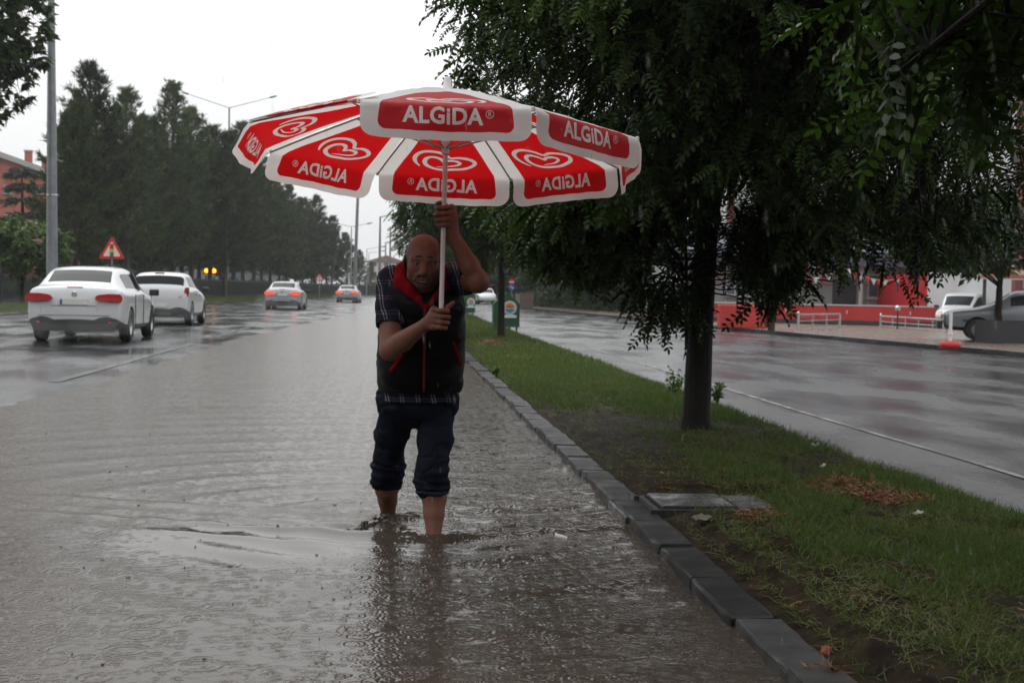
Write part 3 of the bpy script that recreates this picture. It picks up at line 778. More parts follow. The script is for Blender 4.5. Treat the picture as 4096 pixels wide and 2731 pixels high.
M_amber = pm('lit_amber_lamp', (.9, .4, .05), .2, emit=(1, .27, .01), est=4.0); M_yellowp = paint('yellow_machine_paint', (.55, .34, .03), .4)
M_arch = pm('wheel_arch_black', (.006, .006, .006), .8)

M_upole = pm('white_painted_pole', (.62, .60, .59), .35, col2=(.5, .47, .45), scale=9, lo=.6, hi=.8)
def wheel(parent, x, y, r=.32, w=.2, side=1):
    t = link('wheel', MB().lathe([(r * .62, -w / 2), (r * .93, -w / 2), (r, -w * .36), (r, w * .36), (r * .93, w / 2), (r * .62, w / 2)], n=24, axis='X').mesh('tyre', M_tyre, True), parent, (x, y, r))
    m = MB().lathe([(0, .30 * w), (r * .12, .34 * w), (r * .12, .22 * w), (r * .5, .18 * w), (r * .6, .42 * w), (r * .65, .40 * w), (r * .65, -.4 * w)], n=24, axis='X')
    for k in range(5):
        a = 2 * math.pi * k / 5
        m.box((.26 * w, math.cos(a) * r * .34, math.sin(a) * r * .34), (.16 * w, r * .46, r * .15), rx=a)
    if side < 0: m.v = [(-a_, b_, c_) for a_, b_, c_ in m.v]
    m.build('rim', M_rim, t, smooth=True)
    return t
LBL = ['body', 'windshield', 'rear_window', 'side_window', 'bumper', 'wheel_arch', 'roof']
def car_body(parent, st, glass, axles, paint_m, r=.32, W=1.8, lowdark=True, sub=2, dark_rear=0, arch_r=1.17):
    """loft of cross-sections st: (y,w,zb,zm,zs,wg,zwb,wr,zwt,zr); glass: {(i,j): label index}"""
    b = bmesh.new(); rings = []
    for (y, w, zb, zm, zs, wg, zwb, wr, zwt, zr) in st:
        pr = [(w * .92, zb), (w * .985, zb + .10), (w, zm), (w * .985, zs), (wg, zwb), (wr + .02, zwt), (wr - .07, zr - .012), (wr * .5, zr + .006), (0, zr + .012)]
        full = [b.verts.new((-x, y, z)) for x, z in pr[:-1]] + [b.verts.new((0, y, pr[-1][1]))] + [b.verts.new((x, y, z)) for x, z in reversed(pr[:-1])]
        rings.append(full)
    n = len(rings[0]); J = lambda k: k if k < 8 else 15 - k
    for i in range(len(rings) - 1):
        for k in range(n - 1):
            f = b.faces.new((rings[i][k], rings[i][k + 1], rings[i + 1][k + 1], rings[i + 1][k]))
            f.material_index = glass.get((i, J(k)), 4 if (J(k) == 0 and lowdark) else 0)
        f = b.faces.new((rings[i][n - 1], rings[i][0], rings[i + 1][0], rings[i + 1][n - 1])); f.material_index = 5
    b.faces.new(rings[0]); b.faces.new(list(reversed(rings[-1])))
    bmesh.ops.recalc_face_normals(b, faces=b.faces)
    me = bpy.data.meshes.new('tmp'); b.to_mesh(me); b.free()
    for _ in LBL: me.materials.append(M_arch)
    tmp = link('tmp', me); ss = tmp.modifiers.new('s', 'SUBSURF'); ss.levels = sub; ss.render_levels = sub
    cm = MB()
    for ya in axles:
        for sx in (-1, 1):
            cm.lathe([(0, -.22), (r * arch_r, -.22), (r * arch_r, .22), (0, .22)], (sx * (W / 2 - .02), ya, r), 20, 5, 'X')
    cut = cm.build('cut', [M_arch] * 7); bm_ = tmp.modifiers.new('b', 'BOOLEAN'); bm_.object = cut; bm_.solver = 'EXACT'; bm_.operation = 'DIFFERENCE'
    dg = bpy.context.evaluated_depsgraph_get(); dg.update()
    ev = tmp.evaluated_get(dg); m2 = bpy.data.meshes.new_from_object(ev)
    bpy.data.objects.remove(tmp); bpy.data.objects.remove(cut)
    nv = len(m2.vertices); co = np.empty(nv * 3, np.float32); m2.vertices.foreach_get('co', co); co = co.reshape(-1, 3)
    by = {}
    for p in m2.polygons: by.setdefault((p.material_index, 0 if p.material_index != 3 else (1 if p.center.x > 0 else -1)), []).append(tuple(p.vertices))
    mats = [paint_m, M_glass, M_glass, M_glass, M_blackp, M_arch, paint_m]
    for (li, sd), fs in sorted(by.items()):
        used = sorted({i for f in fs for i in f}); ix = {u: k for k, u in enumerate(used)}
        me = bpy.data.meshes.new(LBL[li]); me.from_pydata([tuple(co[u]) for u in used], [], [tuple(ix[i] for i in f) for f in fs])
        me.materials.append(mats[li]); me.polygons.foreach_set('use_smooth', [True] * len(me.polygons)); me.set_sharp_from_angle(angle=R(50)); me.update()
        link(LBL[li], me, parent)
    bpy.data.meshes.remove(m2)

def patch(name, poly, depth, mat, parent, loc, rz=0.0, rx=0.0, smooth=False):
    """a lamp or plate: outline poly (x,z), pushed depth along y, edges softened"""
    b = bmesh.new(); vs = [b.verts.new((x, 0, z)) for x, z in poly]; f = b.faces.new(vs)
    e = bmesh.ops.extrude_face_region(b, geom=[f]); bmesh.ops.translate(b, vec=(0, -depth, 0), verts=[v for v in e['geom'] if isinstance(v, bmesh.types.BMVert)])
    bmesh.ops.recalc_face_normals(b, faces=b.faces)
    bmesh.ops.bevel(b, geom=list(b.edges), offset=min(depth * .35, .012), segments=2, affect='EDGES')
    me = bpy.data.meshes.new(name); b.to_mesh(me); b.free(); me.materials.append(mat)
    me.polygons.foreach_set('use_smooth', [True] * len(me.polygons)); me.set_sharp_from_angle(angle=R(35))
    o = link(name, me, parent, loc); o.rotation_euler = (rx, 0, rz); return o
def mirror(parent, x, y, z, mat):
    for s in (-1, 1):
        b = bevel_box((.20, .10, .14), .03, 2); me = bpy.data.meshes.new('side_mirror'); b.to_mesh(me); b.free(); me.materials.append(mat)
        o = link('side_mirror', me, parent, (s * (x + .1), y, z)); o.rotation_euler = (0, 0, s * .2)
def plate(parent, y, z, rz=0.0, n=(2, 3, 3)):
    p = patch('number_plate', [(-.26, -.056), (.26, -.056), (.26, .056), (-.26, .056)], .02, M_plate, parent, (0, y, z), rz)
    MB().box((-.233, -.0225, 0), (.04, .004, .098)).build('blue_band', M_plateb, p)

def sedan(name, label, lit, paint_m=None, scale=1.0, group=None, L=4.53, W=1.82):
    paint_m = paint_m or M_white; t = empty(name, label=label, cat='car', group=group); w = W / 2; h = L / 2
    st = [(-h + .00, w * .80, .40, .55, .66, w * .72, .70, w * .60, .72, .74),
          (-h + .05, w * .93, .33, .56, .88, w * .84, .95, w * .74, .985, 1.00),
          (-h + .13, w * .96, .29, .58, .95, w * .87, 1.02, w * .77, 1.055, 1.07),
          (-h + .28, w * .99, .26, .60, .95, w * .89, 1.02, w * .79, 1.06, 1.085),
          (-h + .42, w, .22, .60, .95, w * .90, 1.01, w * .77, 1.06, 1.10),
          (-h + .94, w, .20, .62, .94, w * .90, .99, w * .70, 1.38, 1.435),
          (-h + 1.20, w, .20, .62, .94, w * .90, .985, w * .69, 1.37, 1.445),
          (-h + 1.95, w, .19, .62, .93, w * .91, .97, w * .70, 1.39, 1.475),
          (-h + 2.55, w, .19, .62, .91, w * .91, .95, w * .69, 1.36, 1.445),
          (-h + 2.72, w, .19, .62, .91, w * .91, .945, w * .68, 1.32, 1.41),
          (-h + 3.50, w, .19, .60, .87, w * .89, .92, w * .78, .96, .985),
          (-h + 3.95, w * .99, .20, .58, .82, w * .86, .86, w * .74, .89, .905),
          (-h + 4.35, w * .93, .22, .50, .70, w * .78, .74, w * .66, .765, .775),
          (-h + 4.53, w * .72, .28, .45, .56, w * .62, .58, w * .5, .60, .61)]
    gl = {(4, 6): 2, (4, 7): 2, (9, 6): 1, (9, 7): 1}
    for i in (5, 6, 7, 8): gl[(i, 4)] = 3
    gl[(9, 4)] = 3
    for i in (0,): gl[(i, 0)] = 4
    car_body(t, st, gl, (-h + .97, -h + 3.62), paint_m, W=W)
    for ya in (-h + .97, -h + 3.62):
        for s in (-1, 1): wheel(t, s * (w - .105), ya, side=s)
    for s in (-1, 1):
        pl = [(-.36, -.01), (-.30, -.055), (-.05, -.085), (.14, -.085), (.16, .0), (.12, .07), (-.10, .075), (-.30, .05)]
        if s < 0: pl = [(-x, z) for x, z in reversed(pl)]
        patch('tail_light', pl, .09, lit, t, (s * (w * .80), -h + .055, .86), s * .17)
        patch('reflector', [(-.09, -.025), (.09, -.025), (.09, .025), (-.09, .025)], .03, M_reflect, t, (s * w * .78, -h + .075, .40), s * .3)
        MB().box((0, 0, 0), (.02, .18, .03)).build('door_handle', paint_m, t, loc=(s * (w + .005), -h + 1.85, .83))
        MB().box((0, 0, 0), (.02, .18, .03)).build('door_handle', paint_m, t, loc=(s * (w + .005), -h + 2.75, .81))
    patch('brake_light', [(-.16, -.016), (.16, -.016), (.15, .016), (-.15, .016)], .03, M_tail, t, (0, -h + .12, 1.045))
    patch('bumper_diffuser', [(-w * .82, -.13), (w * .82, -.13), (w * .9, .07), (-w * .9, .07)], .05, M_blackp, t, (0, -h + .09, .35))
    plate(t, -h + .012, .775)
    MB().lathe([(0, -.01), (.05, -.01), (.055, .0), (.05, .01), (0, .01)], n=14, axis='Y').build('badge', M_chrome, t, loc=(0, -h + .028, .92))
    for z_, w_ in ((.70, .86), (.52, 1.3)): MB().box((0, -h + .012, z_), (w_, .02, .010)).build('boot_seam', M_blackp, t)
    MB().tube([(.0, -h + 1.25, 1.43), (0, -h + 1.08, 1.55)], [.008, .004], 5).build('aerial', M_blackp, t)
    for s in (-1, 1):
        for y_ in (1.42, 2.42, 3.42): MB().box((s * (w + .001), -h + y_, .62), (.012, .010, .62)).build('door_seam', M_blackp, t)
        MB().box((s * (w * .80), -h + 2.30, 1.17), (.10, .09, .40), ry=-s * .42).build('door_pillar', M_blackp, t)
    mirror(t, w, -h + 3.15, .96, M_blackp)
    MB().tube([(-.45, -h + .05, .27), (-.45, -h + .3, .27)], .035, 8).build('exhaust', M_chrome, t)
    t.scale = (scale,) * 3
    return t
def hatch(name, label, lit, paint_m=None, scale=1.0, lamps=None, group=None):
    paint_m = paint_m or M_white; L, W = 4.0, 1.74; t = empty(name, label=label, cat='car', group=group); w = W / 2; h = L / 2
    st = [(-h + .00, w * .82, .42, .55, .66, w * .74, .70, w * .62, .72, .74),
          (-h + .05, w * .95, .32, .56, .88, w * .86, .96, w * .76, 1.0, 1.02),
          (-h + .14, w * .98, .28, .60, .95, w * .88, 1.03, w * .80, 1.06, 1.08),
          (-h + .42, w, .24, .60, .96, w * .90, 1.03, w * .74, 1.38, 1.42),
          (-h + .58, w, .22, .62, .96, w * .90, 1.02, w * .73, 1.40, 1.46),
          (-h + 1.30, w, .20, .62, .95, w * .91, 1.00, w * .73, 1.41, 1.49),
          (-h + 2.00, w, .20, .62, .93, w * .91, .98, w * .71, 1.38, 1.465),
          (-h + 2.20, w, .20, .62, .93, w * .91, .97, w * .69, 1.34, 1.43),
          (-h + 3.00, w, .20, .62, .88, w * .88, .95, w * .76, .99, 1.01),
          (-h + 3.45, w * .98, .20, .58, .83, w * .84, .87, w * .70, .90, .915),
          (-h + 3.85, w * .92, .22, .50, .70, w * .76, .74, w * .62, .77, .78),
          (-h + 4.0, w * .74, .28, .45, .56, w * .62, .58, w * .5, .60, .61)]
    gl = {(2, 6): 2, (2, 7): 2, (2, 5): 2, (7, 6): 1, (7, 7): 1}
    for i in (4, 5, 6, 7): gl[(i, 4)] = 3
    car_body(t, st, gl, (-h + .72, -h + 3.20), paint_m, W=W)
    for ya in (-h + .72, -h + 3.20):
        for s in (-1, 1): wheel(t, s * (w - .10), ya, .31, side=s)
    for s in (-1, 1):
        pl = [(-.20, -.14), (.06, -.13), (.11, .02), (.10, .16), (-.01, .15), (-.05, .0)]
        if s < 0: pl = [(-x, z) for x, z in reversed(pl)]
        patch('tail_light', pl, .06, lit, t, (s * (w * .86), -h + .115, .90), s * .32)
        hp = [(-.2, -.06), (.14, -.08), (.2, .06), (-.12, .05)]
        patch('headlight', hp if s < 0 else [(-x, z) for x, z in reversed(hp)], .06, lamps or M_lens, t, (s * w * .70, h - .22, .70), math.pi - s * .45)
        MB().box((0, 0, 0), (.02, .18, .03)).build('door_handle', M_blackp, t, loc=(s * (w + .004), -h + 1.45, .86))
        MB().box((0, 0, 0), (.02, .18, .03)).build('door_handle', M_blackp, t, loc=(s * (w + .004), -h + 2.1, .84))
    patch('brake_light', [(-.14, -.018), (.14, -.018), (.13, .018), (-.13, .018)], .03, M_tail, t, (0, -h + .43, 1.44))
    patch('bumper_trim', [(-.36, -.09), (.36, -.09), (.40, .09), (-.40, .09)], .03, M_blackp, t, (0, -h + .07, .38))
    plate(t, -h + .0, .55)
    patch('grille', [(-.42, -.07), (.42, -.07), (.36, .07), (-.36, .07)], .03, M_blackp, t, (0, h - .10, .42), math.pi)
    MB().lathe([(0, -.01), (.045, -.01), (.05, 0), (.045, .01), (0, .01)], n=14, axis='Y').build('badge', M_chrome, t, loc=(0, -h + .06, .92))
    mirror(t, w, -h + 2.62, 1.0, M_blackp); t.scale = (scale,) * 3
    return t
def put(t, p, rz=0.0, z=None):
    t.location = (p.x, p.y, p.z if z is None else z); t.rotation_euler = (0, 0, rz); return t

# near white car: right rear wheel stands at photo point (480,1365)
c = sedan('white_saloon', 'white saloon car nearest in the traffic, dark rear window and wide red tail lamps', M_taillow, group='cars driving away on the flooded avenue')
q = gp(478, 1366, .055); put(c, Vector((q.x - .71, q.y + 1.32, .055)), .02)
c = hatch('white_hatchback', 'white hatchback with a rounded rear window just ahead of the nearest saloon', M_tail, group='cars driving away on the flooded avenue', scale=1.0)
q = gp(739, 1299, .06); put(c, Vector((q.x - .65, q.y + 1.25, .06)), .0)
c = sedan('silver_saloon', 'silver saloon with both brake lamps glowing, third car along the avenue', M_brake, M_silver, .97, 'cars driving away on the flooded avenue')
put(c, Vector((at(1133, 1241, 69).x, 71.2, .04)), -.03)
c = sedan('silver_saloon', 'small silver saloon farthest along the avenue, red lamps mirrored on the road', M_brake, M_silver, .95, 'cars driving away on the flooded avenue')
put(c, Vector((at(1393, 1214, 108).x, 110, .02)), -.06)
c = hatch('white_hatchback', 'white car coming towards the viewer on the side road between the green boards', M_tail, M_white, .93)
put(c, Vector((at(1943, 1214, 118).x, 118, .0)), math.pi + .03)

# oncoming cars on the far carriageway, only their lamps and dark fronts showing between the trunks
for k, (u, v, Y, lb) in enumerate(((957, 1159, 148, 'dark oncoming car with bright head lamps between the pine trunks'),
                                   (1073, 1166, 168, 'dark oncoming car whose lamps show left of the silver saloon'),
                                   (780, 1117, 142, 'dark oncoming car behind the white hatchback with its lamps on'))):
    c = hatch('oncoming_car', lb, M_tail, M_grey, 1.0, M_head, 'oncoming cars on the far carriageway')
    p = at(u, v, Y); put(c, Vector((p.x - .55, Y + 2, .05)), math.pi - .08)

# bus front behind the fence
def bus():
    t = empty('white_bus', label='white bus with a blue green windscreen seen behind the white cars', cat='bus')
    b = bevel_box((2.6, 10, 3.05), .12, 3); me = bpy.data.meshes.new('body'); b.to_mesh(me); b.free(); me.materials.append(M_white)
    me.polygons.foreach_set('use_smooth', [True] * len(me.polygons)); me.set_sharp_from_angle(angle=R(40))
    link('body', me, t, (0, 5, 1.95))
    mg = pm('bus_windscreen', (.05, .11, .12), .08, spec=.7)
    patch('windshield', [(-1.16, -.62), (1.16, -.62), (1.14, .62), (-1.14, .62)], .04, mg, t, (0, .012, 2.45))
    patch('destination_panel', [(-1.1, -.12), (1.1, -.12), (1.08, .12), (-1.08, .12)], .03, M_white, t, (0, .012, 3.24))
    for s in (-1, 1):
        patch('headlight', [(-.18, -.08), (.18, -.08), (.18, .08), (-.18, .08)], .04, M_lens, t, (s * .95, .012, .85))
        for y in (2.4, 7.4): wheel(t, s * 1.12, y, .48, .28, s)
        mg2 = MB()
        for k in range(5): mg2 = MB().box((s * 1.302, 1.6 + k * 1.75, 2.45), (.02, 1.5, 1.0)); mg2.build('side_window', M_glass, t)
        MB().box((s * 1.45, -.15, 2.6), (.14, .1, .45)).build('mirror', M_blackp, t)
    return t
p = at(505, 1090, 138); put(bus(), Vector((p.x, 138, .05)), -.04)
def loader():
    t = empty('yellow_loader', label='yellow wheel loader whose cab roof shows above the nearest white car', cat='loader')
    for x, y in ((-.85, -1.2), (.85, -1.2), (-.85, 1.2), (.85, 1.2)): wheel(t, x, y, .62, .45, 1 if x > 0 else -1)
    def bb(nm, d, c, m, bv=.06):
        b = bevel_box(d, bv, 2); me = bpy.data.meshes.new(nm); b.to_mesh(me); b.free(); me.materials.append(m); return link(nm, me, t, c)
    bb('chassis', (1.5, 4.2, .7), (0, 0, 1.0), M_yellowp); bb('engine_cover', (1.4, 1.6, .8), (0, 1.4, 1.7), M_yellowp)
    cab = bb('cab', (1.45, 1.5, 1.05), (0, -.1, 1.95), M_glass); bb('cab_roof', (2.0, 1.8, .22), (0, -.1, 2.72), M_yellowp)
    for x in (-.7, .7):
        for y in (-.82, .62): MB().box((x, y, 2.05), (.09, .09, 1.2)).build('cab_post', M_yellowp, t)
        MB().tube([(x * .8, -1.2, 1.4), (x * .8, -2.3, 1.9), (x * .8, -3.0, 1.0)], .1, 6).build('lift_arm', M_yellowp, t)
    MB().prism([(-1.3, .2), (1.3, .2), (1.3, .9), (-1.3, .9)], -3.5, -2.9).build('bucket', M_yellowp, t)
    return t
p = at(362, 1070, 128); put(loader(), Vector((p.x, 128, .05)), .1)

# right: grey estate and white van in front of the red shop
def estate():
    L, W = 4.3, 1.66; w = W / 2; h = L / 2
    t = empty('grey_estate_car', label='old grey estate car parked with its black bumper towards the road', cat='car')
    st = [(-h, w * .92, .42, .62, .80, w * .88, .86, w * .78, .92, .95), (-h + .06, w * .97, .32, .62, .88, w * .93, .95, w * .80, 1.28, 1.33),
          (-h + .22, w, .26, .62, .90, w * .94, .95, w * .80, 1.34, 1.40), (-h + 1.2, w, .24, .62, .90, w * .94, .95, w * .82, 1.36, 1.43),
          (-h + 2.2, w, .24, .62, .89, w * .94, .94, w * .82, 1.35, 1.42), (-h + 2.45, w, .24, .62, .88, w * .94, .93, w * .80, 1.31, 1.385),
          (-h + 3.02, w, .24, .62, .86, w * .92, .90, w * .84, .92, .935), (-h + 3.8, w * .99, .26, .58, .80, w * .90, .84, w * .80, .86, .87),
          (-h + 4.12, w * .98, .28, .56, .76, w * .90, .79, w * .82, .80, .81), (-h + 4.24, w * .95, .34, .50, .66, w * .88, .70, w * .8, .71, .72)]
    gl = {(5, 6): 1, (5, 7): 1, (0, 6): 2, (0, 7): 2}
    for i in (1, 2, 3, 4): gl[(i, 4)] = 3
    car_body(t, st, gl, (-h + .85, -h + 3.35), M_grey, .31, W)
    for ya in (-h + .85, -h + 3.35):
        for s in (-1, 1): wheel(t, s * (w - .10), ya, .31, .18, s)
    for s in (-1, 1):
        patch('headlight', [(-.16, -.08), (.16, -.08), (.16, .08), (-.16, .08)], .04, M_lens, t, (s * .55, h - .065, .64), math.pi)
        patch('tail_light', [(-.08, -.15), (.08, -.15), (.08, .15), (-.08, .15)], .04, M_tail, t, (s * .7, -h + .02, .72))
        MB().box((0, 0, 0), (.02, .16, .03)).build('door_handle', M_blackp, t, loc=(s * (w + .004), -.3, .82))
        MB().box((0, 0, 0), (.025, 3.2, .05)).build('trim_strip', M_blackp, t, loc=(s * (w + .004), 0, .56))
    patch('grille', [(-.36, -.07), (.36, -.07), (.36, .07), (-.36, .07)], .03, M_blackp, t, (0, h - .06, .64), math.pi)
    patch('front_bumper', [(-w * .98, -.11), (w * .98, -.11), (w * .98, .09), (-w * .98, .09)], .14, M_blackp, t, (0, h - .02, .44), math.pi)
    for s in (-1, 1): MB().tube([(s * .56, -1.5, 1.45), (s * .56, .0, 1.47)], .015, 5).build('roof_rail', M_blackp, t)
    MB().tube([(-.5, 1.02, .955), (.1, .95, .99)], .012, 4).build('wiper', M_blackp, t)
    plate(t, h + .0, .52, math.pi); mirror(t, w, .65, .96, M_blackp)
    return t
e = estate(); p = gp(3900, 1386, .1)
put(e, Vector((16.35, 34.6, .10)), R(70)); e.scale = (.93,) * 3
def van():
    L, W = 4.0, 1.66; w = W / 2; h = L / 2
    t = empty('white_van', label='small white van with round headlamps parked facing the road by the red shop', cat='van')
    st = [(-h, w * .95, .42, .7, .95, w * .93, 1.0, w * .86, 1.55, 1.62), (-h + .08, w, .3, .7, .98, w * .96, 1.02, w * .88, 1.68, 1.76),
          (-h + 1.2, w, .26, .7, .98, w * .96, 1.02, w * .88, 1.72, 1.80), (-h + 2.3, w, .26, .7, .97, w * .96, 1.01, w * .86, 1.68, 1.77),
          (-h + 2.5, w, .26, .7, .96, w * .95, 1.0, w * .83, 1.60, 1.70), (-h + 3.25, w, .26, .68, .93, w * .88, 1.0, w * .76, 1.03, 1.05),
          (-h + 3.72, w * .96, .28, .62, .84, w * .80, .90, w * .66, .93, .945), (-h + 3.93, w * .9, .32, .55, .68, w * .72, .72, w * .58, .74, .75), (-h + 4.0, w * .74, .36, .5, .58, w * .6, .6, w * .5, .61, .62)]
    gl = {(4, 6): 1, (4, 7): 1, (3, 4): 3, (4, 4): 3, (2, 4): 3}
    car_body(t, st, gl, (-h + .8, -h + 3.3), M_white, .30, W)
    for ya in (-h + .8, -h + 3.3):
        for s in (-1, 1): wheel(t, s * (w - .10), ya, .30, .18, s)
    for s in (-1, 1):
        MB().lathe([(0, .05), (.12, .04), (.15, .0), (.13, -.03), (0, -.03)], n=18, axis='Y').build('headlight', M_lens, t, loc=(s * .55, h - .16, .70))
    patch('grille', [(-.3, -.06), (.3, -.06), (.26, .06), (-.26, .06)], .03, M_blackp, t, (0, h - .10, .60), math.pi)
    patch('front_bumper', [(-w * .9, -.1), (w * .9, -.1), (w * .92, .08), (-w * .92, .08)], .10, M_blackp, t, (0, h - .06, .42), math.pi)
    plate(t, h + .03, .44, math.pi); mirror(t, w, .9, 1.08, M_blackp)
    return t
v_ = van(); p = gp(3790, 1316, .1); put(v_, Vector((at(3850, 1300, 50).x, 50, .09)), R(145)); v_.scale = (.86, .86, .74)

# spray thrown up by the tyres
M_spray = bpy.data.materials.new('tyre_spray'); M_spray.use_nodes = True; _t = M_spray.node_tree; _t.nodes.remove(_t.nodes['Principled BSDF'])
_v = _t.nodes.new('ShaderNodeVolumePrincipled'); _v.inputs['Color'].default_value = (.9, .92, .93, 1); _v.inputs['Density'].default_value = .016
_t.links.new(_v.outputs[0], _t.nodes['Material Output'].inputs['Volume'])
_b = bmesh.new(); bmesh.ops.create_icosphere(_b, subdivisions=3, radius=1.0); _me = bpy.data.meshes.new('tyre_spray'); _b.to_mesh(_me); _b.free(); _me.materials.append(M_spray)
for o in [o for o in bpy.data.objects if o.parent is None and o.name.split('.')[0] in ('white_saloon', 'silver_saloon', 'white_hatchback') and o.get('group')]:
    for dx, dy, sc_ in ((-.75, -3.0, (.55, 1.9, .40)), (.75, -3.0, (.55, 1.9, .40)), (0, -2.6, (1.5, 2.6, .30))):
        q = link('tyre_spray', _me, None, o.location + Vector((dx, dy, sc_[2] + .09))); q.scale = sc_; tag(q, 'mist of spray behind the wheels', kind='stuff')
# ================================================================== LEFT SIDE: fence, lamps, signs, buildings
M_galv = pm('galvanised_pole', (.16, .17, .18), .45, col2=(.22, .23, .24), scale=3, metal=.3)
M_pole = pm('concrete_grey_pole', (.13, .135, .135), .6, col2=(.18, .185, .185), scale=2)
M_fence = pm('dark_fence_paint', (.014, .016, .018), .5)
M_signred = pm('sign_red', (.50, .02, .022), .35); M_signwhite = pm('sign_face', (.72, .60, .52), .4); M_signwhite2 = pm('sign_face_white', (.7, .7, .7), .4)
M_signblue = pm('sign_blue', (.02, .09, .42), .35); M_black = pm('matt_black', (.008, .008, .008), .6)
M_green = pm('signal_green', (.01, .16, .08), .4); M_yel = pm('signal_yellow', (.75, .36, .02), .4)

f = empty('railing_fence', (0, 0, 0), label='dark metal railing fence running along the avenue in front of the pines', cat='fence')
pm_post = MB().box((0, 0, .95), (.12, .12, 1.9)).mesh('post', M_fence)
pm_rail = MB().box((0, 0, 0), (.04, 3.0, .05)).mesh('rail', M_fence)
bars = MB()
yy = 40.0
while yy < 250:
    x0, x1 = -18.0 + bend(yy), -18.0 + bend(yy + 3); rz = -math.atan((x1 - x0) / 3)
    o = link('post', pm_post, f, (x0, yy, .05))
    for z in (.35, 1.62):
        o = link('rail', pm_rail, f, ((x0 + x1) / 2, yy + 1.5, z)); o.rotation_euler = (0, 0, rz)
    for k in range(1, 24):
        t_ = k / 24; bars.box((x0 + (x1 - x0) * t_, yy + 3 * t_, .98), (.022, .022, 1.45))
    yy += 3.0
tag(bars.build('picket', M_fence, f, fix=False), kind='stuff')

def lamp_post(label, p, H, arms, r=.075, reach=2.4, rise=.55, group='street lamps along the avenue', head=True, tilt=(0, 0), band=False, name='street_lamp'):
    t = empty(name, p, label=label, cat='street lamp', group=group)
    MB().tube([(0, 0, -.1), (tilt[0] * .5, 0, H * .5), (tilt[0], 0, H)], [r * 1.25, r, r * .62], 10).build('pole', M_galv, t, smooth=True)
    for a in arms:
        d = Vector((math.cos(a), math.sin(a), 0)); tip = d * reach + Vector((tilt[0], 0, H + rise))
        MB().tube([(tilt[0], 0, H - .05), tuple(tip)], [.035, .028], 6).build('arm', M_galv, t)
        hd = MB().lathe([(0, -.05), (.09, -.02), (.15, .15), (.14, .5), (.07, .68), (0, .70)], n=12)
        me = hd.mesh('lamp_head', M_galv, True)
        o = link('lamp_head', me, t, tip - d * .05); o.rotation_euler = Vector((d.x, d.y, rise / reach)).to_track_quat('Z', 'Y').to_euler(); o.scale = (1.0, .62, 1.0)
        if head: pass
    if band:
        for z in band: MB().lathe([(r * 1.3, -.02), (r * 1.3, .02)], (0, 0, z), 12).build('band', M_chrome, t)
    return t
# tall nearest post at the left
p = at(209, 1250, 50); p.z = .08
lamp_post('tall grey lamp post nearest the viewer, its head above the picture', p, 12.5, (math.pi, 0), .165, band=(4.2,), tilt=(-.1, 0), reach=2.2)
# twin-armed lamp behind the left tip of the umbrella
Yl = 129; p = at(917, 430, Yl); tip = p.z; p.z = .08
lamp_post('twin armed lamp column rising above the pines left of the umbrella', Vector((p.x, Yl, .08)), tip - .08, (math.pi + .1, .1), .12, reach=3.7, rise=1.05)
p = at(1417, 1150, 112); lamp_post('tall bare lamp column at the right end of the pines', Vector((p.x, 112, .05)), 13.5, (), .13, tilt=(.3, 0))
p = at(1406, 907, 168); lamp_post('distant twin armed lamp beside the tall bare column', Vector((p.x, 168, .05)), p.z, (math.pi, 0), .09, reach=1.9, rise=.35)
for k, (u, v, Y, rch, lb) in enumerate(((1521, 866, 88, 1.3, 'single armed lamp nearest to the man\'s right shoulder'), (1562, 914, 112, 1.2, 'single armed lamp rising just left of the man\'s head'),
                                       (1543, 968, 138, 1.4, 'single armed lamp between the two nearer lamps left of the man'), (1468, 995, 190, 2.0, 'small hazy lamp above the end of the pines'),
                                       (1476, 1011, 215, 2.0, 'tiny hazy lamp farthest along the avenue'), (1575, 1020, 170, .2, 'bare hazy column just beside the man\'s collar'))):
    p = at(u, v, Y)
    lamp_post(lb, Vector((p.x, Y, .0)), p.z, (0.05,) if rch > .3 else (), .09 if k < 3 else .07, reach=rch, rise=.30, group='street lamps along the avenue')

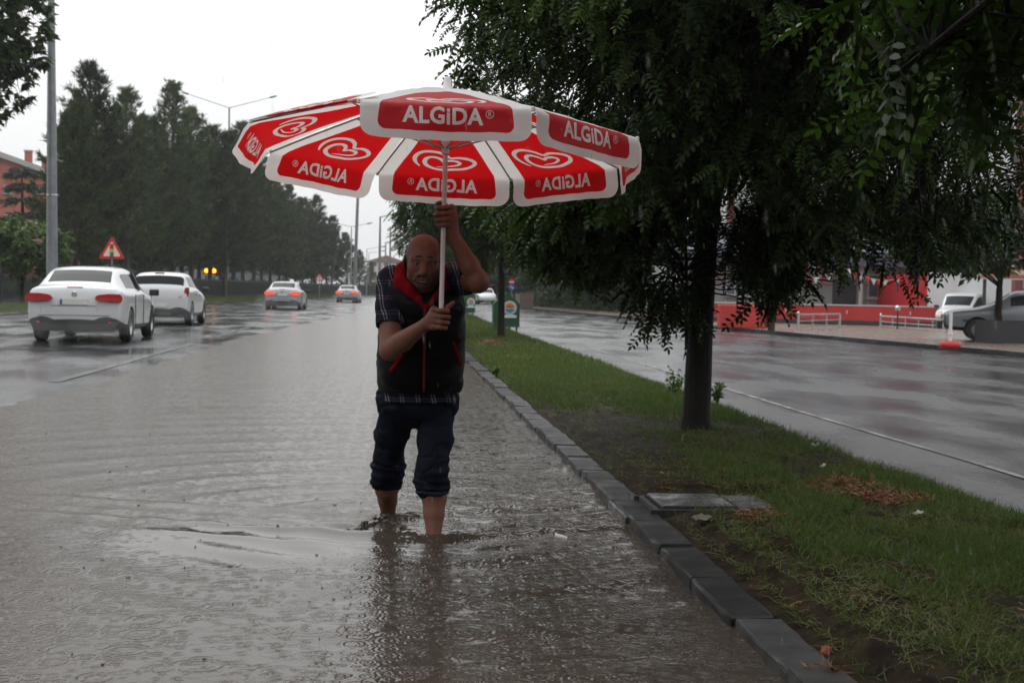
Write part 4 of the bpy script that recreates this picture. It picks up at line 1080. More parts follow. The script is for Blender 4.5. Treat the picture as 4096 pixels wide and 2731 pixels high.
def tri_sign(label, p, top, s, sym, H, mat=None):
    """warning triangle of side s whose tip is at top.z"""
    t = empty('warning_sign', p, label=label, cat='road sign', group='triangular warning signs')
    hh = s * .866; z1 = top - p.z; z0 = z1 - hh
    MB().tube([(0, .05, -.1), (0, .05, z1 - .2)], .035, 8).build('pole', M_galv, t)
    def tri(k, y0, y1, m, nm, par=t):
        c = z0 + hh / 3; v = [(-s / 2 * k, c - hh / 3 * k), (s / 2 * k, c - hh / 3 * k), (0, c + hh * 2 / 3 * k)]
        # rounded corners
        poly = []
        for i in range(3):
            a, b, d = Vector(v[i - 1]), Vector(v[i]), Vector(v[(i + 1) % 3])
            for q in (b + (a - b).normalized() * s * .06, b + ((a - b).normalized() + (d - b).normalized()) * s * .022, b + (d - b).normalized() * s * .06): poly.append((q.x, q.y))
        return MB().prism(poly, y0, y1).build(nm, m, par)
    tri(1.0, -.012, .012, M_signred, 'red_border'); fc = tri(.68, -.018, -.0125, mat or M_signwhite, 'sign_face')
    c = z0 + hh * .36
    if sym == 'signal':
        MB().box((0, -.0215, c), (.14 * s, .005, .50 * s)).build('signal_body', M_black, fc)
        for dz, m in ((.16, M_signred), (0, M_yel), (-.16, M_green)):
            MB().lathe([(0, -.004), (.075 * s, -.004), (.075 * s, .0)], n=14, axis='Y').build('signal_disc', m, fc, loc=(0, -.026, c + dz * s))
    else:
        MB().tube([(-.06 * s, -.021, c - .2 * s), (0, -.021, c + .02 * s), (.06 * s, -.021, c - .2 * s)], .028 * s, 6).build('figure_legs', M_black, fc)
        m = MB(); m.tube([(0, -.021, c), (0, -.021, c + .16 * s)], .045 * s, 6); m.tube([(-.11 * s, -.021, c - .0), (0, -.021, c + .12 * s), (.11 * s, -.021, c)], .022 * s, 6)
        m.lathe([(0, -.0), (.045 * s, .0), (.045 * s, .006), (0, .006)], (0, -.024, c + .23 * s), 12, axis='Y'); m.build('figure_body', M_black, fc)
    return t
p = at(447, 1050, 58); tri_sign('large red bordered triangle with a traffic light symbol left of the avenue', Vector((p.x, 58, .1)), at(447, 944, 58).z, 103 / FPX * 58 * 1.0, 'signal', 2)
p = at(1278, 1130, 122); tri_sign('small distant red bordered triangle with a walking figure symbol', Vector((p.x, 122, .1)), at(1278, 1091, 122).z, 36 / FPX * 122, 'walk', 2, M_signwhite2)

# flashing amber pair
t = empty('amber_signal', at(840, 1150, 128), label='pair of lit amber warning lamps on a dark pole between the pine trunks', cat='traffic signal'); t.location.z = .1
z_ = at(840, 1083, 128).z - .1
MB().tube([(0, .12, -.1), (0, .12, z_ + .5)], .06, 8).build('pole', M_fence, t)
for s in (-1, 1):
    hb = MB().box((s * .34, .1, z_), (.58, .2, .56)).build('lamp_housing', M_black, t)
    MB().lathe([(0, -.10), (.14, -.07), (.21, .0), (.21, .03)], n=16, axis='Y').build('amber_lens', M_amber, hb, loc=(s * .34, -.02, z_), smooth=True)
MB().box((0, .1, z_), (.12, .1, .1)).build('bracket', M_black, t)

# salmon building at the far left
M_salmon = pm('salmon_render', (.33, .105, .075), .8, col2=(.38, .125, .09), scale=.6, bump=.2, bscale=8); M_roof = pm('grey_roof_edge', (.34, .34, .33), .7)
M_wframe = pm('window_frame_pale', (.45, .45, .44), .5); M_pane = pm('window_pane', (.03, .036, .045), .08, spec=.7); M_tileroof = pm('roof_tile', (.20, .09, .06), .8)
def facade_window(par, x, y, z, w, h, mull=1, frame=None, sill=True, yo=-.02):
    f_ = MB(); fr = .07
    f_.box((x, y + yo, z + h / 2 - fr / 2), (w, .08, fr)); f_.box((x, y + yo, z - h / 2 + fr / 2), (w, .08, fr))
    for sx in (-1, 1): f_.box((x + sx * (w / 2 - fr / 2), y + yo, z), (fr, .08, h - 2 * fr))
    for k in range(1, mull + 1): f_.box((x - w / 2 + w * k / (mull + 1), y + yo, z), (.05, .07, h - 2 * fr))
    o = f_.build('window', frame or M_wframe, par)
    MB().box((x, y + yo + .02, z), (w - .1, .02, h - .1)).build('pane', M_pane, o)
    if sill: MB().box((x, y + yo - .08, z - h / 2 - .04), (w + .2, .22, .07)).build('sill', M_roof, o)
    return o
YB = 128
def bx(u): return at(u, 900, YB).x
def bz(v): return at(100, v, YB).z
t = empty('salmon_building', (bx(290), YB, 0), label='salmon pink block with small square windows and a sloping grey roof edge', cat='building')
x0, x1 = bx(-330) - bx(290), 0.0
zr, zl = bz(722), bz(722) + (bz(628) - bz(690)) / (bx(200) - bx(0)) * -(x0) * .0 + 5.6
M_ = MB().prism([(x0, -.3), (x1, -.3), (x1, zr), (x0, zr + 4.6)], 0, 14); M_.build('wall', M_salmon, t)
ang = math.atan2(4.6, -x0)
MB().prism([(x0 - .4, zr + 4.6 + .1), (x1 + .5, zr - .25), (x1 + .5, zr + .12), (x0 - .4, zr + 4.6 + .5)], -.5, 14.5).build('roof', M_tileroof, t)
MB().prism([(x0 - .4, zr + 4.6 + .02), (x1 + .5, zr - .33), (x1 + .5, zr + .16), (x0 - .4, zr + 4.6 + .54)], -.62, -.503).build('roof_edge', M_roof, t)
for u in (148, 78):
    cx = bx(u) - bx(290); cz = zr + 4.6 * (cx / x0)
    ch = MB().box((cx, 3, cz + .55), (.58, .6, 1.5)).build('chimney', M_salmon, t); MB().box((cx, 3, cz + 1.35), (.74, .76, .12)).build('chimney_cap', M_roof, ch)
for v in (760, 876, 990):
    for u in (157, 30, -90): facade_window(t, bx(u) - bx(290), 0, bz(v), .70, .72)

# pale block far away at the end of the avenue
M_pale = pm('pale_far_render', (.52, .42, .40), .8)
p = at(1545, 1060, 330)
t = empty('pale_apartment_block', (p.x, 330, 0), label='pale pinkish block showing faintly at the far end of the avenue left of the man', cat='building')
zt = at(1545, 1048, 330).z
MB().box((0, 5, zt / 2 - .2), (9, 10, zt)).build('wall', M_pale, t); MB().prism([(-5, zt), (5, zt), (0, zt + 1.6)], -.4, 10.5).build('roof', M_tileroof, t)
for k in range(3):
    for j in range(3): facade_window(t, -2.8 + j * 2.8, 0, 2.2 + k * 2.4, 1.2, 1.2, 0, sill=False)

# low pale buildings and shop fronts behind the far carriageway: what gleams between the trunks
M_dim = pm('grey_green_render', (.16, .17, .17), .8, col2=(.22, .22, .21), scale=.4); M_bluep = pm('blue_hoarding', (.10, .17, .24), .6)
for k, (u, Y, wd, ht, mt, lb) in enumerate(((640, 190, 16, 5.5, M_dim, 'low grey building behind the far carriageway by the bus'), (800, 205, 9, 8.5, M_bluep, 'blue grey building glimpsed above the amber lamps'),
                                          (960, 215, 14, 4.8, M_dim, 'low pale building glimpsed between the pine trunks'), (300, 175, 22, 4.6, M_dim, 'low dim building behind the yellow loader'))):
    p = at(u, 1150, Y); t = empty('roadside_building', (p.x, Y, 0), label=lb, cat='building', group='low buildings behind the far carriageway')
    MB().box((0, 4, ht / 2 - .2), (wd, 8, ht)).build('wall', mt, t); MB().box((0, 4, ht - .1), (wd + .5, 8.6, .25)).build('roof', M_roof, t)
    for j in range(int(wd // 3.2)): facade_window(t, -wd / 2 + 1.8 + j * 3.1, 0, 1.5, 1.9, 1.5, 1)

# hedge that darkens the foot of the belt
r_ = np.random.default_rng(66)
N = 26000; ys_ = r_.uniform(44, 245, N) ; xs_ = -20.6 + r_.normal(0, .55, N) + np.array([bend(a) for a in ys_]); hz = 1.25 + .35 * npnoise(ys_ * .25, ys_ * 0, 8, 2)
zs_ = .1 + hz * r_.random(N) ** .7
V, Fs = stamp(BLADE[0], BLADE[1], np.stack([xs_, ys_, zs_], -1), frames(r_.normal(0, 1, (N, 3)), r_.uniform(0, 6, N), r_), r_.uniform(.18, .42, N))
h = link('roadside_hedge', npmesh('roadside_hedge', V, Fs, M_leaf2, attr={'tone': np.repeat(r_.random(N) * .7, 4)}))
tag(h, 'low dark hedge along the foot of the pines behind the railing fence', 'hedge')
# ================================================================== RIGHT SIDE: green boards, signs, red wall, shops, railings
M_turf = pm('artificial_turf', (.012, .055, .022), .8, col2=(.020, .085, .034), scale=30, bump=.8, bscale=120, bdist=.01)
M_white_s = pm('sticker_white', (.62, .62, .62), .45); M_orange_s = pm('sticker_orange', (.62, .20, .03), .45); M_blue_s = pm('sticker_blue', (.03, .17, .42), .45); M_grn_s = pm('sticker_green', (.05, .32, .14), .45)
M_lblue_s = pm('sticker_pale_blue', (.30, .42, .52), .45)
def turf_board(label, p, w, h, peak, emb, rz=0.0):
    t = empty('turf_covered_board', p, rz, label, 'notice board', 'green turf covered boards on the median')
    poly = [(-w / 2, .13), (w / 2, .13), (w / 2, h), (w * .17, h + peak * .72), (.0, h + peak), (-w * .17, h + peak * .72), (-w / 2, h)]
    MB().prism(poly, -.26, .26).build('board', M_turf, t)
    # turf fringe: blades standing off the faces so the edge is soft
    r = np.random.default_rng(int(w * 1000)); n = 2600
    P = np.stack([r.uniform(-w / 2, w / 2, n), np.full(n, -.262), r.uniform(.10, h + peak * .5, n)], -1); e = r.integers(0, 3, n)
    P[e == 1, 0] = w / 2; P[e == 1, 1] = r.uniform(-.26, .26, (e == 1).sum()); P[e == 2, 0] = -w / 2; P[e == 2, 1] = r.uniform(-.26, .26, (e == 2).sum())
    D = r.normal(0, .5, (n, 3)) + np.stack([(e == 1) * 1.0 - (e == 2) * 1.0, -1.0 * (e == 0), np.full(n, -.25)], -1)
    V, Fs = stamp(np.array([(0, .006, 0), (0, -.006, 0), (1, 0, 0)], float), np.array([(0, 1, 2)]), P, frames(D, r.uniform(0, 6, n), r), r.uniform(.02, .05, n))
    tag(link('turf_fibres', npmesh('turf_fibres', V, Fs, M_turf), t), kind='stuff')
    for x in (-w * .42, -w * .12, w * .15, w * .42): MB().box((x, 0, .03), (.045, .06, .26)).build('foot', M_fence, t)
    ex, ez, er = emb
    eb = MB().lathe([(0, -.006), (er, -.006), (er, .0)], (ex, -.275, ez), 32, axis='Y').build('emblem', M_white_s, t)
    MB().lathe([(er * .80, -.004), (er * .88, -.004)], (ex, -.284, ez), 32, axis='Y').build('ring', M_lblue_s, eb)
    sun = [(ex + er * .66 * math.cos(R(a)), ez + er * .02 + er * .66 * math.sin(R(a))) for a in range(0, 181, 12)]
    MB().prism(sun, -.290, -.285).build('sun', M_orange_s, eb)
    m = MB()
    for k in range(7): m.box((ex - er * .42 + er * .14 * k, -.294, ez + er * (.10 + .05 * (k % 3))), (er * .07, .004, er * (.16 + .12 * ((k * 5) % 3))))
    tag(m.build('skyline', pm('sticker_brown_' + str(int(w * 100)), (.30, .09, .02), .5), eb), kind='stuff')
    wav = [(ex - er * .64 + er * 1.28 * i / 16, ez - er * .16 + er * .05 * math.sin(i * 1.2)) for i in range(17)]
    MB().prism(wav + [(ex + er * .55, ez - er * .42), (ex - er * .55, ez - er * .42)], -.290, -.285).build('wave', M_blue_s, eb)
    MB().prism([(ex - er * .52, ez - er * .45), (ex + er * .52, ez - er * .45), (ex + er * .2, ez - er * .70), (ex - er * .2, ez - er * .70)], -.290, -.285).build('field', M_grn_s, eb)
    MB().prism([(ex - er * .95, ez - er * 1.42), (ex + er * .95, ez - er * 1.42), (ex + er * 1.02, ez - er * 1.08), (ex + er * .45, ez - er * .95), (ex - er * .45, ez - er * .95), (ex - er * 1.02, ez - er * 1.08)], -.281, -.276).build('ribbon', M_white_s, eb)
    return t
p = gp(2022, 1326, .07); s = p.y / FPX
turf_board('larger green turf covered board with a round emblem behind the second tree trunk', p, 105 * s, 112 * s, 42 * s, (12 * s, 96 * s, 28 * s))
p = gp(1852, 1262, .07); s = p.y / FPX
turf_board('smaller green turf covered board with a round emblem beside the man\'s elbow', p, 92 * s, 84 * s, 14 * s, (30 * s, 55 * s, 16 * s))

# no entry and blue arrow signs
p = at(2046, 1180, 92); t = empty('traffic_sign', (p.x, 92, .05), label='no entry disc above a blue arrow disc on one pole beyond the larger green board', cat='road sign')
MB().tube([(0, .05, -.1), (0, .05, at(2046, 1116, 92).z)], .035, 8).build('pole', M_galv, t)
zc = at(2046, 1128, 92).z - .05; rr = .20
d1 = MB().lathe([(0, -.01), (rr, -.01), (rr, .01), (0, .01)], (0, 0, zc), 24, axis='Y').build('no_entry_disc', M_signred, t)
MB().box((0, -.016, zc), (rr * 1.45, .008, rr * .38)).build('white_bar', M_white_s, d1)
zc2 = at(2046, 1149, 92).z - .05
d2 = MB().lathe([(0, -.01), (rr, -.01), (rr, .01), (0, .01)], (0, 0, zc2), 24, axis='Y').build('blue_disc', M_signblue, t)
ar = MB(); ar.box((-.02, -.016, zc2 + .01), (.19, .008, .045), ry=R(28)); ar.prism([(.02, zc2 - .11), (.14, zc2 - .08), (.085, zc2 + .03)], -.02, -.012); ar.build('white_arrow', M_white_s, d2)
# brown hoarding
M_hoard = pm('brown_timber', (.10, .065, .052), .8, col2=(.14, .095, .075), scale=3)
p = at(2106, 1214, 90); t = empty('brown_hoarding', (p.x, 90, .05), label='brown timber hoarding at the edge of the side road right of the signs', cat='hoarding')
pmh = MB().box((0, 0, .52), (.145, .04, 1.04)).mesh('plank', M_hoard)
for k in range(6): link('plank', pmh, t, (-.38 + k * .152, 0, random.uniform(-.02, .02)))
for z in (.3, .8): MB().box((0, .04, z), (.92, .04, .08)).build('rail', M_hoard, t)

# dark lamp posts on the far pavement
def dark_post(label, u, v, H, foot):
    p = gp(u, v, .085); t = empty('dark_lamp_post', p, label=label, cat='lamp post', group='dark lamp posts on the far pavement')
    MB().tube([(0, 0, 0), (.02, 0, H * .5), (.03, 0, H)], [.085, .07, .05], 10).build('pole', M_fence, t, smooth=True)
    if foot: MB().lathe([(0, 0), (.17, 0), (.15, .26), (.10, .30), (0, .30)], n=12).build('foot', pm('red_post_foot', (.30, .04, .03), .6), t)
    MB().tube([(.03, 0, H), (-.5, 0, H + .25)], .035, 6).build('arm', M_fence, t)
    MB().lathe([(0, -.05), (.12, 0), (.1, .1), (0, .12)], (-.55, 0, H + .2), 10).build('lamp_head', M_fence, t)
dark_post('dark lamp post standing on a red foot left of the black trunk', 2597, 1283, 5.5, True)
dark_post('dark lamp post without a foot in front of the red wall', 3088, 1328, 5.5, False)

# red wall
M_redw = pm('red_painted_wall', (.36, .018, .018), .6, col2=(.42, .028, .024), scale=1.2, bump=.1, bscale=20); M_cop = pm('pale_coping', (.42, .40, .40), .6); M_plinth = pm('dark_plinth', (.022, .020, .024), .6)
W0, W1 = Vector((at(2760, 1290, 55.5).x, 55.5, .085)), Vector((at(3752, 1300, 50.5).x, 50.5, .085))
dvw = W1 - W0; Lw = dvw.length; rzw = math.atan2(dvw.y, dvw.x)
t = empty('red_wall', W0, rzw, 'long low red wall on a dark plinth with a pale coping along the far pavement', 'wall')
MB().box((Lw / 2, 0, .46), (Lw, .22, .56)).build('wall', M_redw, t); MB().box((Lw / 2, 0, .765), (Lw + .04, .28, .05)).build('coping', M_cop, t); MB().box((Lw / 2, 0, .09), (Lw, .26, .18)).build('plinth', M_plinth, t)
for x in np.arange(1.6, Lw, 2.4): MB().box((x, -.12, .5), (.05, .02, .14)).build('wall_lamp', M_cop, t)
p = gp(2985, 1312, .085); b = bevel_box((1.75, .5, .76), .03, 2); me = bpy.data.meshes.new('red_counter'); b.to_mesh(me); b.free(); me.materials.append(M_redw)
o = link('red_counter', me, None, p + Vector((0, .25, .38))); tag(o, 'red box shaped counter standing before the low red wall behind the hanging twigs', 'counter')
p = gp(2880, 1298, .085); t = empty('low_bench', p, label='low dark bench in front of the red wall right of the black trunk', cat='bench')
MB().box((0, 0, .42), (1.3, .4, .07)).build('seat', M_plinth, t)
for x in (-.55, .55): MB().box((x, 0, .19), (.07, .36, .38)).build('leg', M_plinth, t)

# long shop building behind the wall
M_shop = pm('pale_panel_wall', (.20, .21, .20), .7, col2=(.26, .27, .26), scale=.7); M_stripe = pm('red_stripe', (.33, .05, .045), .6); M_eave = pm('dark_blue_roof', (.045, .055, .085), .5, col2=(.07, .08, .11), scale=2)
M_bluepane = pm('bluish_pane', (.06, .085, .11), .1, spec=.6)
YS = 64.0
def sx(u): return at(u, 1150, YS).x
def sz(u, v): return at(u, v, YS).z
xs0, xs1 = sx(2720), sx(3760); xm = sx(3300)
t = empty('shop_building', (xm, YS, 0), label='long pale single storey shop with red stripes and dark blue roof', cat='building')
zt = sz(3300, 1062)
MB().prism([(xs0 - xm, -.1), (xs1 - xm, -.1), (xs1 - xm, zt), (xs0 - xm, zt)], 0, 9).build('wall', M_shop, t)
MB().prism([(-1.1, zt - .02), (9, zt + 2.0), (9, zt + 2.3), (-1.1, zt + .62), (-1.1, zt + .02)], xs0 - xm - .4, xs1 - xm + .4, M=Matrix(((0, 1, 0), (1, 0, 0), (0, 0, 1)))).build('roof', M_eave, t)
for u, v in ((3200, 1110), (3200, 1139)): MB().box(((xs0 + xs1) / 2 - xm, -.012, sz(3300, v)), (xs1 - xs0, .02, .055)).build('red_stripe', M_stripe, t)
for u in np.linspace(2790, 3700, 9): MB().box((sx(u) - xm, -.008, zt / 2), (.03, .012, zt - .1)).build('panel_joint', M_cop, t)
def shop_win(u0, u1, v0, v1, n):
    c = ((sx(u0) + sx(u1)) / 2 - xm, (sz(3500, v0) + sz(3500, v1)) / 2); w, h = sx(u1) - sx(u0), sz(3500, v0) - sz(3500, v1)
    o = MB().box((c[0], -.015, c[1]), (w, .03, h)).build('window', M_cop, t)
    for k in range(n): MB().box((c[0] - w / 2 + w * (k + .5) / n, -.036, c[1]), (w / n - .07, .012, h - .10)).build('pane', M_bluepane, o)
    MB().box((c[0], -.08, c[1] - h / 2 - .05), (w + .25, .2, .08)).build('sill', M_cop, o)
shop_win(3472, 3586, 1098, 1190, 3); shop_win(3650, 3738, 1134, 1188, 3); shop_win(2905, 3010, 1110, 1190, 3); shop_win(3108, 3190, 1112, 1150, 2)
MB().box(((sx(3330) + sx(3424)) / 2 - xm, -.02, 1.0), (sx(3424) - sx(3330), .04, 2.0)).build('door', M_plinth, t)
MB().tube([(sx(3426) - xm, -.6, 0), (sx(3426) - xm, -.6, zt)], .11, 10).build('column', M_cop, t)
MB().tube([(sx(3080) - xm, -.6, 0), (sx(3080) - xm, -.6, zt)], .11, 10).build('column', M_cop, t)
# bunting along the eave
for k, (u0, v0, u1, v1, Y, lb) in enumerate(((3060, 1038, 3330, 1046, 62.2, 'upper string of red and white bunting along the dark blue roof edge'), (3100, 1090, 3330, 1094, 60.5, 'lower string of red and white bunting under the roof edge'), (3390, 1070, 3600, 1118, 61.0, 'string of bunting sagging before the blue window'))):
    a, b = at(u0, v0, Y), at(u1, v1, Y); t = empty('bunting', a, label=lb, cat='bunting', group='strings of bunting'); n = 9; pts = []
    for i in range(n + 1): q = a.lerp(b, i / n) - a; q.z -= .25 * math.sin(math.pi * i / n); pts.append(q)
    MB().tube(pts, .012, 4).build('string', M_cop, t)
    for i in range(n):
        q = (pts[i] + pts[i + 1]) / 2; MB().prism([(q.x - .13, q.z), (q.x + .13, q.z), (q.x + random.uniform(-.04, .04), q.z - .28)], q.y - .006, q.y + .006).build('flag', M_signred if i % 2 else M_white_s, t)

# red shop front at the right
M_redf = pm('red_shop_front', (.40, .012, .022), .5); YR = 57.0
rx = lambda u: at(u, 1150, YR).x
rz = lambda v: at(3900, v, YR).z
xo = rx(3738); t = empty('red_shop', (xo, YR, 0), label='bright red shop front with a pale shutter behind the parked vehicles', cat='building')
Wd = rx(4330) - xo
MB().prism([(0, -.1), (Wd, -.1), (Wd, rz(1098)), (0, rz(1098))], 0, 7).build('wall', M_redf, t)
MB().box((Wd / 2, -.06, rz(1130)), (Wd + .1, .12, .34)).build('fascia', M_redf, t)
MB().box((rx(3862) - xo, -.03, rz(1163) - .3), (rx(3915) - rx(3812), .05, .95)).build('shutter', M_white_s, t)
sg = MB().box((rx(3992) - xo, -.14, rz(1124)), (rx(4110) - rx(3905), .05, .30)).build('sign_panel', pm('sign_pale_pink', (.50, .36, .36), .5), t)
for x in (rx(3925) - xo, rx(4050) - xo): MB().box((x, -.02, .9), (.12, .06, 1.8)).build('pilaster', M_redf, t)
MB().box((rx(3860) - xo, -.13, rz(1124)), (rx(3905) - rx(3840), .02, .05)).build('white_line', M_white_s, t)
# orange brown sign board on posts
p0, p1 = at(3925, 1088, 41), at(4180, 1088, 41); t = empty('brown_sign_board', ((p0.x + p1.x) / 2, 41, .085), label='wide orange brown sign board with a pale edge above the grey car', cat='sign board')
h0, h1 = at(3990, 1114, 41).z - .085, at(3990, 1064, 41).z - .085; wb = p1.x - p0.x
M_ob = pm('orange_brown_board', (.22, .075, .03), .5, col2=(.34, .16, .09), scale=.9)
MB().box((0, 0, (h0 + h1) / 2), (wb, .12, h1 - h0)).build('board', M_ob, t)
MB().box((0, -.01, h1 + .012), (wb + .04, .16, .05)).build('edge_strip', M_cop, t); MB().box((0, -.01, h0 - .012), (wb + .04, .16, .03)).build('edge_strip', M_cop, t)
for k in range(3): MB().box((.2 + k * .42, -.066, (h0 + h1) / 2), (.34, .012, .14)).build('pale_panel', pm('pale_mark', (.48, .36, .30), .5) if k == 0 else bpy.data.materials['pale_mark'], t)
for x in (-wb * .42, wb * .42): MB().box((x, .1, h0 / 2), (.08, .08, h0)).build('post', M_fence, t)

# apartment block rising behind
M_apt = pm('pale_apartment_render', (.44, .44, .45), .8, col2=(.50, .50, .50), scale=.4); M_aptb = pm('blue_grey_balcony', (.20, .27, .34), .6); M_col = pm('red_brown_column', (.16, .05, .045), .7)
p = at(3560, 900, 84); t = empty('apartment_block', (p.x, 84, 0), label='tall pale apartment block with balconies showing through the dark leaves at the right', cat='building')
Wa = 24.0
MB().box((2, 6, 12), (Wa, 12, 24.4)).build('wall', M_apt, t)
for f_ in range(8):
    z = 3.4 + f_ * 2.85
    for j in range(5):
        x = -Wa / 2 + 4.2 + j * 4.7
        facade_window(t, x, 0, z + .3, 1.7, 1.5, 1, sill=False, yo=-.04)
        if j % 2 == 0:
            bal = MB().box((x, -.7, z - .95), (3.0, 1.3, .16)).build('balcony', M_apt, t); MB().box((x, -1.32, z - .45), (3.0, .07, .9)).build('balcony_front', M_aptb if (f_ + j) % 3 else M_apt, bal)
for j in range(6): MB().box((-Wa / 2 + 2 + j * 4.7 - .2, -.10, 12.2), (.45, .22, 24)).build('column', M_col, t)
p = at(4085, 700, 47); t = empty('corner_house', (p.x + 3.0, 47, 0), label='white house with a red brown corner post at the right edge of the picture', cat='building')
MB().box((0, 4, 6), (6.2, 8, 12)).build('wall', M_apt, t)
MB().box((-3.05, -.05, 6), (.28, .3, 12.02)).build('corner_post', M_col, t)
for k in range(3): facade_window(t, -1.6, 0, 3.4 + k * 2.75, 1.9, 1.5, 1)
for k in range(3): MB().box((-.5, -.5, 2.2 + k * 2.75), (4.6, 1.0, .18)).build('balcony', M_apt, t)

# railings on the pavement
M_rail = pm('steel_tube', (.42, .43, .44), .25, metal=.7)
def railing(label, a, b, n, h, mids):
    d = b - a; t = empty('tube_railing', a, label=label, cat='railing', group='low steel railings on the far pavement')
    MB().tube([(0, 0, h), (d.x, d.y, h + d.z)], .034, 10).build('top_rail', M_rail, t, smooth=True)
    for m_ in mids: MB().tube([(0, 0, m_), (d.x, d.y, m_ + d.z)], .018, 8).build('mid_rail', M_rail, t, smooth=True)
    for i in range(n):
        q = d * (i / (n - 1)); r_ = .042 if i in (0, n - 1) else .02
        MB().tube([(q.x, q.y, q.z - .02), (q.x, q.y, q.z + h)], r_, 8).build('post', M_rail, t, smooth=True)
        if i in (0,): MB().lathe([(0, .07), (.05, .03), (.05, -.02), (0, -.05)], (q.x, q.y, h + .04), 10).build('cap', M_rail, t, smooth=True)
railing('low steel railing before the red wall right of the hanging twigs', gp(3192, 1322, .085), gp(3358, 1314, .085), 4, .50, (.12, .30))
railing('long low steel railing slanting from the red wall to the white post', gp(3522, 1308, .085), gp(3788, 1330, .085), 6, .40, (.05, .2))
# white post on a red round base
p = gp(3800, 1392, .085); t = empty('umbrella_stand_post', p, label='slim white post standing in a round red base at the kerb', cat='post')
MB().lathe([(0, 0), (.21, 0), (.235, .04), (.235, .10), (.20, .145), (.06, .16), (0, .16)], n=28).build('base', pm('red_plastic_base', (.42, .012, .015), .4), t, smooth=True)
MB().tube([(0, 0, .1), (0, 0, .82)], .036, 12).build('post', M_upole, t, smooth=True); MB().lathe([(.045, 0), (.052, .03), (.045, .06)], (0, 0, .28), 12).build('collar', M_upole, t)
# planter of the small tree
bpl = at(4000, 1340, 33.6)
t = empty('planter_box', (bpl.x, 33.5, .085), label='dark rectangular planter from which the small tree grows', cat='planter')
for (x, y, w_, d_) in ((0, -.42, 1.0, .08), (0, .42, 1.0, .08), (-.46, 0, .08, .76), (.46, 0, .08, .76)): MB().box((x, y, .28), (w_, d_, .56)).build('side_panel', M_plinth, t)
MB().box((0, 0, .44), (.84, .76, .1)).build('planter_soil', M_soil, t)
# garden lamps behind the wall
for k, (u, lb) in enumerate(((3202, 'small dark garden lamp behind the red wall by the left railing'), (3592, 'small garden lamp with a round head behind the long railing'), (3706, 'small dark garden lamp near the red shop'))):
    p = at(u, 1215, 54 if k != 1 else 47); t = empty('garden_lamp', (p.x, p.y, .085), label=lb, cat='garden lamp', group='small garden lamps')
    MB().tube([(0, 0, 0), (0, 0, .95 if k != 1 else .66)], .03, 8).build('pole', M_fence, t); MB().lathe([(0, 0), (.10, .03), (.11, .14), (.05, .2), (0, .21)], (0, 0, .92 if k != 1 else .62), 12).build('lamp_head', M_fence if k != 1 else M_rail, t, smooth=True)

# what closes the view behind the trees of the side road
M_dull = pm('dull_brown_render', (.075, .070, .064), .8, col2=(.10, .095, .088), scale=.4)
for k, (u0, u1, Y, ht, lb) in enumerate(((2090, 2420, 136, 5.2, 'low dull building behind the brown hoarding at the end of the side road'), (2430, 2740, 122, 5.8, 'low dull building behind the trees left of the black trunk'), (1880, 2080, 190, 6.5, 'far dull building closing the side road behind the green boards'))):
    a, b = at(u0, 1180, Y), at(u1, 1180, Y); wd = b.x - a.x; t = empty('side_street_building', ((a.x + b.x) / 2, Y, 0), label=lb, cat='building', group='low buildings along the side road')
    MB().box((0, 4, ht / 2 - .2), (wd, 8, ht)).build('wall', M_dull, t); MB().box((0, 4, ht - .08), (wd + .5, 8.6, .22)).build('roof', M_roof, t)
    for j in range(max(1, int(wd // 2.6))): facade_window(t, -wd / 2 + 1.4 + j * 2.5, 0, 1.7, 1.3, 1.2, 1)
r_ = np.random.default_rng(67); N = 9000; a, b = at(2140, 1200, 99), at(2720, 1200, 72); q = r_.random(N); xs_ = a.x + (b.x - a.x) * q + r_.normal(0, .35, N); ys_ = 99 + (72 - 99) * q + r_.normal(0, .35, N)
zs_ = .1 + (1.0 + .35 * npnoise(q * 14, q * 0, 8, 2)) * r_.random(N) ** .7
V, Fs = stamp(BLADE[0], BLADE[1], np.stack([xs_, ys_, zs_], -1), frames(r_.normal(0, 1, (N, 3)), r_.uniform(0, 6, N), r_), r_.uniform(.16, .36, N))
tag(link('roadside_hedge', npmesh('roadside_hedge', V, Fs, M_leaf2, attr={'tone': np.repeat(r_.random(N) * .8, 4)})), 'low hedge along the far edge of the side road under the bushy trees', 'hedge')
# ================================================================== THE PARASOL
UC = np.array([.2261, 6.2, 1.831]); UR = .8827; UN = np.array([.02525, .08752, .99584]); UZ = -.0363; UH = .25
_tx, _ty = -.0876, .0254
_Rx = np.array([[1, 0, 0], [0, math.cos(_tx), -math.sin(_tx)], [0, math.sin(_tx), math.cos(_tx)]])
_Ry = np.array([[math.cos(_ty), 0, math.sin(_ty)], [0, 1, 0], [-math.sin(_ty), 0, math.cos(_ty)]])
UROT = _Ry @ _Rx
apo, hs_ = UR * math.cos(R(22.5)), UR * math.sin(R(22.5))
LA = math.hypot(apo, UH); LV = .152
def cloth(name, col, trc, f):
    m = pm(name, col, .55, spec=.25, bump=.12, bscale=240, bdist=.001, trl=(f, trc)); return m
M_cw = cloth('white_canvas', (.80, .79, .78), (.68, .63, .60), .50)
M_cr = cloth('red_printed_canvas', (.44, .010, .018), (.58, .006, .008), .46)
M_cp = cloth('white_print_on_canvas', (.70, .68, .67), (.62, .57, .54), .40)
M_rib = pm('rib_steel', (.28, .26, .25), .4, metal=.5)
M_dirt = pm('pole_smudge', (.16, .09, .06), .6)
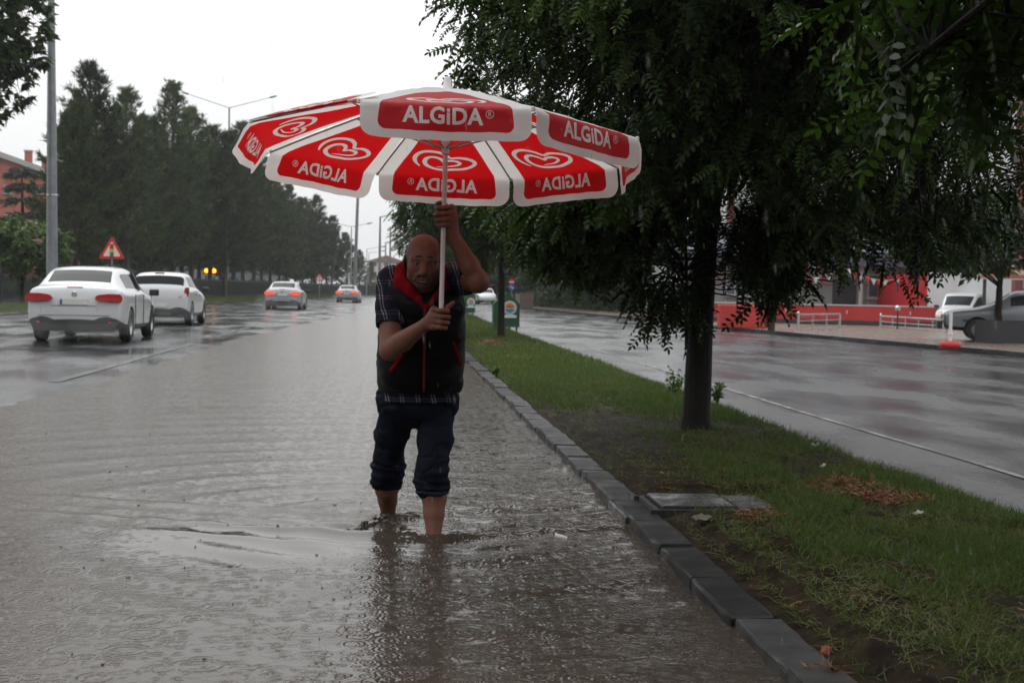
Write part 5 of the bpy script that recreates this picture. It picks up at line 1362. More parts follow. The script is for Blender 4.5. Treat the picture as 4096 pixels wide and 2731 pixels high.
def text_loops(body, size, offset=.0):
    cu = bpy.data.curves.new('t', 'FONT'); cu.body = body; cu.size = size; cu.align_x = 'CENTER'; cu.align_y = 'CENTER'; cu.resolution_u = 3; cu.offset = offset
    cu.space_character = 1.06
    o = bpy.data.objects.new('t', cu); COL.objects.link(o); dg = bpy.context.evaluated_depsgraph_get()
    me = bpy.data.meshes.new_from_object(o.evaluated_get(dg)); bpy.data.objects.remove(o); bpy.data.curves.remove(cu)
    b = bmesh.new(); b.from_mesh(me); bmesh.ops.remove_doubles(b, verts=b.verts, dist=1e-5)
    E = [((e.verts[0].co.x, e.verts[0].co.y), (e.verts[1].co.x, e.verts[1].co.y)) for e in b.edges if len(e.link_faces) == 1]
    b.free(); bpy.data.meshes.remove(me); return E
HEART = [(1200, 882, .3), (1166, 842, .8), (1157, 795, 1.05), (1190, 750, 1.1), (1258, 724, 1.1), (1340, 728, 1.05), (1410, 754, .95), (1462, 792, .85),
         (1530, 786, .95), (1606, 797, 1.0), (1662, 820, 1.0), (1674, 848, 1.0), (1632, 882, 1.0), (1540, 905, 1.0), (1420, 915, 1.0), (1322, 904, 1.0), (1260, 874, 1.05), (1242, 835, 1.1),
         (1260, 798, 1.05), (1302, 781, 1.0), (1352, 788, .95), (1392, 812, .85), (1410, 836, .8), (1450, 820, .9), (1506, 821, .9), (1545, 840, .85), (1524, 863, .7), (1450, 879, .5), (1345, 884, .2)]
def catmull(P, k=4):
    out = []
    for i in range(len(P) - 1):
        p0, p1, p2, p3 = P[max(i - 1, 0)], P[i], P[i + 1], P[min(i + 2, len(P) - 1)]
        for j in range(k):
            t = j / k
            out.append(tuple(.5 * ((2 * b) + (-a + c) * t + (2 * a - 5 * b + 4 * c - d) * t * t + (-a + 3 * b - 3 * c + d) * t ** 3) for a, b, c, d in zip(p0, p1, p2, p3)))
    out.append(P[-1]); return out
def panel_2d():
    """the flat cloth of one panel: u across, v from the crown outwards; faces sorted into canvas, red field and white print"""
    hc = [((-(x - 1415) / 550 * .318), .695 + (y - 815) / 210 * .205, w * .0105) for x, y, w in HEART]
    hc = np.array(catmull(hc, 4))
    tan = np.gradient(hc[:, :2], axis=0); tan /= np.linalg.norm(tan, axis=1, keepdims=True); nor = np.stack([-tan[:, 1], tan[:, 0]], 1)
    hl, hr = hc[:, :2] + nor * hc[:, 2:3], hc[:, :2] - nor * hc[:, 2:3]
    heart_edges = [(tuple(a), tuple(b)) for s in (hl, hr) for a, b in zip(s, s[1:])]
    tv = LA + .060
    E = [((a[0] * 1.0 - .012, tv - a[1]), (b[0] - .012, tv - b[1])) for a, b in text_loops('ALGiDA', .088, .0028)]
    # spread the word to its measured width
    xs = [p[0] for e in E for p in e]; k = .315 / (max(xs) - min(xs)); cx = (max(xs) + min(xs)) / 2
    E = [(((a[0] - cx) * k - .012, a[1]), ((b[0] - cx) * k - .012, b[1])) for a, b in E]
    # registered sign: ring and letter
    def circ(c, r, n=18): return [((c[0] + r * math.cos(6.2832 * i / n), c[1] + r * math.sin(6.2832 * i / n)), (c[0] + r * math.cos(6.2832 * (i + 1) / n), c[1] + r * math.sin(6.2832 * (i + 1) / n))) for i in range(n)]
    rc = (.170, LA + .046)
    E += circ(rc, .0165) + circ(rc, .0138)
    E += [((a[0] + rc[0], rc[1] - a[1]), (b[0] + rc[0], rc[1] - b[1])) for a, b in text_loops('R', .024, .0002)]
    # outlines
    def arc(cx, cy, r, a0, a1, n=6): return [(cx + r * math.cos(R(a0 + (a1 - a0) * i / n)), cy + r * math.sin(R(a0 + (a1 - a0) * i / n))) for i in range(n + 1)]
    W = hs_ - .005; bot = LA + LV
    out = [(0, 0.0), (hs_, LA), (W, LA + .012)] + arc(W - .055, bot - .055, .055, 0, 90) + arc(-W + .055, bot - .055, .055, 90, 180) + [(-W, LA + .012), (-hs_, LA)]
    f0 = hs_ - .088; fb = LA + .118; sl = hs_ / LA; v0 = .20
    fld = [(-(v0 * sl - .075) if v0 * sl > .08 else -.012, v0), ((v0 * sl - .075) if v0 * sl > .08 else .012, v0), (f0, LA - .02), (f0 + .008, LA + .02)] + arc(f0 - .015, fb - .03, .03, 0, 90) + arc(-f0 + .015, fb - .03, .03, 90, 180) + [(-f0 - .008, LA + .02), (-f0, LA - .02)]
    V, ix, edges = [], {}, []
    def vid(p):
        k = (round(p[0], 5), round(p[1], 5))
        if k not in ix: ix[k] = len(V); V.append(Vector(k))
        return ix[k]
    def poly(P):
        for a, b in zip(P, P[1:] + P[:1]):
            n = max(1, int(math.hypot(a[0] - b[0], a[1] - b[1]) / .03)); q = [(a[0] + (b[0] - a[0]) * i / n, a[1] + (b[1] - a[1]) * i / n) for i in range(n + 1)]
            for c, d in zip(q, q[1:]): edges.append((vid(c), vid(d)))
    poly(out); poly(fld)
    for a, b in E + heart_edges:
        i, j = vid(a), vid(b)
        if i != j: edges.append((i, j))
    v = .04
    while v < bot - .02:
        hw = min(v * sl, W) - .012; n = max(2, int(hw / .022))
        for i in range(n + 1): vid((-hw + 2 * hw * i / n, v))
        v += .012 if LA - .05 < v < LA + .05 else .028
    vs, es, fs, *_r = delaunay_2d_cdt(V, edges, [], 0, 1e-6)
    P = np.array([(a.x, a.y) for a in vs]); T = np.array([f for f in fs if len(f) == 3]); C = P[T].mean(1)
    def inside(segs, C):
        A = np.array([s[0] for s in segs]); B = np.array([s[1] for s in segs])
        y0, y1 = A[:, 1], B[:, 1]; cr = ((y0[None] > C[:, 1:2]) != (y1[None] > C[:, 1:2]))
        with np.errstate(divide='ignore', invalid='ignore'):
            xx = A[:, 0] + (C[:, 1:2] - y0) * (B[:, 0] - A[:, 0]) / (y1 - y0)
        return ((cr & (C[:, 0:1] < xx)).sum(1) % 2) == 1
    loop = lambda Pp: list(zip(Pp, Pp[1:] + Pp[:1]))
    keep = inside(loop(out), C); red = inside(loop(fld), C)
    dh = np.full(len(C), 9.0)
    for a, b in zip(hc, hc[1:]):
        ab = b[:2] - a[:2]; t = np.clip(((C - a[:2]) @ ab) / (ab @ ab + 1e-12), 0, 1)
        dh = np.minimum(dh, np.linalg.norm(C - (a[:2] + t[:, None] * ab), axis=1) - (a[2] + (b[2] - a[2]) * t))
    pr = inside(E, C) | (dh < 0)
    mi = np.where(pr, 2, np.where(red, 1, 0))
    return P, T[keep], mi[keep]
PUV, PT, PMI = panel_2d()
umbrella = empty('parasol', tuple(UC - UN * .85), label='large red and white parasol with lettered valances held up by the wading man', cat='parasol')
UO = UC - UN * .85
def panel_map(th, seed):
    u, v = PUV[:, 0], PUV[:, 1]
    b = np.clip(v / LA, 0, 1); rho = b * apo
    zc = UH * (1 - b ** 1.22)
    hw = np.maximum(b * hs_, 1e-3); a = np.clip(u / hw, -1, 1)
    zc = zc - .016 * (1 - a * a) * np.sin(np.pi * b) * 1.0
    er = np.array([math.cos(th), math.sin(th), 0]); et = np.array([-math.sin(th), math.cos(th), 0])
    # u grows to the right as seen from outside, which is along -et ... +et depending on the side one stands
    Pl = rho[:, None] * er + u[:, None] * et; Pl[:, 2] += zc
    Pw = Pl @ UROT.T
    # valance: bends over a small roll and hangs, a little blown to the left
    s = np.clip(v - LA, 0, None); rr = .035
    ew = UROT @ er; sl0 = -math.atan(UH * 1.22 / apo)
    flare = .10 + .42 * max(0, -ew[0]) ** 2 + .06 * max(0, ew[1]) - .10 * max(0, ew[0])
    end = -math.pi / 2 + flare
    if seed == 307: end = sl0 + math.pi * 1.005; rr = .010                    # the wind has turned this one up over the cloth
    ang = sl0 + (end - sl0) * np.clip(s / rr, 0, 1)
    dr = np.where(s < rr, rr / (end - sl0) * (np.sin(ang) - math.sin(sl0)) , rr / (end - sl0) * (math.sin(end) - math.sin(sl0)) + (s - rr) * math.cos(end))
    dz = np.where(s < rr, -rr / (end - sl0) * (np.cos(ang) - math.cos(sl0)), -rr / (end - sl0) * (math.cos(end) - math.cos(sl0)) + (s - rr) * math.sin(end))
    r = np.random.default_rng(seed); ph = r.uniform(0, 6, 3)
    wav = (.010 * np.sin(u * 11 + ph[0]) + .006 * np.sin(u * 23 + ph[1])) * np.clip(s / LV, 0, 1) ** 1.3
    eh = ew.copy(); eh[2] = 0; eh /= np.linalg.norm(eh)
    Pw = Pw + (dr + wav)[:, None] * eh; Pw[:, 2] += dz - .004 * np.clip(s / LV, 0, 1) * np.sin(u * 9 + ph[2])
    wr = .0018 * np.sin(v * 60 + ph[1] + 3 * np.sin(u * 8)) * (s > 0) * np.clip(s / .05, 0, 1)
    Pw = Pw + wr[:, None] * eh
    Pw[:, 2] += .006 * np.sin(np.pi * b) * np.sin(u * 9 + ph[2]) * np.sin(v * 7 + ph[0]) + .0016 * np.sin(u * 55 + 14 * v + ph[1]) * np.clip((b - .3), 0, 1)
    # soft wrinkles near the seams
    Pw[:, 2] += .003 * np.sin(b * 38 + ph[0]) * np.clip(np.abs(a) - .6, 0, 1) * np.sin(np.pi * b)
    return Pw + UC - UO
for k in range(8):
    th = R(270 + 45 * k) + UZ
    me = npmesh('canopy_panel', panel_map(th, 300 + k), PT, (M_cw, M_cr, M_cp), mi=PMI, smooth=True)
    link('canopy_panel', me, umbrella)
loc = lambda x, y, z: Vector(UROT @ np.array([x, y, z]) + UC - UO)
for k in range(8):
    th = R(247.5 + 45 * k) + UZ; pts = []
    for b in np.linspace(.03, 1.0, 9):
        pts.append(loc(b * UR * math.cos(th), b * UR * math.sin(th), UH * (1 - b ** 1.22) - .008))
    MB().tube(pts, .0045, 6).build('rib', M_rib, umbrella)
    m_ = loc(.5 * UR * math.cos(th), .5 * UR * math.sin(th), UH * (1 - .5 ** 1.22) - .012)
    MB().tube([loc(.018 * math.cos(th), .018 * math.sin(th), -.02), m_], .004, 5).build('stretcher', M_rib, umbrella)
    tip = loc(UR * math.cos(th) * 1.004, UR * math.sin(th) * 1.004, -.004)
    MB().lathe([(0, -.012), (.008, -.008), (.008, .006), (0, .010)], tip, 8).build('rib_tip', M_upole, umbrella)
POLE0 = UC + UN * UH; POLE1 = UC - UN * .80 + np.array([.011, 0, 0])
PD = (POLE1 - POLE0) / np.linalg.norm(POLE1 - POLE0)
def pole_at_v(v):
    """point of the pole axis seen at photo height v"""
    lo, hi = 0.0, 1.2
    for _ in range(50):
        m_ = (lo + hi) / 2
        if to_px(POLE0 + PD * m_)[1] < v: lo = m_
        else: hi = m_
    return POLE0 + PD * lo
V3 = lambda p: Vector(np.asarray(p) - UO)
pl = MB(); pl.tube([V3(POLE0), V3((POLE0 + POLE1) / 2), V3(POLE1)], .0108, 16); pl.build('pole', M_upole, umbrella, smooth=True)
MB().tube([V3(POLE0 + PD * .14), V3(pole_at_v(617))], .0175, 16).build('sleeve', M_upole, umbrella, smooth=True)
MB().tube([V3(POLE0 - PD * .055), V3(POLE0 - PD * .05), V3(POLE0 - PD * .005), V3(POLE0 + PD * .012)], [.010, .016, .021, .034], 16).build('finial', M_upole, umbrella, smooth=True)
MB().tube([V3(POLE0 + PD * .015), V3(POLE0 + PD * .05)], .03, 14).build('hub', M_upole, umbrella, smooth=True)
# ================================================================== THE MAN
class SDF:
    """a distance grid that shapes are melted into; meshed with surface nets"""
    def __init__(s, lo, hi, h):
        s.lo = np.array(lo, float); s.h = h; s.n = np.ceil((np.array(hi) - s.lo) / h).astype(int) + 1
        s.d = np.full(s.n, .5, np.float32)
    def box(s, lo, hi, m):
        a = np.maximum(np.floor((np.minimum(lo, hi) - m - s.lo) / s.h).astype(int), 0); b = np.minimum(np.ceil((np.maximum(lo, hi) + m - s.lo) / s.h).astype(int) + 1, s.n)
        if (b <= a).any(): return None
        g = [s.lo[i] + s.h * np.arange(a[i], b[i]) for i in range(3)]
        return (slice(a[0], b[0]), slice(a[1], b[1]), slice(a[2], b[2])), np.stack(np.meshgrid(*g, indexing='ij'), -1)
    def put(s, sl, d, k, sub=False):
        a = s.d[sl]
        if sub:
            d = -d; hh = np.maximum(k - np.abs(a - d), 0) / k; s.d[sl] = np.maximum(a, d) + hh * hh * k * .25
        else:
            hh = np.maximum(k - np.abs(a - d), 0) / k; s.d[sl] = np.minimum(a, d) - hh * hh * k * .25
        return s
    def cap(s, a, b, ra, rb, k=.012, sub=False, sq=None):
        """tapered capsule; sq=(axis vector, factor) flattens it along the axis"""
        a, b = np.array(a, float), np.array(b, float); R_ = max(ra, rb); bx_ = s.box(np.minimum(a, b) - R_, np.maximum(a, b) + R_, k + .02)
        if bx_ is None: return s
        sl, P = bx_; ab = b - a; q = P - a; t = np.clip((q @ ab) / (ab @ ab + 1e-12), 0, 1)
        q = q - t[..., None] * ab
        if sq is not None:
            ax = np.array(sq[0], float); ax /= np.linalg.norm(ax); c = q @ ax; q = q + (c * (1 / sq[1] - 1))[..., None] * ax
        d = np.linalg.norm(q, axis=-1) - (ra + (rb - ra) * t)
        return s.put(sl, d.astype(np.float32), k, sub)
    def ell(s, c, r, k=.012, sub=False, M=None):
        c, r = np.array(c, float), np.array(r, float); bx_ = s.box(c - r.max(), c + r.max(), k + .02)
        if bx_ is None: return s
        sl, P = bx_; q = P - c
        if M is not None: q = q @ np.array(M)
        l = np.linalg.norm(q / r, axis=-1); g = np.linalg.norm(q / r ** 2, axis=-1) + 1e-6
        return s.put(sl, (l * (l - 1) / g).astype(np.float32), k, sub)
    def path(s, pts, rad, k=.012, sq=None):
        for (a, b), (ra, rb) in zip(zip(pts, pts[1:]), zip(rad, rad[1:])): s.cap(a, b, ra, rb, k, sq=sq)
        return s
    def etube(s, C, rx, ry, k=.012):
        """upright tube of elliptic sections (rx across, ry fore-aft) through centres C, open ends rounded"""
        C = np.array(C, float)
        for i in range(len(C) - 1):
            a, b = C[i], C[i + 1]; R_ = max(rx[i], rx[i + 1], ry[i], ry[i + 1]); bx_ = s.box(np.minimum(a, b) - R_, np.maximum(a, b) + R_, k + .02)
            if bx_ is None: continue
            sl, P = bx_; ab = b - a; q = P - a; t = np.clip((q @ ab) / (ab @ ab), 0, 1); q = q - t[..., None] * ab
            X = rx[i] + (rx[i + 1] - rx[i]) * t; Yr = ry[i] + (ry[i + 1] - ry[i]) * t; m = np.minimum(X, Yr)
            l = np.sqrt((q[..., 0] / X) ** 2 + (q[..., 1] / Yr) ** 2 + (q[..., 2] / m) ** 2)
            s.put(sl, ((l - 1) * m).astype(np.float32), k)
        return s
    def cutz(s, z0, up=True):
        """remove everything above (up) or below z0"""
        z = s.lo[2] + s.h * np.arange(s.n[2]); e = (z - z0) if up else (z0 - z)
        s.d = np.maximum(s.d, e[None, None, :].astype(np.float32)); return s
    def mesh(s):
        d = s.d; inside = d < 0; n = np.array(d.shape) - 1
        cnt = np.zeros(n, np.int8); offs = [(i, j, k) for i in (0, 1) for j in (0, 1) for k in (0, 1)]
        for i, j, k in offs: cnt += inside[i:i + n[0], j:j + n[1], k:k + n[2]]
        act = (cnt > 0) & (cnt < 8); idx = np.argwhere(act); vid = np.full(n, -1, np.int32); vid[act] = np.arange(len(idx))
        val = {o: d[idx[:, 0] + o[0], idx[:, 1] + o[1], idx[:, 2] + o[2]].astype(np.float64) for o in offs}
        acc = np.zeros((len(idx), 3)); w = np.zeros(len(idx))
        for a in offs:
            for ax in range(3):
                if a[ax]: continue
                b = list(a); b[ax] = 1; b = tuple(b); va, vb = val[a], val[b]; cr = (va < 0) != (vb < 0)
                t = np.where(cr, va / np.where(cr, va - vb, 1), 0); p = np.tile(np.array(a, float), (len(idx), 1)); p[:, ax] = t
                acc[cr] += p[cr]; w[cr] += 1
        V = (idx + acc / w[:, None]) * s.h + s.lo
        Q = []
        for ax in range(3):
            o1, o2 = [(1, 2), (2, 0), (0, 1)][ax]
            a = [slice(None)] * 3; b = [slice(None)] * 3; a[ax] = slice(0, -1); b[ax] = slice(1, None)
            e = np.argwhere(inside[tuple(a)] != inside[tuple(b)]); ok = (e[:, o1] > 0) & (e[:, o2] > 0) & (e[:, o1] < n[o1]) & (e[:, o2] < n[o2]); e = e[ok]
            def c(da, db):
                q = e.copy(); q[:, o1] -= da; q[:, o2] -= db; return vid[q[:, 0], q[:, 1], q[:, 2]]
            quad = np.stack([c(1, 1), c(0, 1), c(0, 0), c(1, 0)], 1)
            flip = ~inside[tuple(a)][e[:, 0], e[:, 1], e[:, 2]]; quad[flip] = quad[flip][:, ::-1]
            Q.append(quad)
        Q = np.concatenate(Q); Q = Q[(Q >= 0).all(1)]
        return V, Q
def vnormals(V, Q):
    a, b, c, d = (V[Q[:, i]] for i in range(4)); nq = np.cross(c - a, d - b); N = np.zeros_like(V)
    for i in range(4): np.add.at(N, Q[:, i], nq)
    return N / (np.linalg.norm(N, axis=1, keepdims=True) + 1e-12)
def relax(V, Q, it=2, lam=.5):
    for _ in range(it):
        S = np.zeros_like(V); c = np.zeros(len(V))
        for i in range(4):
            for j in (1, 3): np.add.at(S, Q[:, i], V[Q[:, (i + j) % 4]]); np.add.at(c, Q[:, i], 1)
        V = V + lam * (S / np.maximum(c, 1)[:, None] - V)
    return V
def noise3(P, seed=0):
    """smooth 3-d value noise, -1..1"""
    r = np.random.default_rng(seed); tab = r.uniform(-1, 1, 4096)
    i = np.floor(P).astype(np.int64); f = P - i; f = f * f * (3 - 2 * f); out = 0
    for a in (0, 1):
        for b in (0, 1):
            for c in (0, 1):
                hsh = ((i[:, 0] + a) * 73856093 ^ (i[:, 1] + b) * 19349663 ^ (i[:, 2] + c) * 83492791) & 4095
                out = out + tab[hsh] * (f[:, 0] if a else 1 - f[:, 0]) * (f[:, 1] if b else 1 - f[:, 1]) * (f[:, 2] if c else 1 - f[:, 2])
    return out
def A(u, v, Y): return np.array(at(u, v, Y))

M_skin = pm('weathered_skin', (.175, .074, .050), .45, col2=(.020, .015, .014), attr='stubble_sock_shade', spec=.25, bump=.12, bscale=160, bdist=.002)
M_skin.node_tree.nodes['Principled BSDF'].inputs['Subsurface Weight'].default_value = .12
M_skin.node_tree.nodes['Principled BSDF'].inputs['Subsurface Radius'].default_value = (.012, .004, .002)
M_hair = pm('short_dark_hair', (.014, .011, .010), .7, bump=.6, bscale=220, bdist=.002)
M_vest = pm('wet_black_nylon', (.0035, .0035, .0045), .42, spec=.10, col2=(.006, .006, .0075), scale=18, bump=.25, bscale=34, bdist=.004)
M_redl = pm('red_fleece_lining', (.20, .004, .008), .8, spec=.05, bump=.3, bscale=120, bdist=.002); M_zip = pm('dark_red_zip_tape', (.13, .004, .006), .6)
M_jean = pm('soaked_dark_denim', (.0045, .006, .012), .65, spec=.06, col2=(.009, .011, .021), scale=11, bump=.35, bscale=26, bdist=.006)
M_cuff = pm('denim_inside', (.016, .020, .040), .7, spec=.06, bump=.35, bscale=40, bdist=.004)
M_eye = pm('eye_white', (.24, .20, .18), .15); M_iris = pm('dark_iris', (.012, .008, .006), .1); M_lip = pm('lip', (.20, .075, .06), .4); M_teeth = pm('mouth_dark', (.03, .012, .010), .5)
# plaid cotton
M_plaid = pm('plaid_cotton', (.016, .017, .032), .7, spec=.06)
def _plaid():
    nt = M_plaid.node_tree; n, l = nt.nodes, nt.links; p = n['Principled BSDF']; tc = n.new('ShaderNodeTexCoord'); sx = n.new('ShaderNodeSeparateXYZ')
    nz = n.new('ShaderNodeTexNoise'); nz.inputs['Scale'].default_value = 9; l.new(tc.outputs['Object'], nz.inputs['Vector'])
    av = n.new('ShaderNodeVectorMath'); av.operation = 'SCALE'; av.inputs['Scale'].default_value = .022; l.new(nz.outputs['Color'], av.inputs[0])
    ad = n.new('ShaderNodeVectorMath'); l.new(tc.outputs['Object'], ad.inputs[0]); l.new(av.outputs[0], ad.inputs[1]); l.new(ad.outputs[0], sx.inputs[0])
    def m(op, *a):
        q = n.new('ShaderNodeMath'); q.operation = op
        for i, v in enumerate(a):
            if isinstance(v, (int, float)): q.inputs[i].default_value = v
            else: l.new(v, q.inputs[i])
        return q.outputs[0]
    def lines(c, per, wd):
        f1 = m('FRACT', m('DIVIDE', c, per)); a = m('LESS_THAN', m('ABSOLUTE', m('SUBTRACT', f1, .40)), wd); b = m('LESS_THAN', m('ABSOLUTE', m('SUBTRACT', f1, .58)), wd)
        return m('MAXIMUM', a, b)
    v = lines(m('ADD', sx.outputs[0], m('MULTIPLY', sx.outputs[2], .22)), .074, .036); h = lines(sx.outputs[2], .070, .035)
    fac = m('ADD', m('MULTIPLY', v, .34), m('MULTIPLY', h, .10)); fac2 = m('ADD', fac, m('MULTIPLY', m('MULTIPLY', v, h), .5))
    x = n.new('ShaderNodeMixRGB'); x.inputs[1].default_value = (.014, .015, .030, 1); x.inputs[2].default_value = (.32, .32, .36, 1); l.new(fac2, x.inputs[0]); l.new(x.outputs[0], p.inputs['Base Color'])
_plaid()

PO = np.array([A(1640, 2100, 6.75)[0], 6.75, 0.0])               # origin of the figure, at the water line
man = empty('person', tuple(PO), label='balding man in a dark vest and rolled jeans wading through the flood with a parasol', cat='person')
# ---- joints (photo points with their distances)
HC = A(1694, 1042, 6.27)
shR, elR, wrR = A(1562, 1122, 6.47), A(1563, 1398, 6.33), A(1706, 1296, 6.17)       # his right arm, at the left of the picture
shL, elL, wrL = A(1828, 1112, 6.44), A(1913, 1126, 6.20), A(1811, 938, 6.185)
pH1, pH2 = pole_at_v(1277), pole_at_v(868)

def add_hand(f, pv, vs, wrist, side, thumb):
    """fist closed round the pole: side -1 = the back of the hand lies left of the pole"""
    s = side; m = .00112
    for i, v in enumerate(vs):
        p = pole_at_v(v); dz = [.0, .001, .0, -.001][i]
        wd = [.046, .050, .047, .040][i]; r = [.0108, .0112, .0106, .0094][i]
        mcp = p + np.array([s * .032, -.010, .004]); mid = p + np.array([s * .004, -.0225, .001]); pip = p + np.array([-s * (wd - .018), -.013, -.001])
        dip = p + np.array([-s * (wd - .023), .010, -.002]); tip = p + np.array([-s * .006, .021, -.002])
        f.path([mcp, mid, pip], [r * 1.12, r * 1.05, r * 1.04], .0035); f.path([pip, dip, tip], [r * 1.0, r * .92, r * .8], .003)
        f.cap(mcp + np.array([s * .004, .006, 0]), mcp * .45 + wrist * .55, r * 1.35, .019, .010)
    top, bot = pole_at_v(vs[0]), pole_at_v(vs[3])
    f.cap(top + np.array([s * .030, .004, 0]), bot + np.array([s * .030, .004, .004]), .017, .016, .012, sq=((0, 1, 0), .9))
    f.cap((top + bot) / 2 + np.array([s * .034, .004, 0]), wrist, .030, .026, .016, sq=((0, 1, 0), .85))
    f.path([top * .7 + wrist * .3 + np.array([s * .006, .012, 0]), thumb[0], thumb[1], thumb[2]], [.017, .0135, .0118, .0098], .006)

lo = np.array([A(1470, 1000, 6.3)[0], 6.02, -.20]); hi = np.array([A(1965, 1000, 6.1)[0], 7.28, 1.70])
B = SDF(lo, hi, .0036)
# legs under the jeans, shins, feet below the water
for (hip, kn, cf, an, ft) in ((A(1590, 1640, 6.76), A(1556, 1830, 6.84), A(1547, 1950, 6.97), np.array([legA.x, legA.y, .0]), np.array([legA.x - .01, legA.y - .02, -.10])),
                             (A(1748, 1640, 6.72), A(1729, 1845, 6.60), A(1737, 1985, 6.585), np.array([legB.x, legB.y, .0]), np.array([legB.x + .01, legB.y - .0, -.12]))):
    B.path([hip, kn], [.076, .060], .02)
    cm = cf * .45 + an * .55 + np.array([0, .012, .02])
    B.path([kn, cf, cm, an, ft], [.060, .060, .049, .0335, .032], .012)
    B.cap(ft + np.array([0, .03, -.03]), ft + np.array([0, -.16, -.05]), .035, .028, .02)
# trunk
B.etube([A(1672, 1560, 6.72), A(1680, 1500, 6.64), A(1687, 1300, 6.51), A(1690, 1170, 6.44)], [.155, .16, .165, .15], [.11, .115, .12, .095], .05)
B.cap(A(1690, 1160, 6.45), HC + np.array([0, .03, -.06]), .062, .055, .03)
for sh, el, wr, r0 in ((shR, elR, wrR, .054), (shL, elL, wrL, .052)):
    B.cap(sh, el, .053, r0 * .96, .03)
    mid = el * .66 + wr * .34
    B.path([el, mid, wr], [r0 * .84, r0 * .86, .028], .014)
    B.ell(el, (.045, .045, .045), .02)
B.cap(elL + np.array([.006, .0, -.006]), elL + np.array([.016, .004, -.004]), .036, .030, .02)
t1 = pole_at_v(1236); t2 = pole_at_v(822)
add_hand(B, None, (1243, 1267, 1290, 1311), wrR, -1, (t1 + np.array([.010, .020, -.004]), t1 + np.array([.034, .006, .012]), t1 + np.array([.052, -.004, .028])))
add_hand(B, None, (833, 857, 880, 902), wrL, 1, (t2 + np.array([.004, .022, .002]), t2 + np.array([-.018, .018, .010]), t2 + np.array([-.030, .002, .008])))
# ---- head: local axes x right, f towards the viewer, z up; bowed forward and a little to his left
tl = R(9); rl = R(-3)
HX = np.array([math.cos(rl), 0, math.sin(rl)]); HF = np.array([0, -math.cos(tl), -math.sin(tl)]); HZ = np.cross(HX, -HF) * 1.0
HZ /= np.linalg.norm(HZ)
if HZ[2] < 0: HZ = -HZ
HM = np.stack([HX, HF, HZ], 1)
def hp(x, f, z): return HC + HM @ np.array([x, f, z])
B.ell(hp(0, -.020, .030), (.079, .098, .087), .02, M=HM)
B.ell(hp(0, .020, .012), (.070, .070, .085), .03, M=HM)
B.ell(hp(0, .024, -.038), (.063, .064, .076), .03, M=HM)
B.ell(hp(0, .060, -.102), (.027, .022, .020), .025, M=HM)
for s in (-1, 1):
    B.ell(hp(s * .047, .006, -.072), (.022, .034, .026), .025, M=HM)
    B.ell(hp(s * .044, .055, -.030), (.024, .022, .022), .022, M=HM)
    B.cap(hp(s * .016, .083, .018), hp(s * .050, .070, .016), .012, .010, .014)
    B.ell(hp(s * .0325, .104, -.005), (.019, .022, .0135), .010, sub=True, M=HM)
    B.ell(hp(s * .0325, .0735, -.006), (.0150, .0140, .0135), .004, M=HM)
    B.cap(hp(s * .018, .086, .002), hp(s * .046, .077, .000), .0052, .0045, .004)          # upper lid
    B.cap(hp(s * .020, .084, -.015), hp(s * .045, .076, -.014), .0042, .0038, .005)        # lower lid
    B.ell(hp(s * .0135, .096, -.046), (.0095, .0105, .0085), .006, M=HM)
    B.cap(hp(s * .026, .083, -.058), hp(s * .036, .070, -.082), .0065, .005, .012)         # fold beside the mouth
    EM = HM @ np.array([[math.cos(.35 * s), math.sin(.35 * s), 0], [-math.sin(.35 * s), math.cos(.35 * s), 0], [0, 0, 1]])
    B.ell(hp(s * .084, -.012, -.012), (.0085, .024, .034), .006, M=EM)
    B.ell(hp(s * .092, -.006, -.010), (.006, .012, .020), .004, sub=True, M=EM)
B.cap(hp(0, .084, .004), hp(0, .108, -.038), .0085, .0135, .012)
B.ell(hp(0, .106, -.042), (.0135, .012, .0105), .006, M=HM)
B.cap(hp(-.021, .083, -.071), hp(.021, .083, -.071), .0062, .0062, .007); B.cap(hp(-.018, .083, -.085), hp(.018, .083, -.085), .0072, .0072, .007)
B.cap(hp(-.019, .094, -.0775), hp(.019, .094, -.0775), .0028, .0028, .003, sub=True)
B.cap(hp(0, .094, -.055), hp(0, .092, -.064), .004, .004, .006)
for z in (.040, .053, .066):                                                                 # frown lines across the forehead
    B.cap(hp(-.034, .0915 - (z - .04) * .5, z), hp(.034, .0915 - (z - .04) * .5, z), .0018, .0018, .006, sub=True)
V, Q = B.mesh(); V = relax(V, Q, 1, .35)
hl_ = (V - HC) @ HM                                                                     # head coordinates: right, forward, up
sm_ = lambda x, a, b: np.clip((x - a) / (b - a), 0, 1) ** 2 * (3 - 2 * np.clip((x - a) / (b - a), 0, 1))
onhead = (np.linalg.norm((V - HC) * np.array([1, .8, .8]), axis=1) < .16).astype(float)
gr = noise3(V * 420, 4) * .5 + .5
beard = sm_(-hl_[:, 2], .048, .068) * sm_(hl_[:, 1], -.01, .03) * (1 - sm_(-hl_[:, 2], .115, .135) * 0) * (.30 + .35 * gr)
shav = sm_(-hl_[:, 1] + np.abs(hl_[:, 0]) * 1.25, .030, .060) * (1 - sm_(hl_[:, 2], .075, .110)) * sm_(hl_[:, 2], -.075, -.04) * (.45 + .5 * gr) * (1 - sm_(np.abs(hl_[:, 0]), .082, .086))
sock_shade = np.exp(-(((np.abs(hl_[:, 0]) - .033) / .017) ** 2 + ((hl_[:, 2] + .018) / .010) ** 2)) * (hl_[:, 1] > .03) * .22  # shade painted under the eyes to make the sockets look deeper
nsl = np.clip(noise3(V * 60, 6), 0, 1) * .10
stub_shade = np.clip((beard + shav + sock_shade) * onhead + nsl, 0, .9)
body = link('body', npmesh('body', V - PO, Q, M_skin, smooth=True, attr={'stubble_sock_shade': stub_shade}), man)
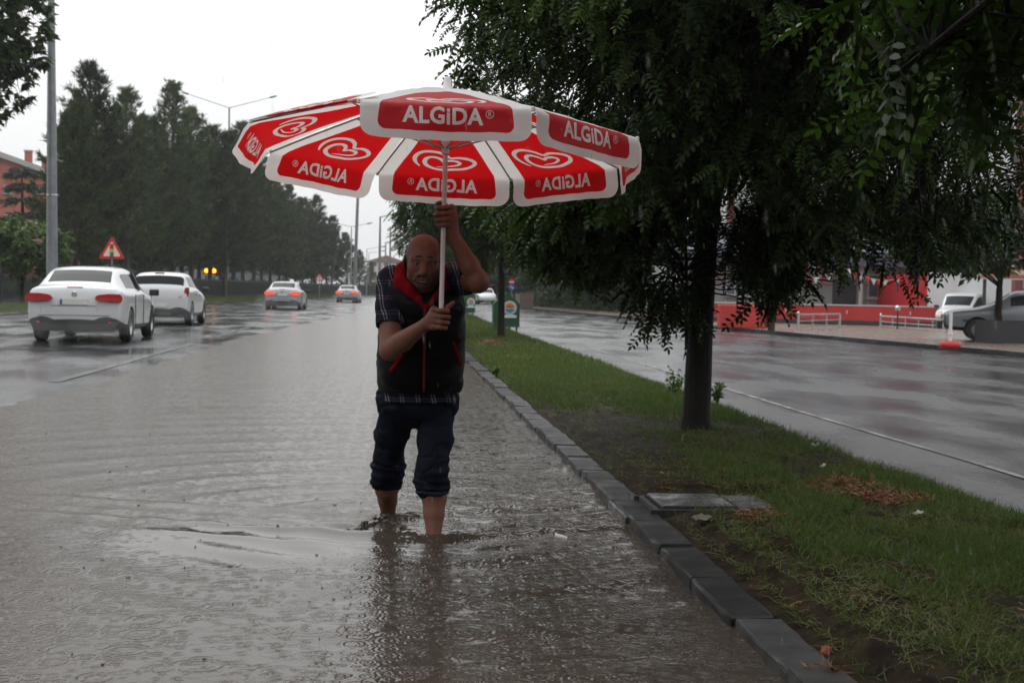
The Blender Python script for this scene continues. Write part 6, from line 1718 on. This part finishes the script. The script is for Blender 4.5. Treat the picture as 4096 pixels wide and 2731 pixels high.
# eyes, brows, lips, hair
for s in (-1, 1):
    e = MB().lathe([(.0001, -.0148), (.008, -.0125), (.0128, -.007), (.0148, 0), (.0128, .007), (.008, .0125), (.0001, .0148)], n=14, axis='Y').build('eye', M_eye, man, smooth=True, loc=Vector(hp(s * .0325, .0735, -.006) - PO))
    MB().lathe([(.0001, -.0022), (.0045, -.0016), (.0062, .0), (.0055, .001)], n=12, axis='Y').build('iris', M_iris, e, loc=Vector((0.0, -.0142, -.001)))
    br = SDF(hp(s * .034, .08, .02) - .04, hp(s * .034, .08, .02) + .04, .0026)
    br.path([hp(s * .014, .0925, .030), hp(s * .032, .0885, .029), hp(s * .055, .070, .018)], [.0044, .0048, .0026], .004); v, q = br.mesh(); v = v + vnormals(v, q) * (noise3(v * 300, 8) * .0016)[:, None]
    link('eyebrow', npmesh('eyebrow', v - PO, q, M_hair, smooth=True), man)
lp = SDF(hp(0, .09, -.078) - .04, hp(0, .09, -.078) + .04, .0024)
lp.path([hp(-.022, .0855, -.075), hp(-.008, .0905, -.0715), hp(.008, .0905, -.0715), hp(.022, .0855, -.075)], [.002, .0034, .0034, .002], .003)
lp.path([hp(-.018, .087, -.083), hp(0, .0905, -.0865), hp(.018, .087, -.083)], [.002, .0042, .002], .003); v, q = lp.mesh()
link('lips', npmesh('lips', v - PO, q, M_lip, smooth=True), man)
hr = SDF(HC - .15, HC + .15, .0032)
hr.ell(hp(0, -.022, .026), (.0835, .101, .086), .01, M=HM)
hr.ell(hp(0, .125, .075), (.078, .120, .135), .008, sub=True, M=HM); hr.ell(hp(0, .10, -.05), (.12, .080, .10), .008, sub=True, M=HM)
hr.ell(hp(0, .03, .14), (.062, .085, .050), .01, sub=True, M=HM); hr.ell(hp(0, -.01, -.105), (.1, .13, .055), .01, sub=True, M=HM)
v, q = hr.mesh(); nv = vnormals(v, q); v = v + nv * (noise3(v * 170, 3) * .0016)[:, None]
link('hair', npmesh('hair', v - PO, q, M_hair, smooth=True), man)

# ---- clothes
def garment(name, f, mat, amp=.005, sc=(22, 22, 22), seed=1, it=1, zamp=0, **kw):
    V, Q = f.mesh(); V = relax(V, Q, it, .4); N = vnormals(V, Q)
    d = amp * (noise3(V * np.array(sc), seed) + .5 * noise3(V * np.array(sc) * 2.1, seed + 1))
    d -= amp * .9 * np.clip(1 - np.abs(noise3(V * np.array(sc) * .8 + 3, seed + 2)) * 7, 0, 1)       # creases
    V = V + N * d[:, None]
    return link(name, npmesh(name, V - PO, Q, mat, smooth=True), man), V, Q
C_ = lambda u, v, Y: A(u, v, Y)
ve = SDF(lo, np.array([hi[0], 7.0, 1.5]), .006)
ve.etube([C_(1690, 1150, 6.44), C_(1689, 1210, 6.46), C_(1687, 1320, 6.53), C_(1684, 1430, 6.60), C_(1681, 1525, 6.66)], [.150, .186, .192, .196, .205], [.105, .135, .148, .150, .152], .05)
ve.cap(C_(1640, 1108, 6.47), C_(1572, 1120, 6.48), .062, .064, .04); ve.cap(C_(1750, 1104, 6.46), C_(1818, 1112, 6.46), .062, .064, .04)
ve.cap(C_(1600, 1500, 6.56), C_(1760, 1505, 6.56), .07, .07, .06)
ve.cap(C_(1575, 1520, 6.62), C_(1790, 1524, 6.62), .055, .055, .04)
ve.ell(C_(1692, 1075, 6.36), (.075, .10, .11), .03, sub=True)
ve.cutz(C_(1680, 1572, 6.6)[2], False)
vest, vV, vQ = garment('vest', ve, M_vest, .0042, (11, 11, 15), 5)
sh = SDF(lo, np.array([hi[0], 7.0, 1.5]), .006)
sh.etube([C_(1681, 1500, 6.66), C_(1677, 1588, 6.69)], [.185, .188], [.138, .140], .04)
sh.cutz(C_(1677, 1612, 6.6)[2], False)
garment('shirt_hem', sh, M_plaid, .004, (16, 16, 20), 9)
sl = SDF(lo, np.array([hi[0], 7.0, 1.5]), .005)
sl.path([shR + np.array([.006, 0, .0]), shR * .62 + elR * .38, shR * .22 + elR * .78], [.071, .068, .068], .02)
dv = (elR - shR) / np.linalg.norm(elR - shR); sl.cap(shR + dv * .325, shR + dv * .50, .115, .115, .004, sub=True)
garment('shirt_sleeve', sl, M_plaid, .0045, (20, 20, 16), 11)
s2 = SDF(lo, np.array([hi[0], 7.0, 1.5]), .005)
s2.path([shL + np.array([-.02, .02, 0]), shL * .75 + elL * .25, shL * .48 + elL * .52], [.074, .072, .068], .02)
dv2 = (elL - shL) / np.linalg.norm(elL - shL); s2.cap(shL * .44 + elL * .56 + dv2 * .105, shL * .3 + elL * .7 + dv2 * .2, .105, .105, .004, sub=True)
garment('shirt_sleeve', s2, M_plaid, .0045, (20, 20, 16), 13)
co = SDF(HC - np.array([.22, .25, .33]), HC + np.array([.22, .32, .12]), .0048)
co.path([C_(1692, 1060, 6.52), C_(1628, 1050, 6.46), C_(1603, 1078, 6.40), C_(1600, 1128, 6.355), C_(1636, 1160, 6.325), C_(1672, 1196, 6.320), C_(1697, 1236, 6.325)],
        [.020, .024, .028, .033, .028, .018, .010], .016, sq=((.5, .86, .0), .55))
co.path([C_(1692, 1060, 6.52), C_(1752, 1058, 6.46), C_(1782, 1090, 6.40), C_(1780, 1140, 6.355), C_(1752, 1180, 6.33), C_(1716, 1220, 6.325), C_(1702, 1240, 6.325)],
        [.020, .022, .024, .024, .018, .012, .009], .016, sq=((-.5, .86, .0), .55))
garment('collar', co, M_redl, .003, (26, 26, 26), 17)
je = SDF(np.array([lo[0], 6.3, .05]), np.array([hi[0], 7.28, .95]), .0055)
je.etube([C_(1676, 1550, 6.69), C_(1672, 1600, 6.715), C_(1670, 1618, 6.73)], [.185, .196, .186], [.135, .140, .110], .03)
for (h0, t0, k0, c0, c1, sg) in ((C_(1590, 1640, 6.76), C_(1567, 1735, 6.80), C_(1555, 1825, 6.85), C_(1553, 1872, 6.90), C_(1548, 1925, 6.955), -1),
                                 (C_(1746, 1640, 6.72), C_(1740, 1750, 6.66), C_(1731, 1845, 6.60), C_(1728, 1890, 6.592), C_(1728, 1948, 6.588), 1)):
    je.path([h0, t0, k0, c0, c1], [.096, .086, .076, .079, .074], .02)
    for cc, r_k in ((c0 * .8 + k0 * .2, .076), (c0 * .45 + c1 * .55, .082), (c1, .078)):      # the bunched rolls
        je.ell(cc + np.array([0, -.004, 0]), (r_k + .003, r_k + .005, .022), .02)
je.cutz(.175, False)
def jean_mesh():
    V, Q = je.mesh(); V = relax(V, Q, 1, .4); N = vnormals(V, Q); z = V[:, 2]
    roll = np.clip((.48 - z) / .14, 0, 1)
    d = .006 * (noise3(V * np.array([10, 10, 20]), 31) + .5 * noise3(V * np.array([22, 22, 40]), 32)) - .006 * np.clip(1 - np.abs(noise3(V * np.array([7, 7, 17]) + 5, 33)) * 6, 0, 1)
    d += roll * (.0025 * np.sin(z * 110 + 6 * noise3(V * 9, 34)))
    V = V + N * d[:, None]; return V, Q
jV, jQ = jean_mesh(); link('jeans', npmesh('jeans', jV - PO, jQ, M_jean, smooth=True), man)
for cc, r0 in ((C_(1547, 1945, 6.975), .076), (C_(1729, 1966, 6.586), .079)):
    cu = SDF(cc - .13, cc + .13, .005); cu.ell(cc, (r0 + .002, r0 + .004, .026), .01); cu.cap(cc + np.array([0, 0, -.15]), cc + np.array([0, 0, -.012]), r0 * .86, r0 * .86, .004, sub=True)
    garment('rolled_cuff', cu, M_cuff, .004, (18, 18, 30), 41)
# ---- trims laid on the vest
from mathutils.bvhtree import BVHTree
bv = BVHTree.FromPolygons([tuple(v) for v in vV], [tuple(int(i) for i in q) for q in vQ])
def onto(u, v, lift=.003):
    d = Vector(ray(u, v)).normalized(); h_ = bv.ray_cast(Vector((0, 0, CAM_H)), d)
    return (h_[0] - d * lift) if h_[0] is not None else None
def ribbon(name, pts, wd, mat):
    P = [p for p in (onto(u, v) for u, v in pts) if p is not None]
    if len(P) < 2: return
    m_ = MB(); m_.tube([p - Vector(PO) for p in P], wd, 6); m_.build(name, mat, man, smooth=True)
ribbon('zip', [(1699 - (v - 1235) * .012, v) for v in range(1240, 1566, 12)], .0065, M_zip)
ribbon('pocket_trim', [(1612 - k * 5.4, 1418 + k * 7.2) for k in range(10)], .010, M_redl)
ribbon('pocket_trim', [(1814 + k * 3.6, 1368 + k * 10.5) for k in range(10)], .0075, M_redl)
for k in range(3):
    p = onto(1738 + 17 * k if k else 1744, 1197 + k, .004)
    if p is not None: MB().box(p - Vector(PO), (.004, .002, .014), ry=.3 * (k - 1)).build('chest_emblem', M_cuff, man)
# ================================================================== GRASS, LITTER, SPLASHES, RAIN, HAZE
M_grass = pm('median_grass', (.052, .084, .019), .55, col2=(.125, .10, .036), attr='tone', trl=(.25, (.09, .16, .025)), spec=.18)
BL = (np.array([(0, .5, 0), (0, -.5, 0), (.55, -.38, .10), (.55, .38, .10), (1, 0, -.05)], float), np.array([(0, 1, 2), (0, 2, 3), (3, 2, 4)]))
def grass_zone(n, y0, y1, ln, wd, seed, dens):
    r = np.random.default_rng(seed); Y = r.uniform(y0, y1, n * 3); X = r.uniform(1.42, 3.62, n * 3)
    E_ = np.array([med_edge(y) for y in Y]); d = dens(X, Y) * np.clip((E_ + .12 - X) / .1, 0, 1); k = r.random(n * 3) < d
    X, Y = X[k][:n], Y[k][:n]; n = len(X)
    Z = med_z(X, Y) - .006; dry = np.clip(npnoise(X * 1.6, Y * 1.1, 77, 3) * 1.2 + .20 + .16 * (Y < 9), 0, 1)
    D = r.normal(0, .75, (n, 3)); D[:, 2] = np.abs(r.normal(.75, .4, n)) * (1 - .55 * dry)
    L = ln * r.uniform(.45, 1.35, n); W = wd / L
    T = BL[0]
    Fr = frames(D, r.uniform(0, 6.28, n), r)
    V = np.einsum('nk,mkj->mnj', T[:, :1], Fr[:, :1]) * 0
    loc_ = np.repeat(T[None], n, 0).copy(); loc_[:, :, 1] *= W[:, None]
    V = np.einsum('mnk,mkj->mnj', loc_, Fr) * L[:, None, None] + np.stack([X + np.array([bend(y) for y in Y]), Y, Z], -1)[:, None, :]
    Fs = (BL[1][None] + (np.arange(n) * 5)[:, None, None]).reshape(-1, 3)
    tone = np.clip(dry * .75 * r.random(n) + .25 * r.beta(1.2, 3, n) + (r.random(n) < .05) * .6, 0, 1)
    return V.reshape(-1, 3), Fs, np.repeat(tone, 5)
def dens(X, Y):
    a = npnoise(X * 1.5, Y * .9, 61, 3); b = npnoise(X * 4, Y * 3, 62, 2)
    base = np.clip(.50 + 1.2 * a + .7 * b, 0, 1)
    side = np.clip((X - 1.62 + np.where(Y > 12.2, .30, 0) - .25 * npnoise(Y * .8, Y * 0, 63, 2) - np.where((Y < 11.5) & (Y > 6.6), .25, 0) + np.where(Y < 6.2, .14, 0)) / .35, 0.05, 1)
    bare = 1 - .78 * np.exp(-((Y - 9.4) / 1.9) ** 2) * np.clip(1.4 - (X - 1.4) * .45, 0, 1)
    lawn = np.clip((Y - 12.5) / 2.5, 0, 1)
    return np.clip(base * side * bare + lawn * .6, 0, 1)
parts = [grass_zone(62000, 2.9, 9.5, .070, .0042, 1, dens), grass_zone(52000, 9.5, 20, .085, .0065, 2, dens), grass_zone(42000, 20, 60, .11, .014, 3, lambda X, Y: np.clip(.75 + npnoise(X, Y * .4, 9, 2), 0, 1))]
def straw(n, y0, y1, seed):
    r = np.random.default_rng(seed); Y = r.uniform(y0, y1, n); X = r.uniform(1.42, 3.45, n); k = r.random(n) < np.clip(.45 + 1.1 * npnoise(X * 2.2, Y * 1.6, 91, 3), .04, 1); X, Y = X[k], Y[k]; n = len(X)
    D = r.normal(0, 1, (n, 3)); D[:, 2] = np.abs(r.normal(.12, .12, n)); Fr = frames(D, r.uniform(-.5, .5, n), r); L = r.uniform(.03, .085, n); loc_ = np.repeat(BL[0][None], n, 0).copy(); loc_[:, :, 1] *= (.0042 / L)[:, None]
    V = np.einsum('mnk,mkj->mnj', loc_, Fr) * L[:, None, None] + np.stack([X, Y, med_z(X, Y) + .004], -1)[:, None, :]
    return V.reshape(-1, 3), (BL[1][None] + (np.arange(n) * 5)[:, None, None]).reshape(-1, 3), np.repeat(np.clip(.15 + .65 * r.random(n), 0, 1), 5)
parts += [straw(26000, 2.9, 9.5, 4), straw(16000, 9.5, 16, 5)]
off = 0; Vs, Fs, Ts = [], [], []
for v, f, t_ in parts: Vs.append(v); Fs.append(f + off); Ts.append(t_); off += len(v)
tag(link('median_grass', npmesh('median_grass', np.concatenate(Vs), np.concatenate(Fs), M_grass, attr={'tone': np.concatenate(Ts)})), 'wet green and straw coloured grass growing on the median', kind='stuff')
# weeds along the far edges and the left verge
r_ = np.random.default_rng(5); N = 30000; Y = r_.uniform(34, 150, N) ; X = r_.uniform(-17.8, -13.3, N)
V, F_ = stamp(BL[0] * np.array([1, .14, 1]), BL[1], np.stack([X + np.array([bend(y) for y in Y]), Y, np.full(N, .08)], -1), frames(np.stack([r_.normal(0, .4, N), r_.normal(0, .4, N), np.ones(N)], -1), r_.uniform(0, 6, N), r_), r_.uniform(.12, .3, N))
tag(link('verge_grass', npmesh('verge_grass', V, F_, M_grass, attr={'tone': np.repeat(r_.beta(1.2, 3, N), 5)})), 'grass on the verge left of the avenue', kind='stuff')
# taller weeds on the median
for k, (u, v, n, h, lb) in enumerate(((2700, 1590, 16, .30, 'tall weed with yellowish leaves growing beside the black trunk by the side road'), (2870, 1610, 22, .20, 'bushy weed tuft right of the black trunk'), (1985, 1500, 14, .10, 'low leafy weed at the kerb behind the man'))):
    p = gp(u, v, .08); r2 = np.random.default_rng(70 + k)
    D = np.stack([r2.normal(0, .35, n), r2.normal(0, .35, n), np.ones(n)], -1); st = MB()
    P = []
    for i in range(n):
        e = D[i] / np.linalg.norm(D[i]) * h * r2.uniform(.5, 1.1); st.tube([(0, 0, -.03), tuple(e * .6 + np.array([0, 0, .02])), tuple(e)], [.004, .003, .002], 3, cap=False); P += [e * q for q in (.45, .65, .85, 1.0)]
    t = empty('weed', p, label=lb, cat='weed', group='weeds on the median'); st.build('stems', M_grass, t, fix=False)
    P = np.array(P); V, F_ = stamp(BLADE[0], BLADE[1], P, frames(r2.normal(0, 1, (len(P), 3)), r2.uniform(0, 6, len(P)), r2), r2.uniform(.04, .08, len(P)))
    link('leaves', npmesh('leaves', V, F_, M_leaf3, attr={'tone': np.repeat(r2.random(len(P)), 4)}), t)

# rust brown fallen needles and leaves in drifts
M_litter = pm('rust_brown_litter', (.085, .026, .010), .6, col2=(.22, .085, .025), attr='tone')
Vs, Fs, Ts, off = [], [], [], 0; r_ = np.random.default_rng(8)
for (u, v, rx_, ry_, n, hh) in ((3390, 1945, .24, .40, 900, .05), (3590, 1995, .20, .22, 700, .03), (3040, 2062, .13, .12, 350, .03), (1962, 1378, .26, .7, 900, .12), (3300, 2608, .05, .04, 60, .02), (3500, 2300, .5, .8, 90, .01), (2700, 1900, .6, 1.2, 110, .01), (2950, 1960, .5, .8, 80, .01)):
    p = gp(u, v, .10); a, q = r_.uniform(0, 6.28, n), np.sqrt(r_.random(n)); X, Y = p.x + rx_ * q * np.cos(a), p.y + ry_ * q * np.sin(a)
    Z = med_z(X, Y) + hh * (1 - q) * r_.random(n) + .006
    D = r_.normal(0, 1, (n, 3)); D[:, 2] *= .35
    V, F_ = stamp(BL[0] * np.array([1, .10, 1]), BL[1], np.stack([X + bend(p.y), Y, Z], -1), frames(D, r_.uniform(0, 6, n), r_), r_.uniform(.025, .08, n) * (1 if p.y < 15 else 2.0))
    Vs.append(V); Fs.append(F_ + off); Ts.append(np.repeat(r_.random(n), 5)); off += len(V)
tag(link('fallen_leaves', npmesh('fallen_leaves', np.concatenate(Vs), np.concatenate(Fs), M_litter, attr={'tone': np.concatenate(Ts)})), 'rust brown needles and dead leaves lying in drifts on the median', kind='stuff')

# concrete pit cover
M_slab = pm('wet_slab', (.030, .030, .030), .42, col2=(.070, .068, .065), scale=9, lo=.35, hi=.65, bump=.4, bscale=60, bdist=.004, rough2=.16, spec=.35)
c0 = gp(2552, 1957, .1); c1 = gp(2628, 2012, .1); cx, cyy = gp(2760, 1985, .1).x, gp(2760, 1985, .1).y
t = empty('utility_cover', (cx, cyy, .050), label='square wet concrete pit cover sunk in the median beside the kerb', cat='manhole cover')
b = bevel_box((.385, .44, .05), .006, 2); me = bpy.data.meshes.new('cover_slab'); b.to_mesh(me); b.free(); me.materials.append(M_slab); link('cover_slab', me, t, (.0, 0, .010))
for (x, y, w_, d_) in ((0, .242, .52, .028), (0, -.242, .52, .028), (-.222, 0, .028, .452)): MB().box((x, y, -.012), (w_, d_, .06)).build('frame_bar', M_plinth, t)
b = bevel_box((.20, .46, .05), .008, 2); me = bpy.data.meshes.new('surround_slab'); b.to_mesh(me); b.free(); me.materials.append(M_slab); link('surround_slab', me, t, (.32, .0, .0))
b = bevel_box((.15, .56, .05), .008, 2); me = bpy.data.meshes.new('kerb_side_slab'); b.to_mesh(me); b.free(); me.materials.append(M_slab); link('kerb_side_slab', me, t, (-.325, -.02, -.036))
# litter
M_paper = pm('wet_white_litter', (.62, .62, .60), .4); M_card = pm('wet_pale_card', (.17, .16, .12), .5)
def scrap(name, label, p, s, mat, seed, cat='litter', curl=.3):
    r2 = random.Random(seed); b = bmesh.new(); n = 5; g = [[b.verts.new(((i / n - .5) * s[0] * (1 - .3 * abs(j / n - .5)), (j / n - .5) * s[1], s[2] * (r2.random() * .5 + curl * ((i / n - .5) ** 2 * 4)))) for j in range(n + 1)] for i in range(n + 1)]
    for i in range(n):
        for j in range(n): b.faces.new((g[i][j], g[i + 1][j], g[i + 1][j + 1], g[i][j + 1]))
    bmesh.ops.solidify(b, geom=b.faces[:], thickness=.002)
    me = bpy.data.meshes.new(name); b.to_mesh(me); b.free(); me.materials.append(mat); o = link(name, me, None, p); o.rotation_euler = (r2.uniform(-.2, .2), r2.uniform(-.2, .2), r2.uniform(0, 6)); return tag(o, label, cat)
scrap('paper_scrap', 'crumpled white paper scrap on the grass right of the rust brown drift', gp(3672, 2058, .12), (.05, .045, .03), M_paper, 1)
scrap('paper_scrap', 'small white scrap at the edge of the side road right of the trunk', gp(3262, 1784, .10), (.06, .05, .03), M_paper, 2)
scrap('paper_scrap', 'thin pale scrap lying on the grass above the rust brown drift', gp(3290, 1866, .11), (.07, .02, .02), M_paper, 3)
scrap('card_piece', 'pale brown piece of card on the mud below the pit cover', gp(2812, 2075, .10), (.11, .08, .025), M_card, 4)
scrap('orange_fragment', 'orange brick fragment on the kerb edge at the bottom right', gp(3298, 2612, .10), (.06, .03, .02), pm('orange_brick', (.30, .085, .025), .6), 5)
t = empty('floating_cup', gp(2268, 2153, .004), .35, 'small crushed white cup floating in the brown water near the kerb', 'litter'); t.rotation_euler = (0, R(82), 2.9)
MB().lathe([(.0, 0), (.010, 0), (.016, .055), (.0145, .055), (.009, .004)], n=12).build('cup', M_paper, t, smooth=True); MB().lathe([(.0165, .053), (.0178, .056), (.0165, .059)], n=12).build('rim', M_paper, t, smooth=True)

# ---- splashes
def curl(name, P, H, seed, label):
    """a low torn ridge of water thrown up by the wading leg"""
    f = SDF(np.min(P, 0) - .09, np.max(P, 0) + np.array([.09, .09, H + .06]), .0042); r2 = np.random.default_rng(seed)
    for i in range(len(P) - 1):
        a, b_ = np.array(P[i]), np.array(P[i + 1])
        f.cap(a + [0, 0, -.006], b_ + [0, 0, -.006], .013, .013, .02)
    for k in range(44):
        t_ = r2.random() * (len(P) - 1); i = int(t_); q = np.array(P[i]) * (1 - t_ + i) + np.array(P[i + 1]) * (t_ - i) + r2.normal(0, .010, 3)
        q[2] = abs(r2.normal(0, .4)) * H * math.sin(math.pi * min(1, (t_ + .3) / len(P))); f.ell(q, np.array([.012, .010, .008]) * r2.uniform(.5, 1.4), .010)
    V, Q = f.mesh(); V = V + vnormals(V, Q) * (noise3(V * 90, seed) * .003)[:, None]
    tag(link(name, npmesh(name, V, Q, M_splash, smooth=True)), label, kind='stuff')
M_splash = pm('churned_brown_water', (.085, .062, .045), .06, spec=.6); M_splash.node_tree.nodes['Principled BSDF'].inputs['Transmission Weight'].default_value = .35; M_splash.node_tree.nodes['Principled BSDF'].inputs['IOR'].default_value = 1.33
gz = lambda u, v: np.array(gp(u, v, .0))
curl('leg_splash', [gz(1405, 2120), gz(1440, 2118), gz(1480, 2098), gz(1520, 2085), gz(1560, 2088), gz(1605, 2105), gz(1640, 2130)], .040, 1, 'curl of churned brown water round the man\'s farther leg')
curl('leg_splash', [gz(1690, 2160), gz(1725, 2168), gz(1765, 2165), gz(1840, 2150), gz(1930, 2140)], .016, 2, 'low ripple of brown water at the man\'s nearer leg')
# little crowns and jets where drops have just struck, small near ones only
r_ = np.random.default_rng(12); mbv, mbf = [], []; off = 0
def jet(h, w):
    prof = [(w * 1.9, -.002), (w * 1.0, .002), (w * .45, h * .35), (w * .32, h * .7), (w * .55, h * .85), (w * .3, h * .97), (0.0004, h)]; m = MB().lathe(prof, n=6); return np.array(m.v), np.array(m.f)
def crown(h, w):
    m = MB(); n = 8
    for k in range(n):
        a = 6.283 * k / n; m.tube([(w * math.cos(a), w * math.sin(a), -.002), (w * 1.3 * math.cos(a), w * 1.3 * math.sin(a), h * .6), (w * 1.6 * math.cos(a), w * 1.6 * math.sin(a), h)], [w * .30, w * .16, w * .10], 4, cap=False)
    return np.array(m.v), np.array(m.f)
tmpl = [jet(.010, .0042), jet(.006, .0050), crown(.006, .007), crown(.009, .005)]
n = 320; Y = 3.1 + 8 * r_.random(n) ** 1.5; X = r_.uniform(-1, 1, n); X = np.where(X > 0, r_.random(n) * 1.18, -r_.random(n) * np.minimum(3.4, Y * .36))
for k, (T, Fc) in enumerate(tmpl):
    s_ = np.arange(n) % 4 == k; m_ = s_.sum(); Zw = water_z(X[s_], Y[s_])
    V, F_ = stamp(T, Fc, np.stack([X[s_], Y[s_], Zw], -1), np.tile(np.eye(3), (m_, 1, 1)), r_.uniform(.4, .95, m_)); mbv.append(V); mbf.append(F_ + off); off += len(V)
tag(link('rain_splashes', npmesh('rain_splashes', np.concatenate(mbv), np.concatenate(mbf), M_splash, smooth=True)), 'tiny splashes of raindrops on the flood water', kind='stuff')
# falling drops
M_drop = pm('rain_drop', (.75, .77, .78), .1); _p = M_drop.node_tree.nodes['Principled BSDF']; _p.inputs['Alpha'].default_value = .13  # whitish colour stands in for sky refracted in the drops
m = MB().lathe([(.0002, -1), (.07, -.7), (.09, -.1), (.06, .5), (.0002, 1)], n=5); T, Fc = np.array(m.v), np.array(m.f); n = 1700
Y = 1.6 + 22 * r_.random(n) ** 1.3; X = r_.uniform(-.42, .47, n) * Y + Y * -.0; Z = r_.uniform(.05, 1, n) * (1.4 + Y * .24)
V, F_ = stamp(T, Fc, np.stack([X, Y, Z], -1), np.tile(np.array([[1, 0, 0], [0, 1, 0], [-.10, 0, 1]], float), (n, 1, 1)), r_.uniform(.006, .012, n))
tag(link('rain', npmesh('rain', V, F_, M_drop)), 'falling raindrops', kind='stuff')

# ---- the wet air
hz = MB().box((0, 0, 14.3), (1500, 1500, 31.6)).mesh('haze', []) if False else None
M_haze = bpy.data.materials.new('rain_haze'); M_haze.use_nodes = True; nt = M_haze.node_tree; nt.nodes.remove(nt.nodes['Principled BSDF'])
pv = nt.nodes.new('ShaderNodeVolumePrincipled'); pv.inputs['Color'].default_value = (.92, .95, .96, 1); pv.inputs['Density'].default_value = .00034; pv.inputs['Anisotropy'].default_value = .2
nt.links.new(pv.outputs[0], nt.nodes['Material Output'].inputs['Volume'])
hb = MB().box((0, 0, 14.2), (1640, 1640, 31.6)).build('haze', M_haze); tag(hb, kind='stuff')
